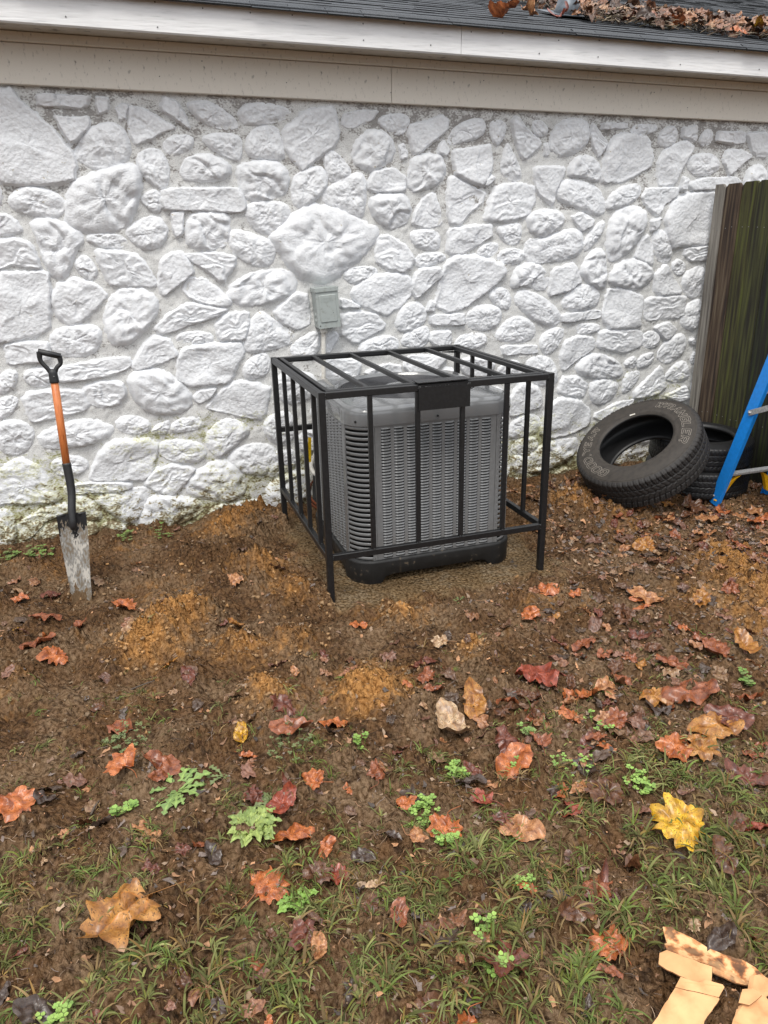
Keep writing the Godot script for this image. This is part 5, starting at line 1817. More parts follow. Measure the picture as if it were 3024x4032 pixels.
func tire(parent: Node, R: float, rb: float, w: float, seg: int, deep: float, m_side: Material, m_tread: Material):
	# outer skin from the upper bead over the tread to the lower bead; axis +y, upper side at y 0
	var Ro := R + 0.024
	var side := []
	for i in 15:
		var r: float = lerp(rb, R, i / 14.0)
		side.append(Vector2(r, side_h(r, R, rb)))
	side[1].y += 0.003
	side[2].y += 0.004
	side[3].y -= 0.001
	var lower := []
	for i in 15:
		lower.append(Vector2(side[14 - i].x, -w - side[14 - i].y))
	var P := PackedVector3Array()
	for sd in [side, lower]:
		P = PackedVector3Array()
		for q in sd:
			for k in 160:
				var an := TAU * k / 160
				P.append(Vector3(cos(an) * q.x, q.y, sin(an) * q.x))
		part("sidewall", sheet(P, 160, 15, true), m_side, parent)
	# tread
	P = PackedVector3Array()
	var nt := 44
	for j in nt:
		var t := float(j) / (nt - 1)
		var y := -w * t
		var edge: float = min(t, 1 - t)
		var round: float = sqrt(max(0.0, 1.0 - pow(1.0 - clamp(edge / 0.13, 0, 1), 2.0)))
		for k in seg:
			var an := TAU * k / seg
			var rr: float = lerp(R, Ro, round)
			var gr := 0.0
			if edge > 0.02:
				# zigzag grooves round the tread, cross grooves at the shoulders
				for gc in [0.28, 0.5, 0.72]:
					var zz: float = gc + 0.012 * asin(sin(an * 56.0)) / 1.57
					if abs(t - zz) < 0.013:
						gr = 1.0
				var blocks := 72.0
				var shift: float = (t - 0.5) * 0.22 * (1.0 if t < 0.5 else -1.0)
				var ph := fposmod((an / TAU + shift * 0.09) * blocks, 1.0)
				var wd := 0.24 if edge < 0.25 else 0.11
				if edge < 0.27 and ph < wd:
					gr = 1.0
				elif edge >= 0.27 and fposmod(ph + t * 3.0, 1.0) < 0.13 and abs(t - 0.39) < 0.08:
					gr = 0.7
				elif edge >= 0.27 and fposmod(ph - t * 3.0, 1.0) < 0.13 and abs(t - 0.61) < 0.08:
					gr = 0.7
				if edge < 0.25 and abs(ph - 0.62) < 0.05:
					gr = max(gr, 0.4)
			rr -= gr * deep * (1.0 if edge > 0.1 else 0.75)
			P.append(Vector3(cos(an) * rr, y, sin(an) * rr))
	part("tread", sheet(P, seg, nt, true), m_tread, parent)
	# liner
	P = PackedVector3Array()
	for q in [Vector2(rb, 0.0), Vector2(rb - 0.004, -0.006), Vector2(rb - 0.002, -0.016), Vector2(rb + 0.012, -0.024), Vector2(lerp(rb, R, 0.5), -0.020), Vector2(R - 0.012, -0.035), Vector2(R + 0.004, -w * 0.3), Vector2(R + 0.004, -w * 0.7), Vector2(R - 0.012, -w + 0.035), Vector2(lerp(rb, R, 0.5), -w + 0.020), Vector2(rb + 0.012, -w + 0.024), Vector2(rb - 0.002, -w + 0.016), Vector2(rb - 0.004, -w + 0.006), Vector2(rb, -w)]:
		for k in 120:
			var an := TAU * k / 120
			P.append(Vector3(cos(an) * q.x, q.y, sin(an) * q.x))
	part("liner", sheet(P, 120, 14, true, PackedColorArray(), PackedVector2Array(), true), M.rubber_new, parent)


func tires():
	var t := thing("tire", "big worn tire with white outlined letters leaning on other tires", "tire", Vector3(2.131, 0.415, -0.66))
	var n := Vector3(-0.5555, 0.8235, 0.1165).normalized()
	var u := Vector3.UP.cross(n).normalized()
	var v := n.cross(u)
	# local x -> u, y -> n, z -> -v keeps the frame right-handed
	t.basis = Basis(u, n, -v)
	var R := 0.36
	var rb := 0.2255
	tire(t, R, rb, 0.215, 504, 0.011, M.rubber, M.tread)
	for wd in [["GOOD/YEAR", -84.0, -181.5], ["WRANGLER", 103.0, 10.0]]:
		var word: String = wd[0]
		var total := 0.0
		for ch in word:
			total += letter_w(ch)
		var at := 0.0
		for ch in word:
			var st := begin()
			for poly in outline(ch, 0.115):
				for i in poly.size():
					var e := [poly[i], poly[(i + 1) % poly.size()]]
					var q := []
					for p in e:
						var px: float = at + p.x + p.y * 0.22
						var an: float = deg_to_rad(lerp(wd[1], wd[2], px / total))
						var rr: float = 0.284 + p.y * 0.043
						q.append([an, rr])
					var pa := Vector3(cos(q[0][0]) * q[0][1], side_h(q[0][1], R, rb), -sin(q[0][0]) * q[0][1])
					var pb := Vector3(cos(q[1][0]) * q[1][1], side_h(q[1][1], R, rb), -sin(q[1][0]) * q[1][1])
					bar(st, pa, pb, 0.0021, 0.0026, Vector3.UP, 0.0006)
			var o := done(st, "raised_letter", M.whiteletter, t)
			at += letter_w(ch)
	# moulded rim line below the shoulder
	var st := begin(true)
	for q in [[0.3525, 0.0012], [0.247, 0.0018]]:
		var pts := []
		for i in 121:
			var an := TAU * i / 120
			pts.append(Vector3(cos(an) * q[0], side_h(q[0], R, rb) + 0.0005, -sin(an) * q[0]))
		tube(st, pts, [q[1]], 6)
	done(st, "rim_line", M.rubber, t)
	st = begin()
	var an := deg_to_rad(137.0)
	var pa := Vector3(cos(an) * 0.238, 0.011, -sin(an) * 0.238)
	an = deg_to_rad(129.0)
	bar(st, pa, Vector3(cos(an) * 0.238, 0.011, -sin(an) * 0.238), 0.012, 0.004)
	done(st, "white_sticker", M.pvc, t)
	var a := thing("tire", "smooth black tire lying flat on another tire beside the fence", "tire", Vector3(2.755, 0.355, -0.80))
	a.rotation = Vector3(0.05, 0.4, 0.03)
	tire(a, 0.295, 0.195, 0.16, 360, 0.005, M.rubber_new, M.rubber_new)
	var b := thing("tire", "black tire flat on the ground under another tire by fence", "tire", Vector3(2.735, 0.178, -0.79))
	b.rotation = Vector3(0.0, 1.1, 0.0)
	tire(b, 0.30, 0.2, 0.17, 360, 0.006, M.rubber_new, M.rubber_new)


func letter_w(ch: String) -> float:
	return 0.62 if ch == "/" else (1.22 if ch == "W" else 1.08)


# ---------------------------------------------------------------- ladder
func channel(st: SurfaceTool, a: Vector3, b: Vector3, depth: float, lip: float, inward: float, zdir: Vector3):
	var d := (b - a).normalized()
	var s := Vector3(inward, 0, 0)
	var t := (zdir - d * zdir.dot(d)).normalized()
	var up := t
	bar(st, a, b, 0.005, depth, up, 0.001)
	for q in [-1.0, 1.0]:
		var off: Vector3 = t * (q * (depth / 2 - 0.0024)) + s * (lip / 2 + 0.0026)
		bar(st, a + off, b + off, lip, 0.0046, up, 0.001)


func ladder():
	var l := thing("stepladder", "blue fiberglass stepladder standing by the fence and tires", "ladder", Vector3(2.625, 0.0, -0.483))
	var top := Vector3(0.10, 1.72, 0.43)
	var W := 0.43
	for k in 2:
		var inn := 1.0 if k == 0 else -1.0
		var st := begin()
		channel(st, Vector3(k * W, -0.01, 0), Vector3(top.x + k * (W - 0.2), top.y, top.z), 0.075, 0.022, inn, Vector3(0, 0, 1))
		var o := done(st, "rear_rail", M.blue, l)
		st = begin(true)
		tube(st, [Vector3(k * W - inn * 0.0025, 0.045, 0.0), Vector3(k * W - inn * 0.0055, 0.045, 0.0)], [0.007], 10)
		done(st, "bolt", M.alu, o)
		st = begin()
		channel(st, Vector3(k * W, -0.01, 0.98), Vector3(top.x + k * (W - 0.2), top.y, top.z + 0.09), 0.075, 0.022, inn, Vector3(0, 0, 1))
		done(st, "front_rail", M.blue, l)
	var ry := func(y: float) -> Vector3:
		return Vector3(0, 0, 0).lerp(top, y / top.y)
	for y in [0.195, 0.76, 1.25]:
		var c: Vector3 = ry.call(y)
		var ww: float = W - 0.2 * y / top.y
		var st := begin()
		bar(st, c + Vector3(0.006, 0, 0), c + Vector3(ww - 0.006, 0, 0), 0.034, 0.018, Vector3(0, 1, 0.2))
		done(st, "rear_brace", M.alu, l)
		# yellow gussets under the lowest brace, metal ones above
		var mm: Material = M.ladyellow if y < 0.3 else M.alu
		for k in 2:
			var sgn := 1.0 if k == 0 else -1.0
			var base: Vector3 = c + Vector3(0.0 if k == 0 else ww, 0, 0)
			st = begin()
			var n := 7
			var prev := []
			for i in n:
				var t := float(i) / (n - 1)
				var p := base + Vector3(sgn * lerp(0.125, 0.010, pow(t, 0.75)), lerp(-0.012, -0.165, pow(t, 1.25)) if y < 0.3 else lerp(-0.012, -0.08, t), -0.25 * 0.13 * t)
				var hw: float = 0.020 + 0.006 * t if y < 0.3 else 0.006
				var row := [p + Vector3(sgn * hw, hw * 0.5, -0.012), p + Vector3(-sgn * hw, -hw * 0.5, -0.012), p + Vector3(-sgn * hw, -hw * 0.5, 0.012), p + Vector3(sgn * hw, hw * 0.5, 0.012)]
				if i:
					for j in 4:
						quad(st, prev[j], prev[(j + 1) % 4], row[(j + 1) % 4], row[j])
				else:
					quad(st, row[0], row[1], row[2], row[3])
				prev = row
			quad(st, prev[3], prev[2], prev[1], prev[0])
			done(st, "gusset", mm, l)
	for k in 5:
		var y := 0.30 + k * 0.29
		var f := Vector3(0, 0, 0.98).lerp(top + Vector3(0, 0, 0.09), y / top.y)
		var st := begin()
		bar(st, f + Vector3(0.006, 0, 0), f + Vector3(W - 0.2 * y / top.y - 0.006, 0, 0), 0.085, 0.028)
		done(st, "step", M.alu, l)
	var st := begin()
	box(st, top + Vector3(-0.04, 0, -0.06), top + Vector3(W - 0.2 + 0.04, 0.05, 0.15), 0.01)
	done(st, "top_cap", M.ladyellow, l)
	# folding spreader on the near side
	var a: Vector3 = ry.call(0.60) + Vector3(-0.008, 0, 0.0)
	var mid := a + Vector3(-0.004, 0.085, 0.20)
	st = begin()
	bar(st, a, mid, 0.004, 0.032, Vector3.RIGHT.cross(mid - a), 0.001)
	bar(st, mid + Vector3(-0.005, 0.012, -0.014), mid + Vector3(-0.005, -0.05, 0.30), 0.004, 0.036, Vector3.RIGHT.cross(Vector3(0, -0.06, 0.3)), 0.001)
	done(st, "spreader", M.alu, l)
	st = begin(true)
	for p in [a + Vector3(0, 0.006, 0.012), mid]:
		tube(st, [p + Vector3(0.004, 0, 0), p + Vector3(-0.011, 0, 0)], [0.007], 10)
	done(st, "rivet", M.alu, l)


# ---------------------------------------------------------------- cardboard
func card_sheet(parent: Node, called: String, m: Material, pts: Array, lift: Array, warp: float):
	# pts: x, z in mm; lift: heights in mm at each corner
	var poly := PackedVector2Array()
	for i in range(0, pts.size(), 2):
		poly.append(Vector2(pts[i], pts[i + 1]) / 1000.0)
	# ragged edge
	var rag := PackedVector2Array()
	var hs := []
	for i in poly.size():
		var a := poly[i]
		var b := poly[(i + 1) % poly.size()]
		var k := int(max(1.0, a.distance_to(b) / 0.012))
		for j in k:
			var t := float(j) / k
			var p := a.lerp(b, t)
			if j:
				p += Vector2(n5.get_noise_2d(p.x * 3, p.y * 3), n5.get_noise_2d(p.y * 3, p.x * 3 + 9)) * 0.0016
			rag.append(p)
			hs.append(lerp(float(lift[i % lift.size()]), float(lift[(i + 1) % lift.size()]), t) / 1000.0)
	var idx := Geometry2D.triangulate_polygon(rag)
	var st := begin()
	var top := []
	var bot := []
	for i in rag.size():
		var p := rag[i]
		var y: float = hs[i] + n3.get_noise_2d(p.x * 0.8, p.y * 0.8) * warp
		top.append(Vector3(p.x, y, p.y))
		bot.append(Vector3(p.x, y - 0.0035, p.y))
	for i in range(0, idx.size(), 3):
		tri(st, top[idx[i]], top[idx[i + 2]], top[idx[i + 1]])
		tri(st, bot[idx[i]], bot[idx[i + 1]], bot[idx[i + 2]])
	var o := done(st, called, m, parent)
	st = begin()
	for i in rag.size():
		var j := (i + 1) % rag.size()
		quad(st, top[i], bot[i], bot[j], top[j])
	done(st, "edge", M.flute, o)


func cardboard():
	var y := 0.028
	var a := thing("cardboard_piece", "torn wet folded cardboard piece, upper of three in the grass", "cardboard")
	card_sheet(a, "panel", M.cardwet, [323, 1988, 341, 1998, 346, 2009, 361, 2028, 380, 2051, 389, 2066, 382, 2075, 394, 2072, 412, 2094, 442, 2120, 456, 2147, 459, 2177, 421, 2184, 384, 2163, 350, 2128, 354, 2121, 284, 2051, 293, 2032, 302, 2030], [22, 24, 20, 18, 16, 16, 16, 16, 15, 15, 14, 14, 14, 16, 20, 30, 30, 24, 22], 0.004)
	card_sheet(a, "flap", M.card, [283, 2052, 353, 2122, 330, 2148, 317, 2146, 297, 2122, 263, 2082, 253, 2064, 268, 2047], [31, 31, 14, 12, 11, 12, 14, 22], 0.002)
	var b := thing("cardboard_piece", "flat tan cardboard sheet at the bottom edge, middle of three", "cardboard")
	card_sheet(b, "panel", M.card, [242, 2134, 320, 2183, 319, 2185, 286, 2200, 256, 2212, 226, 2234, 100, 2250, 114, 2194, 155, 2177], [27, 24, 23, 20, 18, 18, 18, 20, 22], 0.003)
	card_sheet(b, "flap", M.card, [268, 2119, 284, 2135, 298, 2145, 316, 2145, 344, 2165, 345, 2170, 320, 2182, 242.5, 2133], [32, 33, 33, 34, 32, 30, 25, 28], 0.002)
	var c := thing("cardboard_piece", "crumpled torn cardboard at the bottom right corner", "cardboard")
	card_sheet(c, "panel", M.card, [391, 2190, 404, 2178, 437, 2175, 471, 2202, 384, 2290, 295, 2249, 317, 2229, 348, 2208, 375, 2188, 392, 2200], [34, 46, 30, 20, 22, 18, 20, 24, 30, 36], 0.012)
	card_sheet(c, "flap", M.card, [348, 2209, 375, 2190, 392, 2202, 396, 2222, 360, 2226], [34, 40, 48, 46, 38], 0.008)


# ---------------------------------------------------------------- weeds
func rosette(label: String, x: float, z: float, n: int, ln: float, lobed: bool, c0: Color, c1: Color, seed_: int):
	var t := thing("rosette_weed" if lobed else "leafy_weed", label, "weed", Vector3(x, gh(x, z), z), "")
	var r := RandomNumberGenerator.new()
	r.seed = seed_
	for k in n:
		var an := TAU * k / n + r.randf_range(-0.3, 0.3)
		var L := ln * r.randf_range(0.65, 1.05)
		var nu := 7
		var nv := 16
		var P := PackedVector3Array()
		var C := PackedColorArray()
		var col := c0.lerp(c1, r.randf())
		var arch := r.randf_range(0.15, 0.4)
		for j in nv:
			var v := float(j) / (nv - 1)
			var w := 0.0
			if lobed:
				w = (0.05 + 0.16 * pow(v, 0.7)) * (0.62 + 0.38 * sin(v * 26.0 + k)) * (1.0 if v < 0.8 else sqrt(max(0.0, (1 - v) / 0.2))) * L
			else:
				w = 0.30 * sin(PI * pow(v, 0.75) * 0.97 + 0.03) * L * (0.85 + 0.2 * sin(v * 30.0 + k))
			for i in nu:
				var u := float(i) / (nu - 1) * 2 - 1
				var y: float = L * arch * sin(v * 2.4) * 0.55 + 0.003 + abs(u) * w * 0.25 + (0.12 if lobed else 0.42) * w * sin(v * 17.0 + u * 5.0 + k)
				P.append(Vector3(u * w, y, v * L + 0.004))
				C.append(col.lerp(c0 * 1.5, 0.5 if i == 3 else 0.0) * r.randf_range(0.85, 1.15))
		var o := part("leaf", sheet(P, nu, nv, false, C), M.green, t)
		o.rotation.y = an


func clover(label: String, x: float, z: float, n: int, spread: float, size: float, c0: Color, c1: Color, seed_: int, group := ""):
	var t := thing("clover_weed", label, "weed", Vector3(x, gh(x, z), z), group)
	var r := RandomNumberGenerator.new()
	r.seed = seed_
	var st := SurfaceTool.new()
	st.begin(Mesh.PRIMITIVE_TRIANGLES)
	st.set_smooth_group(-1)
	var ss := SurfaceTool.new()
	ss.begin(Mesh.PRIMITIVE_TRIANGLES)
	ss.set_smooth_group(-1)
	for k in n:
		var a := r.randf_range(0, TAU)
		var d := spread * sqrt(r.randf())
		var hgt := r.randf_range(0.010, 0.034)
		var p := Vector3(cos(a) * d, hgt + gh(x + cos(a) * d, z + sin(a) * d) - t.position.y, sin(a) * d)
		ss.set_color(c0 * 0.7)
		bar(ss, Vector3(p.x * 0.8, p.y - hgt - 0.006, p.z * 0.8), p, 0.0013, 0.0013)
		var rot := r.randf_range(0, TAU)
		var col := c0.lerp(c1, r.randf())
		var s := size * r.randf_range(0.6, 1.15)
		for q in 3:
			var an := rot + TAU * q / 3
			var f := Vector3(cos(an), r.randf_range(-0.1, 0.35), sin(an)).normalized()
			var sd := f.cross(Vector3.UP).normalized()
			st.set_color(col * r.randf_range(0.8, 1.2))
			var c := p + f * s * 0.75
			var pts := []
			for e in 8:
				var ea := TAU * e / 8
				var rr := s * (0.62 if e != 0 else 0.50)
				pts.append(c + f * cos(ea) * rr + sd * sin(ea) * rr + Vector3.UP * 0.12 * s * (1 if e % 2 else 0))
			for e in 8:
				tri(st, c, pts[e], pts[(e + 1) % 8])
	done(ss, "stems", M.green, t).set_meta("kind", "stuff")
	done(st, "foliage", M.green, t).set_meta("kind", "stuff")


func weeds():
	var lime := Color(0.24, 0.36, 0.075)
	var lime2 := Color(0.15, 0.26, 0.055)
	var dull := Color(0.15, 0.18, 0.065)
	var dull2 := Color(0.10, 0.13, 0.05)
	rosette("large pale green lobed rosette weed below the clay heap, left", -0.77, 1.04, 15, 0.115, true, Color(0.21, 0.30, 0.075), Color(0.14, 0.21, 0.065), 1)
	rosette("dense crinkled lettuce green rosette beside the big orange oval leaf", -0.57, 1.30, 24, 0.085, false, Color(0.26, 0.32, 0.085), Color(0.17, 0.23, 0.07), 2)
	rosette("broad leaved green weed under grass below the red brown leaves", -0.50, 1.56, 7, 0.06, false, Color(0.18, 0.30, 0.05), lime2, 3)
	rosette("small muddy green rosette just in front of the condenser", 0.62, 0.10, 9, 0.06, true, dull, dull2, 4)
	rosette("muddy green lobed weed squashed beside the pale rosette weed", -0.62, 1.02, 7, 0.07, true, dull, dull2, 5)
	rosette("grey green rosette weed under the curled red leaf", -0.50, 1.18, 7, 0.06, false, dull, dull2, 6)
	clover("bright green seedling clump left of the lettuce green rosette", -0.93, 1.09, 16, 0.035, 0.012, lime, lime2, 7)
	clover("upright bright green seedling beside large orange oval leaf, centre right", 0.10, 1.25, 18, 0.032, 0.012, lime, lime2, 8)
	clover("wide bright clover patch left of the arched orange leaf", -0.07, 1.39, 34, 0.055, 0.010, lime, lime2, 9)
	clover("round bright clover clump under the arched orange leaf", -0.05, 1.51, 20, 0.032, 0.011, lime, lime2, 10)
	clover("round lime clover cluster right of the curled brown leaf", 0.60, 1.52, 26, 0.045, 0.010, lime, lime2, 11)
	clover("thin grassy green sprig among rust leaves right of centre", 0.66, 1.21, 14, 0.05, 0.009, lime, lime2, 12)
	clover("loose small green sprouts below the rust leaf drift", 0.47, 1.35, 18, 0.07, 0.008, lime, lime2, 13)
	clover("small green plant between the red lobed leaf and orange oval", 0.38, 1.19, 12, 0.035, 0.012, dull, lime2, 14)
	clover("lone upright dark green seedling near the right edge", 1.34, 1.17, 12, 0.025, 0.014, dull, lime2, 15)
	clover("tiny bright sprout below the clay patch in the middle", -0.17, 1.06, 8, 0.022, 0.011, lime, lime2, 16)
	clover("low dark green clover mat left, above the orange leaf pair", -0.92, 0.71, 60, 0.08, 0.007, dull, dull2, 17)
	clover("trailing bright trefoil near the brown red crumpled leaf", -0.09, 1.84, 9, 0.03, 0.010, lime, lime2, 18)
	clover("trailing bright trefoil lowest in the grass, left of cardboard", -0.10, 1.93, 9, 0.035, 0.010, lime, lime2, 19)
	clover("bright clover clump at the bottom edge, far left", -1.08, 1.70, 20, 0.035, 0.010, lime, lime2, 20)
	clover("small clover beside the small orange leaf in the grass", 0.09, 1.73, 12, 0.03, 0.009, lime, lime2, 21)
	clover("small green weeds at the wall's foot, left of the spade", -1.53, -1.22, 26, 0.07, 0.013, dull, lime2, 22)
	clover("green weed cluster at the wall behind the spade", -1.36, -1.20, 30, 0.07, 0.013, dull, lime2, 23)
	clover("small green weed at wall just right of the spade", -0.90, -1.24, 16, 0.05, 0.013, dull, lime2, 24)
	clover("sparse green sprouts at wall between spade and cage", -0.70, -1.22, 14, 0.07, 0.011, dull, lime2, 25)
	clover("dull green patch below the spotted yellow leaf", -0.40, 0.98, 40, 0.08, 0.006, dull, dull2, 26)
	clover("green sprouts between orange oval leaf and dark leaf", 0.27, 1.29, 12, 0.035, 0.009, lime, lime2, 27)


# ---------------------------------------------------------------- fallen leaves
var marks := [["spade", -1.12, -0.5], ["cage's left leg", 0.015, 0.0], ["cage's right leg", 1.125, 0.0], ["big tire", 2.0, -0.45], ["ladder", 2.62, -0.45], ["folded cardboard", 0.36, 2.06], ["flat cardboard", 0.22, 2.16], ["lobed rosette", -0.77, 1.04], ["lettuce rosette", -0.57, 1.3], ["left clay heap", -0.76, 0.03], ["middle clay patch", -0.02, 0.75], ["spotted yellow leaf", -0.444, 0.905], ["yellow lobed leaf", 0.665, 1.69], ["large red leaf", 0.43, 0.86], ["lime clover", 0.60, 1.52], ["wide clover", -0.07, 1.39]]


func where_from(m: Array, x: float, z: float, order: int) -> String:
	var dx: float = x - m[1]
	var dz: float = z - m[2]
	var side := dx * 0.948 + dz * 0.319
	var near := -dx * 0.319 + dz * 0.948
	var lr := "right of" if side > 0 else "left of"
	var fb := "in front of" if near > 0 else "behind"
	var first: bool = abs(side) > abs(near)
	if order:
		first = not first
	return (lr if first else fb) + " " + m[0]


func leaf_label(kind: String, colour: String, x: float, z: float, s: float, curl: float) -> String:
	var size := "tiny" if s < 0.06 else ("small" if s < 0.09 else ("medium" if s < 0.125 else "large"))
	var cn: String = {"redbrown": "russet", "dark": "blackish", "gold": "golden", "pale": "pale"}.get(colour, colour)
	var sh: String = {"m": "lobed leaf", "o": "oval leaf", "f": "leaf scrap"}[kind]
	var what := "%s %s %s" % [size, cn, sh]
	if curl > 0.65:
		what = "%s curled %s %s" % [size, cn, sh]
	var order := []
	for m in marks:
		order.append([Vector2(m[1] - x, m[2] - z).length(), m])
	order.sort_custom(func(p, q): return p[0] < q[0])
	# the nearest landmark alone, then pairs of them until the words fit this leaf only
	for i in 3:
		if order[i][0] > 0.03 and order[i][0] < 0.16:
			var l := "%s lying close %s" % [what, where_from(order[i][1], x, z, 0)]
			if not labels.has(l):
				labels[l] = true
				return l
	for span in range(1, 9):
		for i in span:
			for turn in 4:
				if order[i][0] < 0.03:
					continue
				var l := "%s %s, %s" % [what, where_from(order[i][1], x, z, turn % 2), where_from(order[span][1], x, z, turn / 2)]
				if not labels.has(l):
					labels[l] = true
					return l
	return what


func leaf_outline(kind: String, an: float, r: RandomNumberGenerator, ph: float) -> float:
	if kind == "m":
		var best := 0.0
		var li := 0
		for q in [[0.0, 1.0], [0.9, 0.92], [-0.9, 0.92], [1.85, 0.66], [-1.85, 0.66]]:
			var d: float = abs(wrapf(an - q[0] - 0.12 * sin(ph * 3.0 + li * 2.1), -PI, PI))
			best = max(best, q[1] * (0.85 + 0.2 * sin(ph * 5.0 + li * 1.7)) * pow(max(0.0, 1.0 - d / 0.80), 0.8))
			li += 1
		var tooth := 0.055 * asin(sin(an * 13.0 + ph)) * (0.4 + best)
		return max(0.40 - 0.2 * max(0.0, abs(an) - 2.5), 0.46 + 0.50 * best) + tooth
	if kind == "o":
		var c := cos(an)
		var s := sin(an)
		var e := 1.0 / sqrt(c * c / 1.0 + s * s / 0.30)
		return e * (1.0 + 0.08 * pow(max(0.0, c), 6.0)) + 0.012 * sin(an * 34.0)
	return 0.62 + 0.30 * sin(an * 2.0 + ph) + 0.17 * sin(an * 5.0 + ph * 2.0) + 0.08 * sin(an * 11.0 + ph * 3.0)


func leaf_mesh(kind: String, s: float, seed_: int, curl: float) -> ArrayMesh:
	var r := RandomNumberGenerator.new()
	r.seed = seed_
	var N := 60 if kind == "m" else 44
	var rings := [0.0, 0.16, 0.32, 0.46, 0.60, 0.73, 0.86, 1.0]
	var P := PackedVector3Array()
	var U := PackedVector2Array()
	var fold := r.randf_range(0, PI)
	var f2 := r.randf_range(0, PI)
	var ph := r.randf_range(0, TAU)
	var off := r.randf_range(-40, 40)
	var k1 := curl * r.randf_range(0.5, 1.6) * (1.0 if r.randf() < 0.55 else -0.8)
	var k2 := curl * r.randf_range(0.2, 1.8)
	var sc := s * 0.56
	var lo := 1e9
	for q in rings:
		for k in N:
			var an := TAU * k / N
			var rad := leaf_outline(kind, wrapf(an, -PI, PI), r, ph) * (1.0 + 0.12 * n2.get_noise_2d(cos(an) * 0.5 + off, sin(an) * 0.5))
			var x: float = sin(an) * rad * q
			var y: float = -cos(an) * rad * q
			var d1: float = x * cos(fold) + y * sin(fold)
			var d2: float = x * cos(f2) + y * sin(f2)
			var h: float = k1 * 0.45 * d1 * d1 + k2 * 0.5 * max(0.0, d2 - 0.15) * max(0.0, d2 - 0.15) * 2.0
			h += 0.17 * n2.get_noise_2d(x * 0.35 + off, y * 0.35) + 0.14 * (0.4 - abs(n3.get_noise_2d(x * 0.22 + off, y * 0.22))) + 0.07 * q * q * sin(an * 5.0 + ph)
			h -= 0.04 * (1.0 - abs(x) * 2.0 if abs(x) < 0.5 else 0.0) * (1.0 if kind == "o" else 0.4)
			# pull edges in where they rise
			var pull: float = 1.0 - clamp(0.16 * abs(k1) * d1 * d1, 0.0, 0.45)
			P.append(Vector3(x * sc * pull, h * sc, y * sc * pull))
			U.append(Vector2(x * 0.5 + 0.5, y * 0.5 + 0.5))
			lo = min(lo, h * sc)
	for i in P.size():
		P[i].y -= lo
	return sheet(P, N, rings.size(), true, PackedColorArray(), U)


var leaf_n := 0


func fallen_leaf(kind: String, colour: String, xm: int, zm: int, smm: int, lift := 0.0, label := "", group := "leaves fallen on the muddy yard"):
	leaf_n += 1
	var r := RandomNumberGenerator.new()
	r.seed = 500 + leaf_n
	var x := xm / 1000.0
	var z := zm / 1000.0
	var s := smm / 1000.0 * (1.04 if kind == "m" else 1.02)
	var curl := r.randf_range(0.15, 0.95)
	if kind == "f":
		curl *= 1.3
	var v := 0 if kind == "m" else 1
	var o := part("fallen_leaf", leaf_mesh(kind, s, 900 + leaf_n, curl), M.leaf[colour + str(v)])
	# lie on the ground's own slope
	var e := s * 0.3
	var y0 := gh(x, z)
	var nx := gh(x + e, z) - gh(x - e, z)
	var nz := gh(x, z + e) - gh(x, z - e)
	var n := Vector3(-nx + r.randf_range(-0.10, 0.10) * e * 2, 2 * e, -nz + r.randf_range(-0.10, 0.10) * e * 2).normalized()
	var f := Vector3(cos(leaf_n * 2.4), 0, sin(leaf_n * 2.4))
	var sd := f.cross(n).normalized()
	o.basis = Basis(sd, n, sd.cross(n)).orthonormalized()
	o.position = Vector3(x, max(y0, (gh(x + e, z) + gh(x - e, z) + gh(x, z + e) + gh(x, z - e)) / 4) + 0.001 + lift, z)
	if kind != "f" and s > 0.07:
		var st := begin(true)
		tube(st, curve([Vector3(0, 0.012 * s / 0.1, 0.20 * s), Vector3(0.01, 0.006, 0.38 * s), Vector3(0.02 * sin(leaf_n), 0.002, 0.62 * s)], 5), [0.0011], 5)
		done(st, "stem", o.material_override, o)
	tag(o, label if label != "" else leaf_label(kind, colour, x, z, s, curl), "leaf", group)


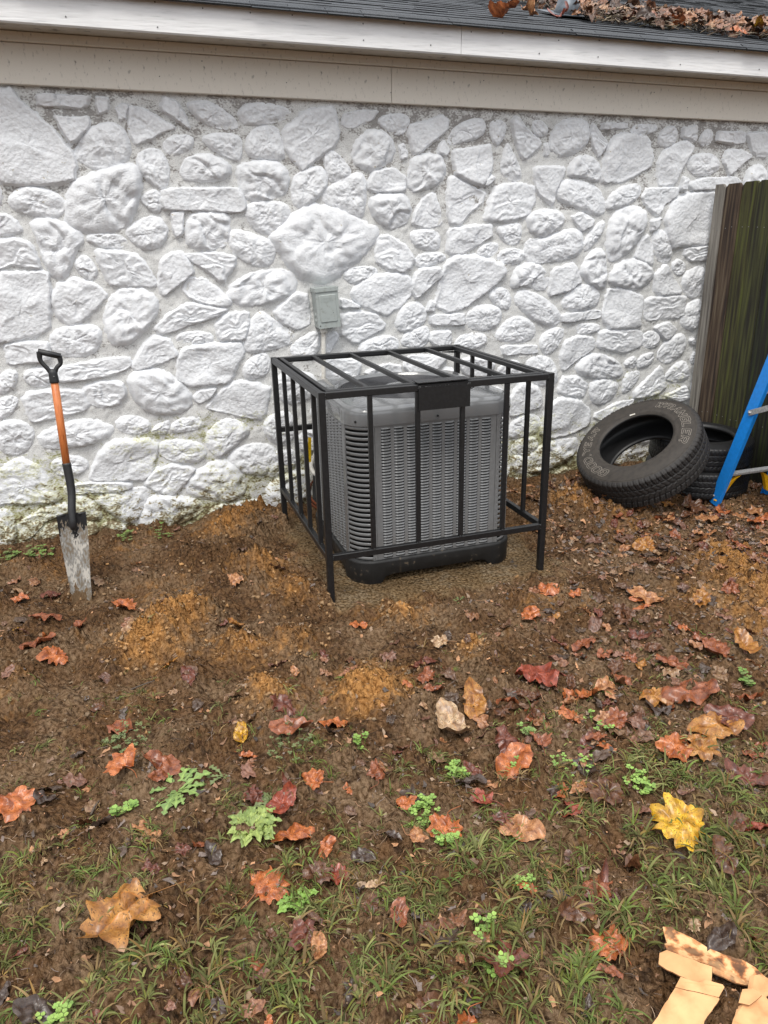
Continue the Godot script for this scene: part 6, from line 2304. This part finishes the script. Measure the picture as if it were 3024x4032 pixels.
func leaves():
	fallen_leaf("m", "orange", -1387, -596, 94)
	fallen_leaf("m", "redbrown", -1263, -602, 113)
	fallen_leaf("m", "orange", -922, -365, 130)
	fallen_leaf("o", "rust", -1260, -309, 129)
	fallen_leaf("m", "rust", -1101, -168, 85)
	fallen_leaf("f", "yellow", -1364, -217, 52)
	fallen_leaf("f", "orange", -1251, -126, 62)
	fallen_leaf("o", "rust", -1263, -58, 143)
	fallen_leaf("m", "orange", -1197, 38, 140)
	fallen_leaf("f", "redbrown", -497, 39, 59)
	fallen_leaf("o", "gold", -450, 101, 100)
	fallen_leaf("f", "pale", -746, -156, 50)
	fallen_leaf("m", "tan", -388, -333, 94)
	fallen_leaf("m", "orange", 81, 213, 94)
	fallen_leaf("o", "tan", -271, 499, 48)
	fallen_leaf("f", "brown", -45, 500, 58)
	fallen_leaf("f", "redbrown", -129, 390, 54)
	fallen_leaf("m", "gold", -743, 286, 70)
	fallen_leaf("o", "redbrown", -679, 401, 87)
	fallen_leaf("o", "rust", -937, 640, 109)
	fallen_leaf("o", "brown", -1019, 435, 67)
	fallen_leaf("m", "redbrown", -365, 733, 133)
	fallen_leaf("o", "yellow", -538, 837, 81)
	fallen_leaf("m", "orange", -226, 889, 128)
	fallen_leaf("o", "rust", -371, 905, 135)
	fallen_leaf("o", "dark", -231, 971, 67)
	fallen_leaf("f", "brown", -566, 719, 49)
	fallen_leaf("m", "orange", -916, 910, 134)
	fallen_leaf("o", "rust", -810, 906, 126)
	fallen_leaf("o", "rust", -825, 990, 65)
	fallen_leaf("o", "dark", -1079, 745, 53)
	fallen_leaf("f", "tan", -923, 828, 43)
	fallen_leaf("m", "orange", -353, 1169, 86)
	fallen_leaf("f", "redbrown", -440, 1176, 47)
	fallen_leaf("f", "orange", -260, 1231, 39)
	fallen_leaf("m", "rust", -167, 1214, 78)
	fallen_leaf("m", "orange", -1251, 936, 161)
	fallen_leaf("o", "dark", -1165, 940, 76)
	fallen_leaf("o", "red", -471, 1240, 106)
	fallen_leaf("m", "orange", 1039, 217, 138)
	fallen_leaf("o", "tan", 1425, 446, 140)
	fallen_leaf("m", "gold", 1588, 623, 116)
	fallen_leaf("m", "rust", 1726, 651, 94)
	fallen_leaf("m", "orange", 827, 439, 107)
	fallen_leaf("f", "gold", 913, 484, 64)
	fallen_leaf("m", "pale", 364, 496, 90)
	fallen_leaf("o", "rust", 909, 732, 112)
	fallen_leaf("f", "tan", 843, 687, 51)
	fallen_leaf("o", "rust", 845, 807, 59)
	fallen_leaf("m", "rust", 937, 832, 100)
	fallen_leaf("f", "redbrown", 1138, 778, 94)
	fallen_leaf("o", "rust", 1379, 959, 158)
	fallen_leaf("o", "gold", 1497, 984, 139)
	fallen_leaf("o", "rust", 1146, 995, 130)
	fallen_leaf("f", "gold", 1033, 943, 59)
	fallen_leaf("o", "redbrown", 193, 655, 85)
	fallen_leaf("o", "orange", 108, 764, 64)
	fallen_leaf("m", "rust", 189, 752, 92)
	fallen_leaf("o", "rust", 175, 870, 71)
	fallen_leaf("m", "red", 590, 893, 233)
	fallen_leaf("o", "gold", 300, 956, 141)
	fallen_leaf("o", "rust", 402, 1025, 97)
	fallen_leaf("m", "orange", 703, 1075, 109)
	fallen_leaf("o", "tan", 784, 1065, 102)
	fallen_leaf("m", "rust", 902, 992, 105)
	fallen_leaf("m", "gold", 962, 1115, 151)
	fallen_leaf("o", "rust", 1084, 1177, 181)
	fallen_leaf("m", "rust", 1260, 1274, 107)
	fallen_leaf("m", "orange", 590, 1132, 106)
	fallen_leaf("o", "pale", 176, 1030, 171)
	fallen_leaf("o", "redbrown", 1108, 1339, 139)
	fallen_leaf("o", "gold", 1025, 1365, 172)
	fallen_leaf("o", "brown", 467, 1102, 78)
	fallen_leaf("o", "dark", 839, 1232, 54)
	fallen_leaf("m", "rust", 743, 1204, 107)
	fallen_leaf("m", "redbrown", 281, 1199, 124)
	fallen_leaf("o", "orange", 287, 1302, 161)
	fallen_leaf("m", "rust", 392, 1259, 91)
	fallen_leaf("o", "redbrown", 152, 1265, 72)
	fallen_leaf("m", "rust", 604, 1298, 85)
	fallen_leaf("m", "orange", 820, 1410, 138)
	fallen_leaf("m", "gold", 914, 1432, 131)
	fallen_leaf("o", "dark", 501, 1387, 82)
	fallen_leaf("o", "dark", 112, 1333, 86)
	fallen_leaf("f", "dark", 360, 1423, 63)
	fallen_leaf("m", "brown", 485, 1514, 134)
	fallen_leaf("o", "red", 370, 1515, 77)
	fallen_leaf("m", "red", 109, 1430, 99)
	fallen_leaf("m", "orange", -108, 1330, 84)
	fallen_leaf("m", "tan", 435, 1451, 64)
	fallen_leaf("o", "gold", 593, 1638, 55)
	fallen_leaf("o", "redbrown", 958, 1596, 128)
	fallen_leaf("o", "rust", 1141, 1463, 55)
	fallen_leaf("m", "rust", 1057, 1510, 80)
	fallen_leaf("f", "dark", 914, 1544, 51)
	fallen_leaf("o", "brown", -1044, 1087, 72)
	fallen_leaf("o", "dark", -984, 1118, 87)
	fallen_leaf("m", "gold", -915, 1518, 230)
	fallen_leaf("o", "rust", -731, 1297, 59)
	fallen_leaf("o", "dark", -697, 1346, 73)
	fallen_leaf("o", "orange", -459, 1367, 124)
	fallen_leaf("m", "orange", -569, 1508, 126)
	fallen_leaf("o", "orange", -391, 1438, 65)
	fallen_leaf("m", "red", -382, 1529, 91)
	fallen_leaf("o", "dark", -293, 1496, 68)
	fallen_leaf("o", "pale", -294, 1606, 48)
	fallen_leaf("f", "dark", -332, 1593, 41)
	fallen_leaf("f", "pale", -1141, 1235, 38)
	fallen_leaf("o", "brown", -807, 1720, 52)
	fallen_leaf("o", "brown", -733, 1699, 39)
	fallen_leaf("f", "rust", -643, 1737, 45)
	fallen_leaf("o", "tan", -484, 1758, 65)
	fallen_leaf("o", "brown", -536, 1762, 52)
	fallen_leaf("o", "dark", -1124, 1687, 100)
	fallen_leaf("f", "redbrown", -1181, 1490, 43)
	fallen_leaf("o", "dark", -1196, 1603, 48)
	fallen_leaf("o", "brown", -581, 1644, 47)
	fallen_leaf("m", "brown", -477, 1645, 67)
	fallen_leaf("o", "redbrown", -1002, 1747, 46)
	fallen_leaf("o", "brown", -325, 1662, 61)
	fallen_leaf("o", "dark", -731, 1837, 50)
	fallen_leaf("f", "dark", -438, 1860, 57)
	fallen_leaf("f", "orange", -635, 1893, 37)
	fallen_leaf("m", "orange", -29, 1469, 125)
	fallen_leaf("o", "dark", -16, 1555, 65)
	fallen_leaf("o", "tan", 175, 1548, 134)
	fallen_leaf("m", "orange", 87, 1743, 69)
	fallen_leaf("m", "rust", 260, 1809, 99)
	fallen_leaf("f", "tan", 181, 1702, 39)
	fallen_leaf("m", "yellow", 599, 1722, 185)
	fallen_leaf("o", "red", 814, 1785, 80)
	fallen_leaf("o", "brown", 764, 1757, 87)
	fallen_leaf("o", "brown", 640, 1841, 98)
	fallen_leaf("m", "redbrown", -86, 1935, 135)
	fallen_leaf("o", "rust", 125, 2054, 58)
	fallen_leaf("m", "brown", -285, 1978, 105)
	fallen_leaf("m", "orange", -215, 2028, 86)
	fallen_leaf("m", "orange", 199, 1964, 114)
	fallen_leaf("m", "pale", 414, 1993, 42)
	fallen_leaf("o", "dark", 450, 2051, 76)
	fallen_leaf("o", "rust", 530, 2059, 64)
	fallen_leaf("o", "dark", -190, 1986, 62)
	fallen_leaf("o", "tan", 189, 1869, 62)
	fallen_leaf("o", "brown", 145, 1875, 95)
	fallen_leaf("o", "dark", 41, 1808, 54)
	fallen_leaf("o", "dark", -217, 1731, 60)
	fallen_leaf("o", "dark", -228, 1798, 33)
	fallen_leaf("o", "dark", 150, 1801, 69)
	fallen_leaf("f", "dark", 49, 2085, 44)
	fallen_leaf("o", "rust", -272, 1726, 73)
	fallen_leaf("o", "dark", -204, 1496, 57)
	fallen_leaf("o", "redbrown", 145, 1498, 75)
	fallen_leaf("o", "red", 342, 1559, 76)
	fallen_leaf("o", "brown", 386, 1789, 73)
	fallen_leaf("m", "rust", 2056, -727, 126)
	fallen_leaf("o", "tan", 1948, -558, 146)
	fallen_leaf("o", "tan", 2096, -498, 130)
	fallen_leaf("o", "redbrown", 2144, -589, 125)
	fallen_leaf("m", "gold", 2286, -495, 108)
	fallen_leaf("m", "brown", 2414, -443, 185)
	fallen_leaf("m", "tan", 2428, -294, 149)
	fallen_leaf("m", "orange", 2597, -370, 119)
	fallen_leaf("m", "tan", 2636, -281, 93)
	fallen_leaf("m", "tan", 2806, -310, 130)
	fallen_leaf("o", "orange", 2676, -149, 126)
	fallen_leaf("o", "rust", 2008, -228, 54)
	fallen_leaf("o", "rust", 2075, -149, 92)
	fallen_leaf("m", "tan", 2244, -71, 94)
	fallen_leaf("m", "gold", 1820, -69, 147)
	fallen_leaf("m", "tan", 2049, 78, 119)
	fallen_leaf("m", "rust", 2266, 163, 106)
	fallen_leaf("f", "orange", 2179, 166, 45)
	fallen_leaf("f", "rust", 2217, 77, 46)
	fallen_leaf("o", "rust", 2288, 281, 67)
	fallen_leaf("o", "redbrown", 1997, 168, 73)
	fallen_leaf("o", "tan", 2008, -1154, 89)
	fallen_leaf("o", "rust", 2139, -341, 96)
	fallen_leaf("o", "brown", 2495, -589, 87)
	fallen_leaf("m", "brown", 3088, -622, 75)
	fallen_leaf("o", "rust", 2945, -624, 111)
	fallen_leaf("o", "rust", 2090, 292, 108)
	fallen_leaf("m", "rust", 2191, 348, 109)
	# the thinner scatter: small, dark and broken ones, densest in the right-hand drift and by the tires
	var r := RandomNumberGenerator.new()
	r.seed = 91
	var n := 0
	while n < 96:
		var zone := r.randf()
		var x := 0.0
		var z := 0.0
		if zone < 0.36:
			x = r.randf_range(0.2, 1.5)
			z = 0.95 + r.randf_range(-0.35, 0.35) - (x - 0.8) * 0.35
		elif zone < 0.62:
			x = r.randf_range(1.7, 2.75)
			z = r.randf_range(-0.42, 0.25)
		elif zone < 0.80:
			x = r.randf_range(0.9, 2.0)
			z = r.randf_range(0.1, 0.9)
		else:
			x = r.randf_range(-1.2, 0.5)
			z = r.randf_range(0.4, 1.9)
		if slab_mask(x, z) > 0.2 or (x > 0.15 and z > 1.9):
			continue
		n += 1
		var c: String = ["rust", "redbrown", "brown", "dark", "brown", "redbrown", "tan", "orange"][r.randi() % 8]
		fallen_leaf(["m", "o", "f", "m"][r.randi() % 4], c, int(x * 1000), int(z * 1000), int(r.randf_range(45, 95)), -0.002)


# ---------------------------------------------------------------- twigs and leaves on the roof
func roof_at(x: float, along: float) -> Vector3:
	var pitch := deg_to_rad(19.0)
	return Vector3(x, 2.700 - 0.0155 * (x + 1.13) + sin(pitch) * along + 0.022, -1.15 - cos(pitch) * along)


func roof_debris():
	var r := RandomNumberGenerator.new()
	r.seed = 21
	var st := begin()
	var pal := [Color(0.15, 0.11, 0.08), Color(0.34, 0.27, 0.19), Color(0.06, 0.045, 0.035), Color(0.48, 0.40, 0.30), Color(0.12, 0.10, 0.05)]
	for k in 1500:
		var x := r.randf_range(2.35, 5.0)
		var lim := 0.70 - 0.14 * (x - 2.4) + n2.get_noise_2d(x, 3.0) * 0.16
		var al := lim + pow(r.randf(), 1.6) * 1.3
		var c := roof_at(x, al) + Vector3(0, r.randf() * 0.05, 0)
		var L := r.randf_range(0.03, 0.16)
		var an := r.randf_range(0, PI)
		var d := Vector3(cos(an), r.randf_range(-0.25, 0.35), sin(an)).normalized()
		st.set_color(pal[r.randi() % 5])
		var w := r.randf_range(0.0016, 0.006)
		var m := c + Vector3(r.randf_range(-1, 1), r.randf_range(-0.4, 0.6), r.randf_range(-1, 1)) * L * 0.14
		bar(st, c - d * L / 2, m, w, w, Vector3.UP, 0.0005)
		bar(st, m, c + d * L / 2, w * 0.8, w * 0.8, Vector3.UP, 0.0005)
	var rt := thing("roof_twigs", "tangle of dead twigs and brown leaves lying on the roof shingles", "twigs")
	rt.set_meta("kind", "stuff")
	done(st, "twigs", M.twig, rt).set_meta("kind", "stuff")
	var lp := [Color(0.40, 0.20, 0.11), Color(0.28, 0.14, 0.09), Color(0.16, 0.09, 0.06), Color(0.46, 0.28, 0.18), Color(0.09, 0.06, 0.05)]
	for v in 3:
		var xf := []
		var co := []
		for k in 260:
			var x := r.randf_range(2.3, 5.0)
			var lim := 0.74 - 0.14 * (x - 2.4) + n2.get_noise_2d(x, 3.0) * 0.16
			var s := r.randf_range(0.04, 0.13)
			xf.append(Transform3D((Basis(Vector3(1, 0, 0), 0.33) * rand_basis(r, 0.6)).scaled_local(Vector3(s, s, s)), roof_at(x, lim + pow(r.randf(), 1.5) * 1.3) + Vector3(0, r.randf() * 0.05, 0)))
			co.append(lp[r.randi() % 5] * r.randf_range(0.7, 1.3))
		scatter("old_leaves", rt, leaf_mesh(["m", "o", "f"][v], 1.0, 7100 + v, 1.1), M.oldleaf, xf, co)
	var spots := [[0.42, 0.15, "rust", "first small rust leaf on the roof edge, over the wide stone fan"], [1.62, 0.42, "orange", "small orange leaf on the roof left of the vent pipe"], [1.78, 0.45, "tan", "tan leaf on shingles nearest the vent pipe's left side"], [2.10, 0.62, "red", "red leaf on the roof just left of the vent pipe"], [2.62, 0.72, "redbrown", "dark red leaf on the roof right of the vent pipe"], [2.85, 0.78, "rust", "rust leaf in the twig tangle, second right of vent pipe"], [3.05, 0.70, "orange", "orange leaf at the twig tangle's lower edge on roof"], [3.25, 0.72, "tan", "curled tan leaf in the middle of the roof twig tangle"], [3.42, 0.62, "pale", "pale leaf in the roof twig tangle, left of the yellow one"], [3.62, 0.62, "yellow", "yellow leaf on the roof twigs at the right edge"], [3.30, 0.42, "orange", "thin orange leaf lowest on the right roof shingles"], [3.72, 0.42, "tan", "tan leaf on shingles below the yellow roof leaf"]]
	for s in spots:
		leaf_n += 1
		var kind := "m" if r.randf() < 0.6 else "o"
		var size := r.randf_range(0.10, 0.17)
		var o := part("fallen_leaf", leaf_mesh(kind, size, 3000 + leaf_n, 1.5), M.leaf[s[2] + ("0" if kind == "m" else "1")])
		o.position = roof_at(s[0], s[1]) + Vector3(0, 0.012, 0)
		o.rotation = Vector3(deg_to_rad(19) + r.randf_range(-0.2, 0.4), r.randf_range(0, TAU), r.randf_range(-0.3, 0.3))
		tag(o, s[3], "leaf", "leaves fallen on the roof")


# ---------------------------------------------------------------- crumbs of soil, shreds of leaf, grass
func scatter(called: String, parent: Node, mesh: Mesh, m: Material, xf: Array, cols: Array):
	var mm := MultiMesh.new()
	mm.transform_format = MultiMesh.TRANSFORM_3D
	mm.use_colors = true
	mm.mesh = mesh
	mm.instance_count = xf.size()
	for i in xf.size():
		mm.set_instance_transform(i, xf[i])
		mm.set_instance_color(i, cols[i])
	var o := MultiMeshInstance3D.new()
	o.multimesh = mm
	o.material_override = m
	put(o, called, parent)
	o.set_meta("kind", "stuff")


func rand_basis(r: RandomNumberGenerator, flat: float) -> Basis:
	return Basis(Vector3.UP, r.randf_range(0, TAU)) * Basis(Vector3(1, 0, 0), r.randf_range(-flat, flat)) * Basis(Vector3(0, 0, 1), r.randf_range(-flat, flat))


func litter():
	var r := RandomNumberGenerator.new()
	r.seed = 31
	var soil := thing("soil_crumbs", "loose crumbs and clods of wet brown and ochre soil", "soil")
	soil.set_meta("kind", "stuff")
	for v in 3:
		var P := PackedVector3Array()
		for j in 6:
			var th := PI * j / 5
			for i in 8:
				var an := TAU * i / 8
				var d := Vector3(sin(th) * cos(an), cos(th), sin(th) * sin(an))
				var q := 1.0 + 0.9 * n2.get_noise_3d(d.x * 0.35 + v * 9, d.y * 0.35, d.z * 0.35)
				P.append(d * q * Vector3(1, 0.62, 0.8))
		var mesh := sheet(P, 8, 6, true)
		var xf := []
		var co := []
		for k in 1700:
			var x: float
			var z: float
			var oc := 0.0
			if r.randf() < 0.55:
				var m: Array = mounds[r.randi() % mounds.size()]
				var a := r.randf_range(0, TAU)
				var d: float = m[2] * 1.35 * sqrt(r.randf())
				x = m[0] + cos(a) * d
				z = m[1] + sin(a) * d
				oc = m[4] * (1.1 - d / (m[2] * 1.9))
			else:
				x = r.randf_range(-1.7, 2.6)
				z = r.randf_range(-1.4, 2.3)
				if z > 1.0 and r.randf() < 0.6:
					continue
			if slab_mask(x, z) > 0.4 and r.randf() < 0.85:
				continue
			var s := 0.002 + 0.009 * pow(r.randf(), 4.0)
			xf.append(Transform3D(rand_basis(r, 1.5).scaled(Vector3.ONE * s), Vector3(x, gh(x, z) + s * 0.35, z)))
			var base := Color(0.13, 0.083, 0.045).lerp(Color(0.25, 0.175, 0.105), r.randf())
			base = base.lerp(Color(0.44, 0.235, 0.085) * r.randf_range(0.7, 1.15), clamp(oc + r.randf_range(-0.35, 0.35), 0, 1) if oc > 0 else (0.8 if r.randf() < 0.12 else 0.0))
			co.append(base)
		scatter("clods", soil, mesh, M.crumb, xf, co)
	# shreds of dead leaf and thatch: torn scraps, and thin dead stems
	var lit := thing("leaf_litter", "shreds of dead brown leaf trodden into the mud", "leaf litter")
	lit.set_meta("kind", "stuff")
	var pal := [Color(0.26, 0.14, 0.08), Color(0.16, 0.10, 0.065), Color(0.075, 0.058, 0.048), Color(0.38, 0.20, 0.10), Color(0.17, 0.13, 0.11), Color(0.30, 0.21, 0.14)]
	for v in 5:
		var st := begin()
		if v < 3:
			var n := 9
			var pts := []
			for i in n:
				var an := TAU * i / n
				var rr: float = r.randf_range(0.22, 0.62) * (0.55 + 0.45 * abs(cos(an + v)))
				pts.append(Vector3(cos(an) * rr, r.randf_range(-0.05, 0.20), sin(an) * rr * 0.8))
			for i in n:
				tri(st, Vector3(0, 0.06, 0), pts[(i + 1) % n], pts[i])
		else:
			var p := Vector3(-0.5, 0.0, 0)
			for i in 4:
				var q := p + Vector3(0.25, r.randf_range(-0.05, 0.06), r.randf_range(-0.08, 0.08))
				bar(st, p, q, 0.035, 0.012, Vector3.UP, 0.001)
				p = q
		st.generate_normals()
		var flake := st.commit()
		var xf := []
		var co := []
		for k in (9000 if v < 3 else 12000):
			var x := r.randf_range(-1.7, 3.0)
			var z := r.randf_range(-1.3, 2.35)
			var dens := 0.12 + 0.30 * sm01(0.4, 1.0, z) + 0.5 * sm01(0.2, 1.0, x - 0.1) * sm01(-1.2, 0.4, z + x * 0.2) + 0.30 * n2.get_noise_2d(x, z)
			if x > 1.4 and z > -0.9 and z < 0.35:
				dens += 0.6
			if x > 1.5 and z < -0.9:
				dens += 0.6
			if slab_mask(x, z) > 0.3:
				dens *= 0.08
			if r.randf() > dens:
				continue
			var s := 0.006 + 0.034 * pow(r.randf(), 2.6)
			if x > 1.4 and z > -0.9 and z < 0.35:
				s *= 1.7
			if v >= 3:
				s = r.randf_range(0.012, 0.045)
			xf.append(Transform3D(rand_basis(r, 0.5).scaled(Vector3(s, s, s)), Vector3(x, gh(x, z) + 0.001, z)))
			co.append(pal[r.randi() % 6] * r.randf_range(0.7, 1.3))
		scatter("shreds" if v < 3 else "dead_stems", lit, flake, M.crumb, xf, co)
	# older sodden leaves, trodden in, past the ones that are told apart
	var lp := [Color(0.42, 0.20, 0.10), Color(0.30, 0.14, 0.08), Color(0.20, 0.11, 0.07), Color(0.12, 0.08, 0.06), Color(0.36, 0.22, 0.13), Color(0.24, 0.12, 0.085)]
	for v in 6:
		var lm := leaf_mesh(["m", "o", "f", "m", "f", "o"][v], 1.0, 7000 + v, [0.5, 0.4, 1.0, 1.2, 0.5, 1.1][v])
		var xf := []
		var co := []
		for k in 700:
			var x := r.randf_range(-1.6, 3.0)
			var z := r.randf_range(-1.3, 2.3)
			var dens := 0.07 + 0.30 * n2.get_noise_2d(x * 0.8 + 5.0, z * 0.8)
			# the drift that runs from the right edge toward the middle, and the heap by tires and ladder
			var q := z - (1.05 - 0.30 * (x - 0.6))
			dens += 0.75 * exp(-q * q / 0.20) * sm01(-0.2, 0.7, x)
			if x > 1.35 and z > -0.65:
				dens += 0.55 * sm01(0.55, 0.0, z)
			if x > 1.3 and z < -0.8:
				dens += 0.5
			if slab_mask(x, z) > 0.2 or (x > 0.12 and x < 0.5 and z > 1.95):
				continue
			if r.randf() > dens:
				continue
			var s := 0.025 + 0.065 * pow(r.randf(), 1.5)
			var e := s * 0.3
			var nn := Vector3(gh(x - e, z) - gh(x + e, z) + r.randf_range(-0.012, 0.012), 2 * e, gh(x, z - e) - gh(x, z + e) + r.randf_range(-0.012, 0.012)).normalized()
			var f := Vector3(cos(k * 2.4), 0, sin(k * 2.4))
			var sd := f.cross(nn).normalized()
			xf.append(Transform3D(Basis(sd, nn, sd.cross(nn)).orthonormalized().scaled_local(Vector3(s, s * r.randf_range(0.5, 1.2), s)), Vector3(x, gh(x, z) - 0.001, z)))
			co.append(lp[r.randi() % 6] * r.randf_range(0.7, 1.25))
		scatter("old_leaves", lit, lm, M.oldleaf, xf, co)
	# a few fallen twigs on the ground
	var tw := [[-0.88, 0.36, 0.16, 0.5, "thin dark twig in the mud below the left clay heap"], [-1.02, 1.0, 0.09, 1.3, "short dark twig standing out of mud at left"], [1.05, 1.9, 0.12, 0.2, "thin twig in the grass right of the cardboard"]]
	for t in tw:
		var s2 := begin(true)
		s2.set_color(Color(0.085, 0.065, 0.05))
		var d: Vector3 = Vector3(cos(t[3]), 0.05, -sin(t[3]) * 0.6) * t[2] * 0.5
		tube(s2, curve([-d, Vector3(0, 0.006, 0.004), d], 8), [0.003, 0.0034, 0.0036, 0.0034, 0.003, 0.003, 0.0028, 0.0024, 0.002], 7)
		var o := done(s2, "twig", M.twig)
		o.position = Vector3(t[0], gh(t[0], t[1]) + 0.007, t[1])
		tag(o, t[4], "twig")


func grass():
	var r := RandomNumberGenerator.new()
	r.seed = 61
	var tufts := []
	for v in 6:
		var st := SurfaceTool.new()
		st.begin(Mesh.PRIMITIVE_TRIANGLES)
		st.set_smooth_group(0)
		var nb := 9 if v < 4 else 5
		for b in nb:
			var an := r.randf_range(0, TAU)
			var L := r.randf_range(0.025, 0.072)
			var w := r.randf_range(0.0014, 0.0036)
			var lean := r.randf_range(0.6, 1.6)
			var dir := Vector3(cos(an), 0, sin(an))
			var sd := Vector3(-sin(an), 0, cos(an)).rotated(dir, r.randf_range(-0.6, 0.6))
			var p := dir * r.randf_range(0.0, 0.012)
			var k := 5
			var prev := []
			var pitch := r.randf_range(0.9, 1.45) * (1.35 - lean * 0.55)
			var sh := r.randf_range(0.55, 1.25)
			var tint := Color(1, 1, 1).lerp(Color(1.5, 1.25, 0.75), 0.0 if r.randf() < 0.7 else r.randf())
			for i in k + 1:
				var t := float(i) / k
				var ww: float = w * (1.0 - 0.85 * t * t) * (0.7 + 0.6 * min(t * 4.0, 1.0) * 0.5)
				st.set_color(tint * sh)
				var row := [p - sd * ww, p + sd * ww]
				if i:
					st.set_color(tint * sh)
					quad(st, prev[0], prev[1], row[1], row[0])
				prev = row
				p += (dir * cos(pitch) + Vector3.UP * sin(pitch)) * L / k
				pitch -= lean * 0.42
				if p.y < 0.002:
					p.y = 0.002
		st.generate_normals()
		tufts.append(st.commit())
	var xf := [[], [], [], [], [], []]
	var co := [[], [], [], [], [], []]
	for k in 46000:
		var x := r.randf_range(-1.8, 2.6)
		var z := r.randf_range(-0.1, 2.4)
		var low := k >= 26000
		var p := n1.get_noise_2d(x * 2.2 + 3.0, z * 2.2) * 0.55 + n2.get_noise_2d(x * 0.9, z * 0.9 + 8.0) * 0.45
		var dens := sm01(1.0, 1.75, z + p * 0.55) * 0.95
		dens += 0.30 * exp(-((x + 0.82) * (x + 0.82) + (z - 0.45) * (z - 0.45)) / 0.03)
		dens += 0.30 * exp(-((x + 0.36) * (x + 0.36) + (z - 1.0) * (z - 1.0)) / 0.012)
		dens += 0.25 * exp(-((x + 1.15) * (x + 1.15) + (z - 0.6) * (z - 0.6)) / 0.06)
		dens += 0.22 * exp(-((x - 0.9) * (x - 0.9) + (z - 1.2) * (z - 1.2)) / 0.05)
		dens += 0.05 * sm01(0.2, 0.9, z) + 0.25 * p * sm01(0.9, 1.2, z)
		dens *= 0.22 + 1.25 * sm01(-0.25, 0.20, n2.get_noise_2d(x * 1.1 + 30.0, z * 1.1))
		if x > 0.15 + (2.3 - z) * 0.9 and z < 1.6:
			dens *= 0.4
		if low:
			dens = dens * 0.8 + 0.10 * sm01(0.3, 1.0, z) + 0.25 * p * sm01(0.2, 0.8, z)
		if r.randf() > dens * 0.62:
			continue
		if x > 0.12 and x < 0.5 and z > 1.98:
			continue
		var v := r.randi() % 6
		var s := r.randf_range(0.55, 1.25) * (0.65 + 0.35 * sm01(0.9, 1.9, z))
		if low:
			s *= 0.42
		var bs := Basis(Vector3.UP, r.randf_range(0, TAU)) * Basis(Vector3(1, 0, 0), r.randf_range(-0.25, 0.25))
		xf[v].append(Transform3D(bs.scaled(Vector3.ONE * s), Vector3(x, gh(x, z) - 0.001, z)))
		var c := Color(0.095, 0.10, 0.030).lerp(Color(0.30, 0.31, 0.12), r.randf() * r.randf())
		if r.randf() < (0.5 if low else 0.28):
			c = Color(0.20, 0.135, 0.062)
		elif r.randf() < 0.25:
			c = Color(0.13, 0.175, 0.045)
		co[v].append(c * r.randf_range(0.7, 1.2))
	var gr := thing("grass", "sparse muddy green grass growing through the wet soil", "grass")
	gr.set_meta("kind", "stuff")
	for v in 6:
		scatter("tufts", gr, tufts[v], M.blade, xf[v], co[v])
